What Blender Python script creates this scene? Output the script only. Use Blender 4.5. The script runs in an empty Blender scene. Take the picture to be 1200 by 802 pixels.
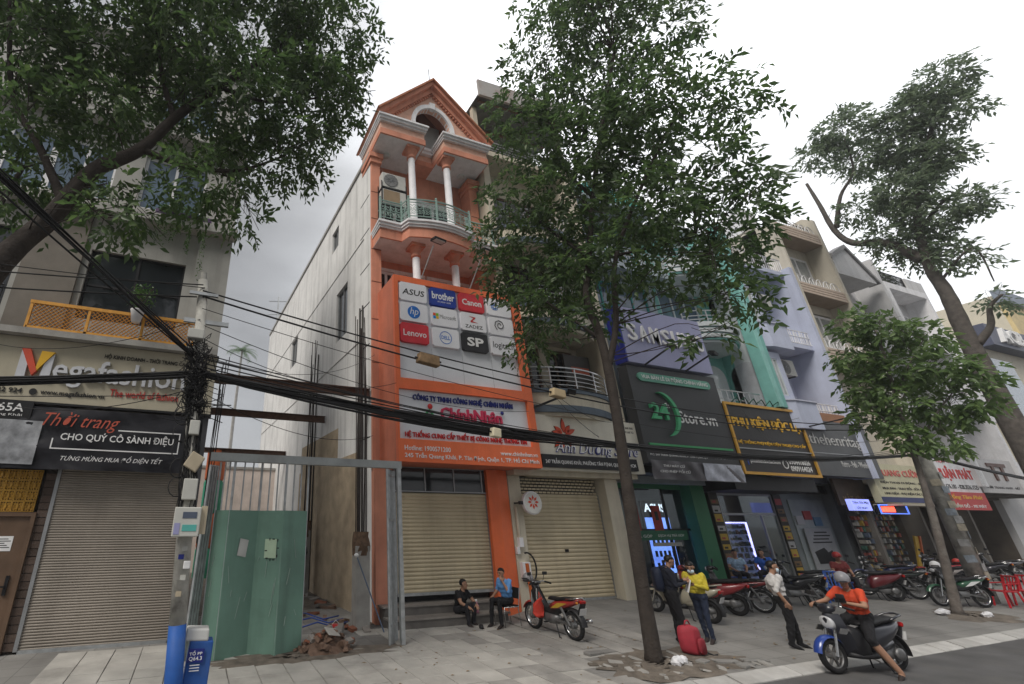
import bpy, math, random
import numpy as np
from mathutils import Vector, Matrix, Euler
R = math.radians
rng = random.Random(7)
nrs = np.random.RandomState(11)
scene = bpy.context.scene
COL = scene.collection

# ---------------------------------------------------------------- camera
cam_data = bpy.data.cameras.new('camera')
cam = bpy.data.objects.new('camera', cam_data)
COL.objects.link(cam)
cam.location = (0, 0, 2.5)
cam.rotation_euler = (R(90 + 22.27), 0, R(-20))
cam_data.sensor_width = 36
cam_data.lens = 522.6 / 1200 * 36
cam_data.shift_x = 170 / 1200
cam_data.clip_start = .05
cam_data.clip_end = 2000
scene.camera = cam

# ---------------------------------------------------------------- sky, sun, exposure
SUN_EL, SUN_AZ = R(50), R(-122)          # azimuth measured from +Y towards +X
sun_dir = Vector((math.sin(SUN_AZ) * math.cos(SUN_EL), math.cos(SUN_AZ) * math.cos(SUN_EL), math.sin(SUN_EL)))
world = bpy.data.worlds.new('World')
scene.world = world
world.use_nodes = True
wt = world.node_tree
wt.nodes.clear()
def wn(t, **k):
    n = wt.nodes.new(t)
    for a, b in k.items(): setattr(n, a, b)
    return n
sky = wn('ShaderNodeTexSky', sky_type='NISHITA', sun_disc=False)
sky.sun_elevation = SUN_EL
sky.sun_rotation = SUN_AZ
sky.dust_density = 4.0
sky.air_density = 1.2
tc = wn('ShaderNodeTexCoord')
nz = wn('ShaderNodeTexNoise')
nz.inputs['Scale'].default_value = 1.6
nz.inputs['Detail'].default_value = 5
nz.inputs['Roughness'].default_value = .5
mp = wn('ShaderNodeMapping')
mp.inputs['Scale'].default_value = (1, 1, 2.6)
cr = wn('ShaderNodeValToRGB')           # the even layer of cloud, thin and thick
cr.color_ramp.elements[0].position = .36
cr.color_ramp.elements[0].color = (1.6, 1.62, 1.66, 1)
cr.color_ramp.elements[1].position = .66
cr.color_ramp.elements[1].color = (2.65, 2.7, 2.8, 1)
dot = wn('ShaderNodeVectorMath', operation='DOT_PRODUCT')   # the cloud layer thins out and brightens down the street
dot.inputs[1].default_value = Vector((.80, .25, .55)).normalized()
gl = wn('ShaderNodeMapRange')
gl.inputs['From Min'].default_value = .48
gl.inputs['From Max'].default_value = 1.0
gl.inputs['To Min'].default_value = 1.0
gl.inputs['To Max'].default_value = 4.2
gl.interpolation_type = 'SMOOTHSTEP'
ml = wn('ShaderNodeVectorMath', operation='SCALE')
mx = wn('ShaderNodeMix', data_type='RGBA')
mx.inputs['Factor'].default_value = .95
bg = wn('ShaderNodeBackground')
bg.inputs['Strength'].default_value = .1
wo = wn('ShaderNodeOutputWorld')
L = wt.links.new
L(tc.outputs['Generated'], mp.inputs['Vector'])
L(mp.outputs[0], nz.inputs['Vector'])
L(nz.outputs['Fac'], cr.inputs['Fac'])
L(tc.outputs['Generated'], dot.inputs[0])
L(dot.outputs['Value'], gl.inputs['Value'])
L(cr.outputs['Color'], ml.inputs[0])
L(gl.outputs[0], ml.inputs['Scale'])
L(sky.outputs[0], mx.inputs['A'])
L(ml.outputs[0], mx.inputs['B'])
L(mx.outputs['Result'], bg.inputs['Color'])
L(bg.outputs[0], wo.inputs['Surface'])

sd = bpy.data.lights.new('sun', 'SUN')
sd.energy = 1.5
sd.angle = R(24)
sd.color = (1, .95, .88)
sun = bpy.data.objects.new('sun', sd)
COL.objects.link(sun)
sun.rotation_euler = (-sun_dir).to_track_quat('-Z', 'Y').to_euler()
sun.location = (20, 5, 40)

vs = scene.view_settings
vs.view_transform = 'Standard'
vs.look = 'None'
vs.exposure = 0.86
vs.gamma = 1
vs.use_curve_mapping = False
scene.render.engine = 'CYCLES'
cy = scene.cycles
cy.use_denoising = True
cy.max_bounces = 6
cy.diffuse_bounces = 3
cy.glossy_bounces = 3
cy.transparent_max_bounces = 12
cy.transmission_bounces = 4
cy.caustics_reflective = False
cy.caustics_refractive = False

# ---------------------------------------------------------------- materials
MC = {}
def mat(key, col, rough=.75, metal=0, var=.12, scale=2.5, bump=0, bscale=60, streak=0, rnd=0, spec=.3, emit=0, dirt=0, dcol=(.08, .07, .06), coat=0):
    """Procedural surface: base colour with blotches, vertical weather streaks, stains and fine relief."""
    if key in MC: return MC[key]
    m = bpy.data.materials.new(key)
    m.use_nodes = True
    t = m.node_tree
    b = t.nodes['Principled BSDF']
    b.inputs['Roughness'].default_value = rough
    b.inputs['Metallic'].default_value = metal
    b.inputs['Specular IOR Level'].default_value = spec
    if coat:
        b.inputs['Coat Weight'].default_value = coat
        b.inputs['Coat Roughness'].default_value = .08
    N = t.nodes.new
    K = t.links.new
    geo = N('ShaderNodeNewGeometry')
    pos = geo.outputs['Position']
    def noise(sc, det=4, vec=None, ro=.55):
        n = N('ShaderNodeTexNoise')
        n.inputs['Scale'].default_value = sc
        n.inputs['Detail'].default_value = det
        n.inputs['Roughness'].default_value = ro
        K(vec or pos, n.inputs['Vector'])
        return n.outputs['Fac']
    def rng_(v, a, b_, c, d):
        n = N('ShaderNodeMapRange')
        for k, x in zip(('From Min', 'From Max', 'To Min', 'To Max'), (a, b_, c, d)): n.inputs[k].default_value = x
        K(v, n.inputs['Value'])
        return n.outputs[0]
    def mixc(f, a, b_, mode='MIX'):
        n = N('ShaderNodeMix')
        n.data_type = 'RGBA'
        n.blend_type = mode
        for s, v in (('Factor', f), ('A', a), ('B', b_)):
            i = next(x for x in n.inputs if x.name == s and x.type == ('VALUE' if s == 'Factor' else 'RGBA'))
            if hasattr(v, 'is_linked'): K(v, i)
            else: i.default_value = v if s == 'Factor' else (*v[:3], 1)
        return next(o for o in n.outputs if o.type == 'RGBA')
    c = mixc(rng_(noise(scale), .3, .7, 0, 1), [x * (1 - var) for x in col], [min(1, x * (1 + var)) for x in col])
    if rnd:
        oi = N('ShaderNodeObjectInfo')
        g = N('ShaderNodeHueSaturation')
        K(rng_(oi.outputs['Random'], 0, 1, 1 - rnd, 1 + rnd), g.inputs['Value'])
        K(c, g.inputs['Color'])
        c = g.outputs[0]
    if streak:
        mpn = N('ShaderNodeMapping')
        mpn.inputs['Scale'].default_value = (3.2, 3.2, .22)
        K(pos, mpn.inputs['Vector'])
        s = rng_(noise(1.0, 6, mpn.outputs[0], .65), .48, .72, 0, streak)
        c = mixc(s, c, dcol)
    if dirt:
        s = rng_(noise(scale * .35 + .3, 7, None, .68), .5, .7, 0, dirt)
        c = mixc(s, c, dcol)
    K(c, b.inputs['Base Color'])
    if emit:
        K(c, b.inputs['Emission Color'])
        b.inputs['Emission Strength'].default_value = emit
    if bump:
        bn = N('ShaderNodeBump')
        bn.inputs['Strength'].default_value = bump
        bn.inputs['Distance'].default_value = .02
        K(noise(bscale, 3), bn.inputs['Height'])
        K(bn.outputs[0], b.inputs['Normal'])
        rr = rng_(noise(scale * 2), .3, .7, max(0, rough - .1), min(1, rough + .1))
        K(rr, b.inputs['Roughness'])
    MC[key] = m
    return m

def glass_mat(key, tint=(.8, .86, .85), refl=.12, clear=.9):
    """A clear pane: mostly see-through, reflecting more at grazing angles."""
    if key in MC: return MC[key]
    m = bpy.data.materials.new(key)
    m.use_nodes = True
    t = m.node_tree
    t.nodes.clear()
    o = t.nodes.new('ShaderNodeOutputMaterial')
    tr = t.nodes.new('ShaderNodeBsdfTransparent')
    tr.inputs[0].default_value = (*[x * clear for x in tint], 1)
    g = t.nodes.new('ShaderNodeBsdfGlossy')
    g.inputs['Roughness'].default_value = .03
    g.inputs['Color'].default_value = (.9, .95, 1, 1)
    f = t.nodes.new('ShaderNodeLayerWeight')
    f.inputs['Blend'].default_value = .5
    pw = t.nodes.new('ShaderNodeMath')
    pw.operation = 'POWER'
    pw.inputs[1].default_value = 4
    a = t.nodes.new('ShaderNodeMath')
    a.operation = 'MULTIPLY_ADD'
    a.inputs[1].default_value = .9
    a.inputs[2].default_value = refl * .4
    x = t.nodes.new('ShaderNodeMixShader')
    t.links.new(f.outputs['Facing'], pw.inputs[0])
    t.links.new(pw.outputs[0], a.inputs[0])
    t.links.new(a.outputs[0], x.inputs[0])
    t.links.new(tr.outputs[0], x.inputs[1])
    t.links.new(g.outputs[0], x.inputs[2])
    t.links.new(x.outputs[0], o.inputs[0])
    MC[key] = m
    return m

def leaf_mat(key, c1, c2, c3, trans=.35):
    if key in MC: return MC[key]
    m = bpy.data.materials.new(key)
    m.use_nodes = True
    t = m.node_tree
    b = t.nodes['Principled BSDF']
    o = t.nodes['Material Output']
    N = t.nodes.new
    K = t.links.new
    geo = N('ShaderNodeNewGeometry')
    n1 = N('ShaderNodeTexNoise')
    n1.inputs['Scale'].default_value = 9
    n1.inputs['Detail'].default_value = 2
    n2 = N('ShaderNodeTexWhiteNoise')
    K(geo.outputs['Position'], n1.inputs['Vector'])
    n2.noise_dimensions = '1D'
    K(geo.outputs['Random Per Island'], n2.inputs['W'])
    cr = N('ShaderNodeValToRGB')
    e = cr.color_ramp.elements
    e[0].position = .0
    e[0].color = (*c1, 1)
    e[1].position = 1
    e[1].color = (*c3, 1)
    k = e.new(.6)
    k.color = (*c2, 1)
    ad = N('ShaderNodeMath')
    ad.operation = 'MULTIPLY_ADD'
    ad.inputs[1].default_value = .6
    md = N('ShaderNodeMath')
    md.operation = 'MULTIPLY'
    md.inputs[1].default_value = .4
    K(n1.outputs['Fac'], md.inputs[0])
    K(n2.outputs['Value'], ad.inputs[0])
    K(md.outputs[0], ad.inputs[2])
    K(ad.outputs[0], cr.inputs['Fac'])
    K(cr.outputs[0], b.inputs['Base Color'])
    b.inputs['Roughness'].default_value = .42
    b.inputs['Specular IOR Level'].default_value = .4
    tl = N('ShaderNodeBsdfTranslucent')
    hs = N('ShaderNodeHueSaturation')
    hs.inputs['Value'].default_value = 1.5
    K(cr.outputs[0], hs.inputs['Color'])
    K(hs.outputs[0], tl.inputs['Color'])
    x = N('ShaderNodeMixShader')
    x.inputs[0].default_value = trans
    K(b.outputs[0], x.inputs[1])
    K(tl.outputs[0], x.inputs[2])
    K(x.outputs[0], o.inputs['Surface'])
    MC[key] = m
    return m

# ---------------------------------------------------------------- objects and meshes
def set_props(o, label=None, cat=None, group=None, kind=None):
    for k, v in (('label', label), ('category', cat), ('group', group), ('kind', kind)):
        if v: o[k] = v
    return o
def thing(name, label, cat, loc=(0, 0, 0), group=None, rz=0):
    o = bpy.data.objects.new(name, None)
    COL.objects.link(o)
    o.location = loc
    o.rotation_euler = (0, 0, rz)
    o.empty_display_size = .2
    return set_props(o, label, cat, group)
def world_off(p):
    v = Vector((0, 0, 0))
    while p is not None:
        v += p.location
        p = p.parent
    return v
def link(o, parent=None):
    COL.objects.link(o)
    if parent: o.parent = parent
    return o
def copy_tree(o, parent=None):
    kids = list(o.children)
    c = o.copy()
    COL.objects.link(c)
    c.parent = parent
    for ch in kids: copy_tree(ch, c)
    return c

class MB:
    """Collects shapes in world metres; build() links them as one mesh, local to its parent."""
    def __init__(s):
        s.v, s.f, s.m = [], [], []
        s.cur = 0
    def add(s, vs, fs):
        n = len(s.v)
        s.v.extend([tuple(p) for p in vs])
        s.f.extend([tuple(i + n for i in f) for f in fs])
        s.m.extend([s.cur] * len(fs))
        return s
    def box(s, x0, x1, y0, y1, z0, z1):
        return s.add([(x0, y0, z0), (x1, y0, z0), (x1, y1, z0), (x0, y1, z0), (x0, y0, z1), (x1, y0, z1), (x1, y1, z1), (x0, y1, z1)],
                     [(0, 3, 2, 1), (4, 5, 6, 7), (0, 1, 5, 4), (1, 2, 6, 5), (2, 3, 7, 6), (3, 0, 4, 7)])
    def obox(s, c, size, rot=(0, 0, 0), taper=1):
        """Box about c, turned by an Euler; taper scales its upper face."""
        m = Euler(rot).to_matrix()
        hx, hy, hz = [a / 2 for a in size]
        vs = []
        for dz, k in ((-hz, 1), (hz, taper)):
            for dx, dy in ((-hx, -hy), (hx, -hy), (hx, hy), (-hx, hy)):
                vs.append(Vector(c) + m @ Vector((dx * k, dy * k, dz)))
        return s.add(vs, [(0, 3, 2, 1), (4, 5, 6, 7), (0, 1, 5, 4), (1, 2, 6, 5), (2, 3, 7, 6), (3, 0, 4, 7)])
    def bar(s, a, b, w, h=None):
        """Square bar from a to b."""
        a, b = Vector(a), Vector(b)
        d = b - a
        l = d.length
        if l < 1e-6: return s
        q = d.to_track_quat('Z', 'Y').to_matrix()
        h = h or w
        vs = []
        for z in (0, l):
            for dx, dy in ((-w, -h), (w, -h), (w, h), (-w, h)):
                vs.append(a + q @ Vector((dx / 2, dy / 2, z)))
        return s.add(vs, [(0, 3, 2, 1), (4, 5, 6, 7), (0, 1, 5, 4), (1, 2, 6, 5), (2, 3, 7, 6), (3, 0, 4, 7)])
    def prism_y(s, poly, y0, y1):
        """Outline in (x, z) pushed from y0 to y1."""
        n = len(poly)
        vs = [(x, y0, z) for x, z in poly] + [(x, y1, z) for x, z in poly]
        return s.add(vs, [tuple(range(n)), tuple(range(2 * n - 1, n - 1, -1))] + [(i, n + i, n + (i + 1) % n, (i + 1) % n) for i in range(n)])
    def prism_z(s, poly, z0, z1):
        n = len(poly)
        vs = [(x, y, z0) for x, y in poly] + [(x, y, z1) for x, y in poly]
        return s.add(vs, [tuple(range(n - 1, -1, -1)), tuple(range(n, 2 * n))] + [(i, (i + 1) % n, n + (i + 1) % n, n + i) for i in range(n)])
    def prism_x(s, poly, x0, x1):
        """Outline in (y, z) pushed from x0 to x1."""
        n = len(poly)
        vs = [(x0, y, z) for y, z in poly] + [(x1, y, z) for y, z in poly]
        return s.add(vs, [tuple(range(n - 1, -1, -1)), tuple(range(n, 2 * n))] + [(i, (i + 1) % n, n + (i + 1) % n, n + i) for i in range(n)])
    def tube(s, pts, r, n=8, cap=True):
        pts = [Vector(p) for p in pts]
        k = len(pts)
        rs = r if isinstance(r, (list, tuple)) else [r] * k
        vs, fs = [], []
        up = None
        for i, p in enumerate(pts):
            d = (pts[min(i + 1, k - 1)] - pts[max(i - 1, 0)]).normalized()
            if up is None: up = d.orthogonal().normalized()
            up = (up - d * up.dot(d))
            up = up.normalized() if up.length > 1e-5 else d.orthogonal().normalized()
            sd_ = d.cross(up)
            for j in range(n):
                a = 2 * math.pi * j / n
                vs.append(p + (up * math.cos(a) + sd_ * math.sin(a)) * rs[i])
        for i in range(k - 1):
            for j in range(n):
                a, b = i * n + j, i * n + (j + 1) % n
                fs.append((a, b, b + n, a + n))
        if cap:
            fs.append(tuple(range(n - 1, -1, -1)))
            fs.append(tuple((k - 1) * n + j for j in range(n)))
        return s.add(vs, fs)
    def lathe(s, prof, c, n=14, axis='z'):
        """Profile of (radius, height) turned about c."""
        vs, fs = [], []
        for r, h in prof:
            for j in range(n):
                a = 2 * math.pi * j / n
                x, y = r * math.cos(a), r * math.sin(a)
                p = {'z': (x, y, h), 'y': (x, h, y), 'x': (h, x, y)}[axis]
                vs.append((c[0] + p[0], c[1] + p[1], c[2] + p[2]))
        for i in range(len(prof) - 1):
            for j in range(n):
                a, b = i * n + j, i * n + (j + 1) % n
                fs.append((a, b, b + n, a + n))
        ring = abs(prof[0][1] - prof[-1][1]) < 1e-6        # an open ring, tyre or flat disc takes no end caps
        if prof[0][0] > 1e-4 and not ring: fs.append(tuple(range(n - 1, -1, -1)))
        if prof[-1][0] > 1e-4 and not ring: fs.append(tuple((len(prof) - 1) * n + j for j in range(n)))
        return s.add(vs, fs)
    def ball(s, c, r, n=12, m=8, rot=None):
        if not isinstance(r, (list, tuple)): r = (r, r, r)
        vs, fs = [], []
        q = Euler(rot).to_matrix() if rot else Matrix.Identity(3)
        for i in range(m + 1):
            a = math.pi * i / m
            for j in range(n):
                b = 2 * math.pi * j / n
                vs.append(Vector(c) + q @ Vector((r[0] * math.sin(a) * math.cos(b), r[1] * math.sin(a) * math.sin(b), r[2] * math.cos(a))))
        for i in range(m):
            for j in range(n):
                a, b = i * n + j, i * n + (j + 1) % n
                fs.append((a, a + n, b + n, b))
        return s.add(vs, fs)
    def quad(s, *p):
        return s.add(p, [tuple(range(len(p)))])
    def grid_y(s, x0, x1, z0, z1, nx, nz_, fy):
        """Sheet facing the street; fy(u, v) gives its y."""
        vs = [(x0 + (x1 - x0) * i / nx, fy(i / nx, j / nz_), z0 + (z1 - z0) * j / nz_) for j in range(nz_ + 1) for i in range(nx + 1)]
        w = nx + 1
        return s.add(vs, [(j * w + i, j * w + i + 1, (j + 1) * w + i + 1, (j + 1) * w + i) for j in range(nz_) for i in range(nx)])
    def holes(s, x0, x1, z0, z1, y0, y1, hs):
        """Wall slab with rectangular openings hs = [(x0, x1, z0, z1)]."""
        xs = sorted({x0, x1, *[h[0] for h in hs], *[h[1] for h in hs]})
        zs = sorted({z0, z1, *[h[2] for h in hs], *[h[3] for h in hs]})
        xs = [x for x in xs if x0 <= x <= x1]
        zs = [z for z in zs if z0 <= z <= z1]
        def solid(i, j):
            if not (0 <= i < len(xs) - 1 and 0 <= j < len(zs) - 1): return False
            cx, cz = (xs[i] + xs[i + 1]) / 2, (zs[j] + zs[j + 1]) / 2
            return not any(h[0] < cx < h[1] and h[2] < cz < h[3] for h in hs)
        for i in range(len(xs) - 1):
            for j in range(len(zs) - 1):
                if not solid(i, j): continue
                a, b, c, d = xs[i], xs[i + 1], zs[j], zs[j + 1]
                s.quad((a, y0, c), (b, y0, c), (b, y0, d), (a, y0, d))
                s.quad((a, y1, d), (b, y1, d), (b, y1, c), (a, y1, c))
                if not solid(i - 1, j): s.quad((a, y0, c), (a, y0, d), (a, y1, d), (a, y1, c))
                if not solid(i + 1, j): s.quad((b, y0, c), (b, y1, c), (b, y1, d), (b, y0, d))
                if not solid(i, j - 1): s.quad((a, y0, c), (a, y1, c), (b, y1, c), (b, y0, c))
                if not solid(i, j + 1): s.quad((a, y0, d), (b, y0, d), (b, y1, d), (a, y1, d))
        return s
    def build(s, name, m, parent=None, smooth=False, bevel=0, label=None, kind=None):
        me = bpy.data.meshes.new(name)
        off = world_off(parent)
        me.from_pydata([(p[0] - off.x, p[1] - off.y, p[2] - off.z) for p in s.v], [], s.f)
        for k in (m if isinstance(m, (list, tuple)) else [m]): me.materials.append(k)
        if any(s.m): me.polygons.foreach_set('material_index', s.m)
        if smooth: me.polygons.foreach_set('use_smooth', [True] * len(me.polygons))
        me.update()
        o = link(bpy.data.objects.new(name, me), parent)
        if bevel:
            b = o.modifiers.new('bevel', 'BEVEL')
            b.width = bevel
            b.segments = 2
            b.limit_method = 'ANGLE'
        return set_props(o, label, None, None, kind)

def B(x0, x1, y0, y1, z0, z1): return MB().box(x0, x1, y0, y1, z0, z1)
def arc(cx, cz, rx, rz, a0, a1, n):
    return [(cx + rx * math.cos(R(a0 + (a1 - a0) * i / n)), cz + rz * math.sin(R(a0 + (a1 - a0) * i / n))) for i in range(n + 1)]
def bow(x0, x1, y_side, y_mid, n=12):
    """A plan line that bows towards the street between x0 and x1."""
    return [(x0 + (x1 - x0) * i / n, y_side + (y_mid - y_side) * math.sin(math.pi * i / n) ** .8) for i in range(n + 1)]

def text(body, parent, x0, x1, zb, zt, y, m, depth=.004, bold=0, shear=0, name='lettering', res=2, rot=0):
    """Lettering facing the street, fitted to the box x0..x1, zb..zt, standing proud of plane y."""
    cu = bpy.data.curves.new(name, 'FONT')
    cu.body = body
    cu.extrude = .02
    cu.offset = bold
    cu.shear = shear
    cu.resolution_u = res
    ob = bpy.data.objects.new(name, cu)
    me = bpy.data.meshes.new_from_object(ob)
    bpy.data.objects.remove(ob)
    bpy.data.curves.remove(cu)
    n = len(me.vertices)
    if n == 0: return None
    co = np.empty(n * 3)
    me.vertices.foreach_get('co', co)
    co = co.reshape(-1, 3)
    lo, hi = co.min(0), co.max(0)
    s = (hi - lo)
    off = world_off(parent)
    out = np.empty_like(co)
    u = (co[:, 0] - lo[0]) / s[0]
    v = (co[:, 1] - lo[1]) / s[1]
    out[:, 0] = x0 + u * (x1 - x0) - off.x
    out[:, 2] = zb + v * (zt - zb) + u * rot * (x1 - x0) - off.z
    out[:, 1] = y + .002 - (co[:, 2] - lo[2]) / s[2] * (depth + .002) - off.y
    me.vertices.foreach_set('co', out.ravel())
    me.materials.clear()
    me.materials.append(m)
    me.update()
    me.name = name
    if name != 'letter' and zt - zb > .2 and (x1 - x0) / len(body) > .115: return split_letters(me, m, parent)
    return link(bpy.data.objects.new(name, me), parent)

def split_letters(me, m, parent):
    """Large lettering: every letter, with its accents, becomes a piece of its own."""
    n = len(me.vertices)
    par = list(range(n))
    def find(i):
        while par[i] != i:
            par[i] = par[par[i]]
            i = par[i]
        return i
    for p in me.polygons:
        vs_ = list(p.vertices)
        for v in vs_[1:]: par[find(v)] = find(vs_[0])
    isl = {}
    for i, v in enumerate(me.vertices):
        r = find(i)
        lo, hi = isl.get(r, (1e9, -1e9))
        isl[r] = (min(lo, v.co.x), max(hi, v.co.x))
    groups = []
    for r, (lo, hi) in sorted(isl.items(), key=lambda a: -(a[1][1] - a[1][0])):
        for g_ in groups:
            if min(hi, g_[1]) - max(lo, g_[0]) > .5 * (hi - lo):
                g_[2].add(r)
                break
        else: groups.append([lo, hi, {r}])
    co = [tuple(v.co) for v in me.vertices]
    out = None
    for lo, hi, rs in sorted(groups, key=lambda a: a[0]):
        fs = [tuple(p.vertices) for p in me.polygons if find(p.vertices[0]) in rs]
        used = sorted({i for f in fs for i in f})
        mp_ = {i: k for k, i in enumerate(used)}
        q = bpy.data.meshes.new('letter')
        q.from_pydata([co[i] for i in used], [], [tuple(mp_[i] for i in f) for f in fs])
        q.materials.append(m)
        out = link(bpy.data.objects.new('letter', q), parent)
    bpy.data.meshes.remove(me)
    return out

def sag(a, b, drop, n=24):
    a, b = Vector(a), Vector(b)
    return [a.lerp(b, i / n) - Vector((0, 0, 4 * drop * (i / n) * (1 - i / n))) for i in range(n + 1)]
def sstep(a, b, x):
    t = min(1, max(0, (x - a) / (b - a)))
    return t * t * (3 - 2 * t)
def gz(x, y):
    """Height of the pavement, which climbs to the shop doors."""
    return .08 + (.02 + .04 * sstep(7.5, 11, x)) * max(0, min(y, 13.5) - 6.65)

# ================================================================ THE SETTING
asphalt = mat('asphalt', (.105, .103, .103), .9, var=.25, scale=1.6, bump=.8, bscale=70, dirt=.6, dcol=(.13, .125, .115))
dirt_m = mat('bare_soil', (.15, .128, .105), .95, var=.35, scale=5, bump=1.0, bscale=26, dirt=.7, dcol=(.085, .075, .065))
granite = mat('kerb_granite', (.42, .41, .39), .75, var=.12, scale=4, bump=.2, bscale=80, rnd=.12, dirt=.4, dcol=(.22, .2, .18))
paving = mat('grey_paving', (.235, .228, .215), .85, var=.16, scale=1.1, bump=.35, bscale=50, dirt=.6, dcol=(.13, .125, .12))
tile_m = mat('pavement_tile', (.40, .385, .355), .82, var=.18, scale=1.4, bump=.4, bscale=45, rnd=.06, dirt=.6, dcol=(.19, .18, .165))
joint_m = mat('tile_joint', (.15, .14, .125), .95, var=.2, scale=6)

def add_joints(m, size, depth):
    """Lay a grid of thin sunk joints into a far paving material."""
    t = m.node_tree
    b = t.nodes['Principled BSDF']
    geo = t.nodes.new('ShaderNodeNewGeometry')
    br = t.nodes.new('ShaderNodeTexBrick')
    br.offset = 0
    br.inputs['Color1'].default_value = (1, 1, 1, 1)
    br.inputs['Color2'].default_value = (.86, .86, .86, 1)
    br.inputs['Mortar'].default_value = (.5, .5, .5, 1)
    br.inputs['Scale'].default_value = 1
    br.inputs['Mortar Size'].default_value = .008
    br.inputs['Brick Width'].default_value = size
    br.inputs['Row Height'].default_value = size
    mx_ = t.nodes.new('ShaderNodeMix')
    mx_.data_type = 'RGBA'
    mx_.blend_type = 'MULTIPLY'
    mx_.inputs[0].default_value = depth
    src = b.inputs['Base Color'].links[0].from_socket
    t.links.new(geo.outputs['Position'], br.inputs['Vector'])
    t.links.new(src, mx_.inputs[6])
    t.links.new(br.outputs['Color'], mx_.inputs[7])
    t.links.new(mx_.outputs[2], b.inputs['Base Color'])
add_joints(paving, .5, .8)

g = B(-400, 600, -400, 600, -1.2, -.06).build('ground', mat('far_ground', (.14, .135, .125), .95))
g['kind'] = 'structure'
g = MB().quad((-150, -14, 0), (300, -14, 0), (300, 6.42, 0), (-150, 6.42, 0)).build('road', asphalt)
g['kind'] = 'structure'

def sheet(x_list, y_list, fz):
    mb = MB()
    w = len(x_list)
    mb.add([(x, y, fz(x, y)) for y in y_list for x in x_list], [(j * w + i, j * w + i + 1, (j + 1) * w + i + 1, (j + 1) * w + i) for j in range(len(y_list) - 1) for i in range(w - 1)])
    return mb
xs = [-60, -30, -10] + [-5 + .5 * i for i in range(60)] + [26, 30, 45, 60, 120]
ys = [6.6 + .3 * i for i in range(28)]
pave = sheet(xs, ys, lambda x, y: gz(x, y) - (.012 if x < 9 else 0)).build('pavement', paving)
pave['kind'] = 'structure'

# tiles laid one by one where the photograph lets them be told apart
tiles_done = 0
tmesh = []
for k in range(3):
    mb = MB()
    h = .243
    mb.add([(-h, -h, -.03), (h, -h, -.03), (h, h, -.03), (-h, h, -.03), (-h, -h, 0), (h, -h, 0), (h, h, 0), (-h, h, 0),
            (-h + .006, -h + .006, .005), (h - .006, -h + .006, .005), (h - .006, h - .006, .005), (-h + .006, h - .006, .005)],
           [(0, 1, 5, 4), (1, 2, 6, 5), (2, 3, 7, 6), (3, 0, 4, 7), (4, 5, 9, 8), (5, 6, 10, 9), (6, 7, 11, 10), (7, 4, 8, 11), (8, 9, 10, 11)])
    o = mb.build('paving_tile', tile_m, pave)
    tmesh.append(o.data)
    bpy.data.objects.remove(o)
tile_g = mat('worn_grey_tile', (.30, .288, .268), .85, var=.2, scale=1.4, bump=.4, bscale=45, rnd=.06, dirt=.7, dcol=(.15, .145, .135))
tgm = [m_.copy() for m_ in tmesh]
for m_ in tgm: m_.materials[0] = tile_g
for i in range(24):
    for j in range(10):
        x, y = -1.85 + .5 * i, 6.95 + .5 * j
        if ((x - 8.6) / 1.5) ** 2 + ((y - 7.5) / .85) ** 2 < 1: continue
        if y > 10.0 and .3 < x < 4.5 and rng.random() < .4: continue                              # lifted along the building site
        grey = x + .5 * (11 - y) + rng.uniform(-1.6, 1.6) > 7.2
        o = link(bpy.data.objects.new('paving_tile', (tgm if grey else tmesh)[rng.randrange(3)]), pave)
        o.location = (x + rng.uniform(-.004, .004), y + rng.uniform(-.004, .004), gz(x, y) + .004 + rng.uniform(-.003, .005))
        o.rotation_euler = (.02 + .04 * sstep(7.5, 11, x) + rng.uniform(-.008, .008), rng.uniform(-.008, .008), rng.uniform(-.006, .006))

# sloping kerb, one stone after another
kerb = thing('kerb', 'sloping grey granite kerb between road and pavement', 'kerb')
kerb['kind'] = 'structure'
del kerb['category']
def kerb_mesh(l):
    mb = MB()
    h = l / 2 - .006
    prof = [(6.37, -.05), (6.37, .012), (6.39, .03), (6.63, .092), (6.66, .092), (6.66, -.05)]
    mb.prism_x(prof, -h, h)
    return mb
ko = kerb_mesh(.8).build('kerb_stone', granite, kerb)
km = ko.data
bpy.data.objects.remove(ko)
for i in range(46):
    x = 3 + .8 * i
    o = link(bpy.data.objects.new('kerb_stone', km), kerb)
    o.location = (x, rng.uniform(-.008, .008), rng.uniform(-.006, .006))
    o.rotation_euler = (0, rng.uniform(-.004, .004), rng.uniform(-.006, .006))
MB().prism_x([(6.37, -.05), (6.37, .012), (6.39, .03), (6.63, .092), (6.66, .092), (6.66, -.05)], -60, 2.58).build('kerb_run', granite, kerb)
MB().prism_x([(6.37, -.05), (6.37, .012), (6.39, .03), (6.63, .092), (6.66, .092), (6.66, -.05)], 39.5, 120).build('kerb_run', granite, kerb)

# bare earth round the street trees
def soil(cx, cy, rx, ry, seed, label):
    r = random.Random(seed)
    mb = MB()
    n, rings = 30, 5
    vs = [(cx, cy, gz(cx, cy) + .035)]
    edge = [1 + r.uniform(-.22, .22) for _ in range(n)]
    for k in range(1, rings + 1):
        for j in range(n):
            a = 2 * math.pi * j / n
            e = edge[j] * k / rings
            x, y = cx + rx * e * math.cos(a), max(6.67, cy + ry * e * math.sin(a))
            vs.append((x, y, gz(x, y) + (.006 + r.uniform(.0, .03) if k < rings else .003)))
    fs = [(0, 1 + j, 1 + (j + 1) % n) for j in range(n)]
    for k in range(rings - 1):
        for j in range(n):
            a, b = 1 + k * n + j, 1 + k * n + (j + 1) % n
            fs.append((a, b, b + n, a + n))
    mb.add(vs, fs)
    o = mb.build('soil_patch', dirt_m, smooth=True)
    return set_props(o, label, 'soil', None, 'stuff')
soil(8.75, 7.45, 1.55, .85, 3, 'bare brown earth round the tall tree trunk')
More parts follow.
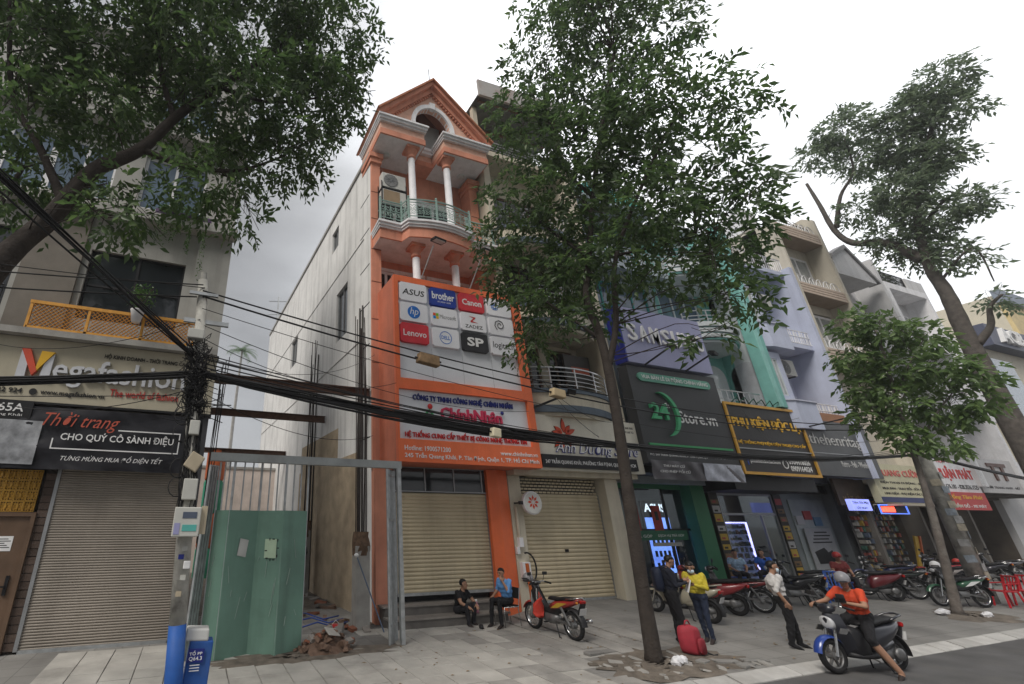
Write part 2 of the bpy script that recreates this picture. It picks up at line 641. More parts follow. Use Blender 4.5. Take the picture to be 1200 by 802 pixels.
soil(20.9, 7.75, 1.2, .7, 4, 'bare brown earth round the thin tree trunk')
soil(2.3, 10.05, 2.2, .4, 5, 'brown dirt strip under the green gate')
# broken paving edges left around the tall tree
frag = thing('paving_fragments', 'loose broken paver bits strewn round the tall tree', 'rubble', (8.7, 7.4, .1))
for k in range(34):
    x, y = 8.75 + rng.uniform(-1.5, 1.7), 7.4 + rng.uniform(-.65, .6)
    l = rng.uniform(.05, .17)
    MB().obox((x, y, gz(x, y) + .02), (l * 1.6, l, .03), (rng.uniform(-.25, .25), rng.uniform(-.25, .25), rng.uniform(0, 3)), .9).build('paver_bit', tile_g if k % 3 else dirt_m, frag)
for k, (x, y, l, a) in enumerate([(9.75, 7.1, .5, -.3), (10.35, 6.98, .55, -.15), (9.35, 7.25, .3, .3), (8.0, 8.35, .8, .12), (9.9, 6.85, .4, .2)]):
    mb = MB().obox((x, y, gz(x, y) + .02), (l, .16, .05), (.05, .04, a))
    set_props(mb.build('paving_fragment', paving, bevel=.01), ['broken paving slab edge nearest the red travel bag', 'broken paving slab edge nearest the kerb right of the tree', 'short broken paving piece against the tall tree roots', 'long broken paving strip left of the tall tree', 'broken paving piece between tall tree and kerb'][k], 'paving')

# ================================================================ shared finishes
white_paint = mat('white_paint', (.8, .8, .82), .65, var=.08, scale=3, streak=.35, dcol=(.38, .37, .35))
orange_wall = mat('orange_wall_paint', (.66, .285, .19), .85, var=.12, scale=1.6, streak=.45, dcol=(.36, .15, .1), bump=.2, dirt=.3)
pale_orange = mat('salmon_wall_paint', (.74, .45, .34), .85, var=.1, scale=6, bump=.3, bscale=40)
cream = mat('cream_wall_paint', (.60, .55, .44), .85, var=.1, scale=2, streak=.35, dcol=(.25, .22, .17), bump=.1)
concrete = mat('concrete', (.34, .33, .31), .9, var=.18, scale=3, bump=.3, bscale=40, streak=.25, dcol=(.15, .14, .13))
dark_metal = mat('dark_metal', (.03, .03, .033), .5, .6, var=.2)
galv = mat('galvanised_steel', (.42, .44, .45), .5, .6, var=.2, scale=6, dirt=.3, dcol=(.25, .22, .19))
steel = mat('stainless_rail', (.6, .61, .62), .3, .9, var=.08)
rust = mat('rusty_steel', (.13, .075, .055), .85, .2, var=.35, scale=7, bump=.3)
dark_glass = mat('dark_window_glass', (.02, .024, .028), .06, 0, var=.2, scale=.8, spec=.7)
blue_glass = mat('blue_window_glass', (.10, .15, .21), .08, 0, var=.2, scale=.8, spec=.8)
curtain_glass = mat('curtained_window_glass', (.36, .38, .38), .18, 0, var=.25, scale=2, spec=.6)
clear_glass = glass_mat('clear_shop_glass')
black_paint = mat('black_paint', (.012, .012, .014), .5, var=.2)
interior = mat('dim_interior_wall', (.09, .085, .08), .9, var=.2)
alu = mat('grey_aluminium', (.33, .34, .35), .45, .5, var=.1)
T_white = mat('white_letter', (.78, .78, .78), .5, var=.04)
T_black = mat('black_letter', (.015, .015, .015), .5, var=.1)
T_red = mat('red_letter', (.52, .03, .03), .5, var=.08)
T_navy = mat('navy_letter', (.02, .03, .2), .5, var=.08)
T_gold = mat('gold_letter', (.72, .42, .03), .45, var=.08)
T_green = mat('green_letter', (.06, .33, .13), .5, var=.08)

def shutter(parent, x0, x1, z0, z1, y, m, pitch=.095, name='shutter'):
    """Roller shutter: one curtain of interlocked rolled slats, with side guides and bottom bar."""
    n = max(4, int((z1 - z0) / pitch))
    p = (z1 - z0) / n
    prof = []
    for i in range(n):
        z = z0 + i * p
        prof += [(y, z), (y - .006, z + p * .08), (y - .022, z + p * .3), (y - .024, z + p * .6), (y - .012, z + p * .86), (y, z + p * .93)]
    prof.append((y, z1))
    vs = [(x, a, b) for x in (x0, x1) for a, b in prof]
    k = len(prof)
    mb = MB().add(vs, [(i, k + i, k + i + 1, i + 1) for i in range(k - 1)])
    o = mb.build(name, m, parent)
    B(x0 - .07, x0, y - .05, y + .03, z0, z1).build('guide_rail', alu, o)
    B(x1, x1 + .07, y - .05, y + .03, z0, z1).build('guide_rail', alu, o)
    B(x0, x1, y - .04, y - .002, z0 - .05, z0 + .02).build('bottom_bar', galv, o)
    return o
def window(parent, x0, x1, z0, z1, y, glass, frame, nx=2, nz_=1, fw=.06, name='window'):
    """Frame with mullions as one part; each pane is a piece of its own."""
    mb = MB()
    mb.holes(x0, x1, z0, z1, y - .03, y + .04, [(x0 + fw + (x1 - x0 - fw) / nx * i, x0 + (x1 - x0 - fw) / nx * (i + 1), z0 + fw + (z1 - z0 - fw) / nz_ * j, z0 + (z1 - z0 - fw) / nz_ * (j + 1)) for i in range(nx) for j in range(nz_)])
    o = mb.build(name, frame, parent)
    for i in range(nx):
        for j in range(nz_):
            a, b = x0 + fw + (x1 - x0 - fw) / nx * i, x0 + (x1 - x0 - fw) / nx * (i + 1)
            c, d = z0 + fw + (z1 - z0 - fw) / nz_ * j, z0 + (z1 - z0 - fw) / nz_ * (j + 1)
            B(a - .01, b + .01, y, y + .012, c - .01, d + .01).build('pane', glass, o)
    return o
def railing(parent, pts, z0, z1, m, r=.018, gap=.14, rails=2, name='railing', top_r=None):
    """Rail following plan points: top rail, bottom rail and upright bars."""
    mb = MB()
    mb.tube([(x, y, z1) for x, y in pts], top_r or r * 1.5, 6)
    for k in range(rails - 1):
        z = z0 + .06 + (z1 - z0 - .06) * k / max(1, rails - 1)
        mb.tube([(x, y, z) for x, y in pts], r, 6)
    if gap:
        for (ax, ay), (bx, by) in zip(pts, pts[1:]):
            l = math.hypot(bx - ax, by - ay)
            n = max(1, int(round(l / gap)))
            for i in range(n):
                t = i / n
                mb.tube([(ax + (bx - ax) * t, ay + (by - ay) * t, z0), (ax + (bx - ax) * t, ay + (by - ay) * t, z1)], r * .8, 5, False)
        mb.tube([(pts[-1][0], pts[-1][1], z0), (pts[-1][0], pts[-1][1], z1)], r, 5, False)
    return mb.build(name, m, parent, smooth=False)
def ac_unit(x, y, z, label, group='air conditioner units on the balconies', w=.85, h=.6, tan=False, face='y', rz=0):
    """Outdoor unit with case, round fan grille, fan guard bars and feet."""
    t = thing('air_conditioner', label, 'air conditioner', (x, y, z), group)
    case = mat('ac_case', (.55, .55, .52), .6, var=.08, streak=.3, dcol=(.3, .27, .22))
    MB().box(x, x + w, y, y + .32, z + .05, z + h).build('case', case, t, bevel=.015)
    gm = mat('ac_grille_tan', (.3, .22, .14), .8) if tan else mat('ac_grille', (.2, .2, .2), .7)
    cx, cz, rr = x + w * .36, z + .05 + (h - .05) / 2, min(w * .3, h * .42)
    if tan: B(x + .05, x + w * .72, y - .012, y + .002, z + .1, z + h - .05).build('grille', gm, t)
    else:
        f = MB().lathe([(rr, 0), (rr, -.015), (rr - .03, -.02), (.02, -.012), (0, -.012)], (cx, y, cz), 20, 'y').build('fan_guard', gm, t)
        mb = MB()
        for k in range(6):
            a = math.pi * k / 6
            mb.bar((cx - rr * math.cos(a), y - .022, cz - rr * math.sin(a)), (cx + rr * math.cos(a), y - .022, cz + rr * math.sin(a)), .008)
        mb.build('guard_bars', alu, f)
    for k in (.12, w - .18): B(x + k, x + k + .06, y + .02, y + .3, z, z + .05).build('foot', dark_metal, t)
    return t

# ================================================================ A. shophouse on the left (cream sign, brown door)
A = thing('shophouse', 'grey left shophouse with cream signboard, woven orange balcony rail and brown door', 'building', (-4.5, 12, 0))
a_wall = mat('pale_grey_facade', (.40, .395, .37), .85, var=.1, scale=2, streak=.35, dcol=(.2, .19, .175), bump=.1)
a_dark = mat('taupe_pilaster', (.20, .18, .155), .85, var=.12, scale=2)
holes = [(-3.45, -1.1, 7.3, 9.32), (-2.7, -.92, 10.95, 12.85), (-2.7, -.92, 14.2, 16.0), (-7.2, -5.0, 7.0, 9.6), (-7.2, -5.0, 10.8, 12.9), (-5.0, -3.4, 10.95, 12.85)]
MB().holes(-9.5, .06, 6.3, 17.5, 12.0, 12.3, holes).build('front_wall', a_wall, A)
MB().box(-9.5, .06, 12.3, 17, 3.7, 17.5).build('house_body', a_wall, A)
B(-9.5, .06, 12.2, 17, 0, 3.7).build('ground_floor_body', interior, A)
B(-4.85, -3.6, 11.9, 12, 6.6, 10.35).build('pilaster', a_dark, A)
B(-.85, .06, 11.93, 12, 6.6, 10.35).build('pilaster', a_wall, A)
B(-9.5, .16, 11.62, 12, 10.35, 10.62).build('ledge', a_wall, A, bevel=.02)
B(-9.5, .16, 11.62, 12, 13.55, 13.8).build('ledge', a_wall, A, bevel=.02)
B(-9.5, .16, 11.7, 12, 17.2, 17.5).build('cornice', a_wall, A, bevel=.02)
window(A, -3.45, -1.1, 7.3, 9.32, 12.12, dark_glass, dark_metal, 2, 2, .06)
window(A, -2.7, -.92, 10.95, 12.85, 12.12, blue_glass, white_paint, 2, 1, .08)
window(A, -5.0, -3.4, 10.95, 12.85, 12.12, blue_glass, white_paint, 2, 1, .08)
window(A, -2.7, -.92, 14.2, 16.0, 12.12, blue_glass, white_paint, 2, 1, .08)
window(A, -7.2, -5.0, 7.0, 9.6, 12.12, dark_glass, dark_metal, 3, 2, .06)
window(A, -7.2, -5.0, 10.8, 12.9, 12.12, blue_glass, white_paint, 2, 1, .08)
B(-9.5, .06, 11.45, 12, 6.55, 6.7).build('balcony_slab', concrete, A)
# woven orange balcony rail: frame and crossing straps
wick = mat('orange_woven_rail', (.68, .33, .06), .6, var=.18, scale=6)
rl = MB()
for x in (-4.2, -3.0, -1.8, -.58): rl.box(x - .03, x + .03, 11.5, 11.56, 6.7, 7.36)
rl.box(-4.24, -.55, 11.49, 11.57, 7.34, 7.42).box(-4.2, -.58, 11.5, 11.56, 6.72, 6.77)
rail_o = rl.build('balcony_rail', wick, A)
for k in range(3):
    xa = -4.17 + 1.2 * k
    mb = MB()
    for i in range(-6, 13):
        for sgn in (1, -1):
            x0_, z0_ = xa + i * .1, 6.77
            pts = []
            for t in np.linspace(0, 1, 10):
                xx = x0_ + sgn * t * .57 + (0 if sgn > 0 else .57)
                if xa <= xx <= xa + 1.14: pts.append((xx, 11.53 + sgn * .012, z0_ + t * .57))
            if len(pts) > 1: mb.bar(pts[0], pts[-1], .05, .008)
    mb.build('woven_panel', wick, rail_o, kind='stuff')
railing(A, [(-7.5, 11.5), (-4.85, 11.5)], 6.7, 7.7, dark_metal, .014, .12, 3, 'iron_railing')

# shop sign with raised letters
sg = thing('shop_sign', 'wide cream shop signboard with chrome raised letters above black banner', 'sign', (-3, 11.7, 5.05))
s_cream = mat('cream_sign_panel', (.46, .42, .32), .7, var=.08, scale=2, streak=.2, dcol=(.28, .25, .18))
B(-6.5, .08, 11.7, 12.0, 5.05, 6.55).build('panel', s_cream, sg)
B(-6.53, .11, 11.67, 12.0, 6.55, 6.6).build('top_trim', black_paint, sg)
B(-6.53, .11, 11.67, 12.0, 5.0, 5.05).build('bottom_trim', black_paint, sg)
chrome = mat('chrome_letter', (.6, .61, .64), .35, .3, var=.1)
y = 11.69
MB().prism_y([(-4.15, 5.58), (-3.97, 5.58), (-3.98, 5.95), (-4.1, 6.2), (-4.15, 6.2)], y - .07, y).build('logo_bar', chrome, sg)
MB().prism_y([(-4.16, 6.24), (-3.99, 6.25), (-3.76, 5.73), (-3.84, 5.62)], y - .1, y).build('logo_stroke', mat('logo_red', (.6, .08, .04), .5), sg)
MB().prism_y([(-3.8, 5.8), (-3.77, 5.74), (-3.5, 6.21), (-3.76, 6.22)], y - .09, y).build('logo_stroke', T_gold, sg)
MB().prism_y([(-3.7, 5.58), (-3.5, 5.58), (-3.5, 6.18), (-3.66, 5.95)], y - .06, y - .004).build('logo_bar', chrome, sg)
text('egafashion', sg, -3.46, -.62, 5.42, 6.12, y, chrome, .07, .012)
text('HỘ KINH DOANH - THỜI TRANG CAO CẤP', sg, -2.5, -.35, 6.2, 6.38, y, T_black, .012, .006)
text('The world of fashion', sg, -2.22, -.72, 5.3, 5.48, y, T_red, .012)
text('0934 922 924', sg, -4.9, -3.95, 5.22, 5.33, y, T_black, .012, .01)
text('www.megafashion.vn', sg, -3.6, -2.32, 5.2, 5.34, y, T_black, .012, .005)
MB().lathe([(.075, 0), (.075, -.012), (0, -.012)], (-3.74, y, 5.27), 14, 'y').build('globe_mark', T_black, sg)

pl = thing('address_plate', 'black house number plate with white digits left of the banner', 'sign', (-4.2, 11.6, 4.78))
B(-5.2, -3.62, 11.58, 11.66, 4.62, 5.0).build('panel', black_paint, pl)
text('65A', pl, -4.25, -3.78, 4.78, 4.96, 11.577, T_white, .004, .01)
text('Trần Quang Khải', pl, -4.75, -3.78, 4.67, 4.75, 11.577, T_white, .004)

bn = thing('banner', 'black fabric banner with red script and white letters over brown shutter', 'banner', (-2.3, 11.6, 3.6))
wave = lambda u, v: 11.6 + .035 * math.sin(u * 23 + v * 9) * (1.1 - v) + .02 * math.sin(u * 9 - v * 14) + .012 * math.sin(u * 61 + v * 30)
ban_m = mat('black_banner_cloth', (.02, .02, .025), .38, var=.25, scale=3)
MB().grid_y(-4.6, -.42, 3.6, 4.93, 60, 14, wave).build('cloth', ban_m, bn, smooth=True)
def flat_text(*a, **k): return text(*a, **k)
yb = 11.535
MB().grid_y(-4.6, -3.35, 3.68, 4.6, 24, 8, lambda u, v: 11.56 + .012 * math.sin(u * 9)).build('photo_print', mat('grey_photo_print', (.3, .31, .33), .6, var=.5, scale=4), bn, smooth=True)
text('Thời trang', bn, -3.35, -1.85, 4.42, 4.83, yb, mat('script_red', (.5, .1, .06), .6), .003, -.004, .45)
text('CHO QUÝ CÔ SÀNH ĐIỆU', bn, -2.95, -.65, 4.18, 4.42, yb, T_white, .003, .012)
text('TƯNG MỪNG MUA ĐỒ DIỆN TẾT', bn, -2.85, -.82, 3.76, 3.93, yb, T_white, .003, 0, .3)
fr = MB().box(-3.1, -.52, yb - .003, yb + .002, 4.02, 4.045).box(-.545, -.52, yb - .003, yb + .002, 4.045, 4.5).box(-1.85, -.545, yb - .003, yb + .002, 4.475, 4.5).box(-3.1, -3.075, yb - .003, yb + .002, 4.045, 4.25)
fr.build('printed_frame', T_white, bn)

# ground floor: brown door, breeze blocks, brick strip, shutter
brown_sh = mat('brown_shutter_paint', (.31, .275, .235), .6, var=.1, scale=1.2, streak=.35, dcol=(.2, .175, .145))
shutter(A, -2.86, -.18, gz(-2, 12) + .03, 3.66, 12.0, brown_sh, .05)
B(-.16, .06, 11.75, 12.2, .08, 5.05).build('corner_pier', mat('dark_pier', (.06, .06, .065), .7), A)
B(-9.5, -2.86, 11.98, 12.2, 3.66, 5.0).build('lintel', a_dark, A)
B(-2.86, -.16, 11.85, 12.2, 3.69, 5.0).build('shutter_box', a_dark, A)
wood = mat('brown_door_wood', (.135, .085, .055), .5, var=.25, scale=1.5, streak=.4, dcol=(.08, .05, .03))
dr = B(-4.2, -3.2, 11.95, 12.0, gz(-3, 12), 2.66).build('door', wood, A, bevel=.01)
MB().holes(-4.3, -3.12, gz(-3, 12), 2.74, 11.9, 12.0, [(-4.2, -3.2, -1, 2.66)]).build('door_frame', wood, dr)
MB().box(-3.36, -3.3, 11.92, 11.95, 1.2, 1.55).box(-3.46, -3.33, 11.88, 11.91, 1.34, 1.37).build('handle', black_paint, dr)
B(-3.8, -3.42, 11.944, 11.95, 2.0, 2.28).build('paper_notice', T_white, dr)
for k in range(5): B(-3.77, -3.45 - .05 * (k % 3), 11.9425, 11.9445, 2.06 + .04 * k, 2.075 + .04 * k).build('printed_line', T_black, dr)
B(-9.5, -4.3, 11.96, 12.2, 0, 2.74).build('side_wall', a_dark, A)
blk = mat('yellow_breeze_block', (.52, .29, .05), .75, var=.12, scale=6, rnd=.08)
bp = B(-9.5, -3.13, 12.1, 12.14, 2.74, 3.66).build('breeze_panel', mat('dark_recess', (.03, .025, .02), .9), A)
def breeze():
    mb = MB()
    s_, d = .105, .06
    for a, b, c, e in ((-s_, s_, -s_, -s_ + .018), (-s_, s_, s_ - .018, s_), (-s_, -s_ + .018, -s_ + .018, s_ - .018), (s_ - .018, s_, -s_ + .018, s_ - .018)):
        mb.box(a, b, -d, 0, c, e)
    for k in range(4):
        an = math.pi * k / 4
        mb.bar((-.095 * math.cos(an), -.03, -.095 * math.sin(an)), (.095 * math.cos(an), -.03, .095 * math.sin(an)), .018, .05)
    mb.lathe([(.03, -.055), (.03, -.005)], (0, 0, 0), 8, 'y')
    return mb
bo = breeze().build('breeze_block', blk, None)
bmesh_ = bo.data
bpy.data.objects.remove(bo)
for i in range(6):
    for j in range(4):
        o = link(bpy.data.objects.new('breeze_block', bmesh_), bp)
        o.location = Vector((-4.4 + .215 * i, 12.09, 2.86 + .215 * j)) - world_off(bp)
brick_m = mat('brown_brick', (.085, .06, .048), .8, var=.2, scale=8, bump=.4, rnd=.25)
strip = B(-3.13, -2.93, 11.99, 12.1, gz(-3, 12), 3.66).build('brick_pier', mat('brick_mortar', (.035, .028, .024), .9), A)
bk = B(-.098, .098, -.03, 0, -.068, .068).build('brick', brick_m, None, bevel=.006)
bkm = bk.data
bpy.data.objects.remove(bk)
for j in range(22):
    o = link(bpy.data.objects.new('brick', bkm), strip)
    o.location = Vector((-3.03, 11.985 + rng.uniform(-.006, .004), .3 + .151 * j)) - world_off(strip)

# plants on the balconies
def leafy(mb_v, n, centre, rad, size, droop=0, r=None):
    r = r or rng
    for _ in range(n):
        while True:
            p = Vector((r.uniform(-1, 1), r.uniform(-1, 1), r.uniform(-1, 1)))
            if p.length < 1: break
        c = Vector(centre) + Vector((p.x * rad[0], p.y * rad[1], p.z * rad[2]))
        d = Vector((r.uniform(-1, 1), r.uniform(-1, 1), r.uniform(-1, .6) - droop)).normalized()
        sd_ = d.orthogonal().normalized()
        sd_.rotate(Matrix.Rotation(r.uniform(0, 6.28), 3, d))
        s_ = size * r.uniform(.7, 1.3)
        mb_v.add([c, c + d * s_ * .45 + sd_ * s_ * .24, c + d * s_, c + d * s_ * .45 - sd_ * s_ * .24], [(0, 1, 2), (0, 2, 3)])
    return mb_v
lf_bright = leaf_mat('bright_leaf', (.03, .075, .018), (.06, .13, .03), (.12, .2, .05))
hp = thing('hanging_plant', 'trailing green creeper hanging from the ledge over the left balcony', 'plant', (-1.3, 11.6, 10.6))
mb = MB()
leafy(mb, 650, (-1.4, 11.65, 10.75), (.75, .25, .3), .1)
for k in range(16):
    x = -2.0 + 1.5 * rng.random()
    l = rng.uniform(.4, 1.9) * (1.0 if x > -1.2 else .5)
    leafy(mb, int(40 * l), (x, 11.58, 10.5 - l / 2), (.06, .05, l / 2), .07, .5)
mb.build('foliage', lf_bright, hp, kind='stuff')
B(-2.1, -.6, 11.63, 11.85, 10.62, 10.78).build('planter', mat('violet_planter', (.12, .08, .16), .7), hp)
pp = thing('potted_plant', 'small plant in a white pot on the woven balcony rail', 'plant', (-1.95, 11.3, 7.2))
MB().lathe([(.1, 0), (.16, .3), (.17, .32), (.14, .32), (.12, .28)], (-1.95, 11.35, 7.12), 14).build('pot', white_paint, pp, smooth=True)
mb = MB()
leafy(mb, 220, (-1.9, 11.35, 7.85), (.35, .22, .4), .1)
mb.build('foliage', lf_bright, pp, kind='stuff')
mb = MB()
for k in range(5): mb.tube([(-1.95, 11.35, 7.4), (-1.95 + rng.uniform(-.15, .2), 11.35, 7.7), (-1.9 + rng.uniform(-.3, .3), 11.35, 8.1)], .007, 5)
mb.build('stem', mat('twig_bark', (.1, .07, .05), .9), pp)
pp2 = thing('roof_plant', 'dense green shrubs on the upper left balcony', 'plant', (-3, 11.8, 13.8))
mb = MB()
leafy(mb, 700, (-3.2, 11.75, 14.15), (1.6, .3, .45), .11)
mb.build('foliage', lf_bright, pp2, kind='stuff')
B(-4.8, -1.6, 11.65, 11.9, 13.8, 13.98).build('planter', concrete, pp2)

# ================================================================ B. building site between the houses
site = sheet([.06, 1, 2, 3, 4, 4.75], [11.4 + 1.2 * i for i in range(16)], lambda x, y: .16 + .03 * math.sin(x * 3 + y * 2) + (.0 if y < 12 else .01 * (y - 12))).build('ground_of_building_site', dirt_m, smooth=True)
site['kind'] = 'structure'
# boundary wall at the back
bw = thing('boundary_wall', 'pale pink plaster wall at the back of the building site', 'wall', (2.3, 26, 0))
B(-.1, 4.4, 26, 26.25, 0, 5.3).build('wall_panel', mat('pink_plaster', (.62, .54, .49), .9, var=.15, scale=1.5, streak=.3, dcol=(.25, .2, .17), bump=.2), bw)
B(-.15, 4.4, 25.95, 26.3, 5.3, 5.42).build('coping', concrete, bw)
# steel beams across the gap
for k, (yb_, z0_, lab) in enumerate([(12.36, 6.1, 'rusty steel beam spanning the gap, nearest and longest'), (16.9, 6.2, 'rusty steel beam spanning the gap, middle one'), (23.5, 5.75, 'rusty steel beam spanning the gap, lowest and farthest')]):
    xr = 4.62 - .0467 * (yb_ - 12.4)
    t = thing('steel_beam', lab, 'beam', (2.3, yb_, z0_), 'steel beams across the building site')
    B(.06, xr, yb_, yb_ + .2, z0_ + .02, z0_ + .04).build('flange', rust, t)
    B(.06, xr, yb_, yb_ + .2, z0_ + .24, z0_ + .26).build('flange', rust, t)
    B(.06, xr, yb_ + .09, yb_ + .11, z0_ + .04, z0_ + .24).build('web', rust, t)
# columns being cast, with starter bars
rebar_m = mat('dark_rebar', (.05, .04, .038), .8, .4, var=.3, scale=8)
burlap = mat('brown_burlap', (.14, .09, .06), .95, var=.35, scale=12, bump=.8, bscale=40)
def column(x, y, ztop, zbar, lab, w=.3):
    t = thing('concrete_column', lab, 'column', (x, y, .15), 'half built columns on the building site')
    B(x - w / 2, x + w / 2, y - w / 2, y + w / 2, .1, ztop).build('shaft', concrete, t, bevel=.01)
    mb = MB()
    r_ = random.Random(int(y * 10))
    n = 14
    vs, fs = [], []
    for k in range(6):
        for j in range(n):
            a = 2 * math.pi * j / n
            rr = w * .62 * (1 + r_.uniform(-.16, .16)) * (1 - .5 * abs(k / 5 - .5) ** 2)
            vs.append((x + rr * math.cos(a), y + rr * math.sin(a), ztop - .22 + .11 * k))
    for k in range(5):
        for j in range(n):
            a, b = k * n + j, k * n + (j + 1) % n
            fs.append((a, b, b + n, a + n))
    mb.add(vs, fs).build('sacking_wrap', burlap, t, smooth=True)
    for k in range(8):
        dx, dy = [(-1, -1), (0, -1), (1, -1), (1, 0), (1, 1), (0, 1), (-1, 1), (-1, 0)][k]
        top = zbar + r_.uniform(-.8, .5)
        px, py = x + dx * w * .3, y + dy * w * .3
        MB().tube([(px, py, ztop - .1), (px + r_.uniform(-.04, .04), py, (ztop + top) / 2), (px + r_.uniform(-.08, .08), py + r_.uniform(-.05, .05), top)], .014, 6).build('starter_bar', rebar_m, t)
    return t
column(4.15, 11.85, 2.0, 8.2, 'grey concrete column with tall rebar and sacking nearest the gate', .36)
column(4.0, 17.6, 2.3, 9.5, 'concrete column with tall rebar halfway along the bare wall')
column(.35, 15.5, 2.2, 7.5, 'concrete column with thin rebar beside the left house wall', .26)
# sheet steel gate: zigzag leaves on a frame
gt = thing('site_gate', 'dented green sheet metal gate of four folded panels with bars on top', 'gate', (1.4, 10.3, .1))
gate_m = mat('green_gate_paint', (.155, .275, .22), .55, .1, var=.12, scale=1.3, streak=.5, dcol=(.09, .14, .115), bump=.1, bscale=7, dirt=.4)
xb = [.42, .62, 1.42, 1.82, 2.34]
xb = [.44, .72, 1.33, 1.83, 2.38]
yb_ = [10.62, 10.28, 10.52, 10.2, 10.44]
for k in range(4):
    nn = 6
    mb = MB()
    x0_, x1_, y0_, y1_ = xb[k], xb[k + 1], yb_[k], yb_[k + 1]
    z0_ = .12 + (.0, -.01, .0, .06)[k]
    vs = []
    r_ = random.Random(k)
    for j in range(9):
        for i in range(nn + 1):
            u = i / nn
            dent = .008 * math.sin(u * 3.1) * math.sin(j * 1.3 + k)
            if 0 < j < 3: dent += .03 * math.sin(u * 3.14) * (1 if k in (2, 3) else .2)
            vs.append((x0_ + (x1_ - x0_) * u, y0_ + (y1_ - y0_) * u + dent, z0_ + (2.78 - z0_) * j / 8))
    fs = [(j * (nn + 1) + i, j * (nn + 1) + i + 1, (j + 1) * (nn + 1) + i + 1, (j + 1) * (nn + 1) + i) for j in range(8) for i in range(nn)]
    o = mb.add(vs, fs).build('panel', gate_m, gt)
    so = o.modifiers.new('thickness', 'SOLIDIFY')
    so.thickness = .004
    for u in (.03, .36, .68):
        xx, yy = x0_ + (x1_ - x0_) * u, y0_ + (y1_ - y0_) * u + .03
        B(xx - .014, xx + .014, yy, yy + .028, 2.6, 3.78).build('upright_bar', galv, gt)
for k in range(5): B(xb[k] - .02, xb[k] + .02, yb_[k] + .012, yb_[k] + .05, .1, 3.78).build('frame_post', galv, gt)
MB().quad((1.5, 10.375, 1.86), (1.72, 10.245, 1.86), (1.72, 10.245, 2.22), (1.5, 10.375, 2.22)).build('paper_notice', mat('pale_green_paper', (.42, .55, .4), .8), gt)
MB().quad((.95, 10.35, 1.92), (1.13, 10.42, 1.88), (1.17, 10.435, 2.2), (.99, 10.365, 2.24)).build('paper_notice', mat('grey_paper', (.5, .5, .48), .8), gt)
tk = MB()
for k, (xx, zz) in enumerate([(1.59, 1.86), (1.63, 2.22), (1.7, 2.22), (1.78, 2.2), (1.79, 2.05), (1.78, 1.9), (1.72, 1.83), (1.66, 1.83), (1.57, 2.0)]):
    tk.obox((xx - .05, 10.455 - (xx - .05 - 1.33) * .62 - .03, zz), (.02 if k % 2 else .05, .004, .05 if k % 2 else .02))
tk.build('tape_marks', T_black, gt)
for k in range(16):
    pi = (0, 1, 1, 2, 2, 2, 3, 3)[k % 8]
    r_ = random.Random(100 + k)
    u0, z0_ = r_.uniform(.1, .8), r_.uniform(.5, 2.0)
    u1, z1_ = u0 + r_.uniform(-.12, .12), z0_ + r_.uniform(.08, .4)
    px_ = lambda u, z: Vector((xb[pi] + (xb[pi + 1] - xb[pi]) * u, yb_[pi] + (yb_[pi + 1] - yb_[pi]) * u - .016, z))
    MB().bar(px_(u0, z0_), px_(u1, z1_), .007, .004).build('scratch', mat('scratched_metal', (.4, .46, .43), .6), gt)
# lintel beam over the gate opening
gb = thing('gate_lintel', 'long grey painted steel beam over the site gate', 'beam', (2.4, 10.3, 3.75))
B(.2, 4.62, 10.22, 10.36, 3.76, 3.93).build('beam', mat('grey_painted_steel', (.36, .38, .38), .6, .2, var=.15, dirt=.4, dcol=(.18, .16, .15)), gb)
# open leaf folded back at the right
ol = thing('open_gate_leaf', 'grey and green gate leaf folded open beside the orange house', 'gate', (4.4, 10.4, .1))
for k in range(5):
    xx, yy = 4.22 + .085 * k, 10.2 + .1 * k
    B(xx - .02, xx + .02, yy - .02, yy + .02, .13, 3.74).build('upright_bar', galv, ol)
for z in (.5, 2.6, 3.6): MB().bar((4.22, 10.2, z), (4.56, 10.6, z), .04).build('cross_bar', galv, ol)
MB().quad((4.34, 10.36, .14), (4.6, 10.66, .14), (4.6, 10.66, 2.8), (4.34, 10.36, 2.8)).build('panel', mat('dark_green_panel', (.05, .12, .08), .6), ol)
B(4.47, 4.56, 10.14, 10.24, .1, 3.76).build('hinge_post', galv, ol)
lp = thing('gate_post', 'bundle of grey steel angles leaning beside the utility pole and gate', 'post', (.3, 10.5, .1))
for k in range(4): MB().bar((.16 + .05 * k, 10.4 + .05 * k, .12), (.23 + .05 * k, 10.5 + .04 * k, 3.7), .045).build('angle_bar', galv, lp)

# rubble and site clutter
rub = [mat('rubble_brown', (.17, .11, .08), .95, var=.3, scale=9, bump=.5), mat('rubble_grey', (.27, .25, .23), .95, var=.2, bump=.5), mat('rubble_brick', (.25, .1, .06), .95, var=.2, bump=.5)]
pile = thing('rubble_pile', 'heap of broken brick, mortar and torn sacks beside the green gate', 'rubble', (2.9, 10.3, .14))
r_ = random.Random(5)
mb = MB()
n = 22
vs = [(2.9, 10.35, .5)]
for k in range(1, 5):
    for j in range(n):
        a = 2 * math.pi * j / n
        q = k / 4
        x, y = 2.9 + .62 * q * math.cos(a) * r_.uniform(.85, 1.15), 10.35 + .5 * q * math.sin(a) * r_.uniform(.85, 1.15)
        vs.append((x, y, .1 + .36 * (1 - q) + r_.uniform(-.03, .06)))
mb.add(vs, [(0, 1 + j, 1 + (j + 1) % n) for j in range(n)] + [(1 + k * n + j, 1 + k * n + (j + 1) % n, 1 + (k + 1) * n + (j + 1) % n, 1 + (k + 1) * n + j) for k in range(3) for j in range(n)]).build('heap', rub[0], pile)
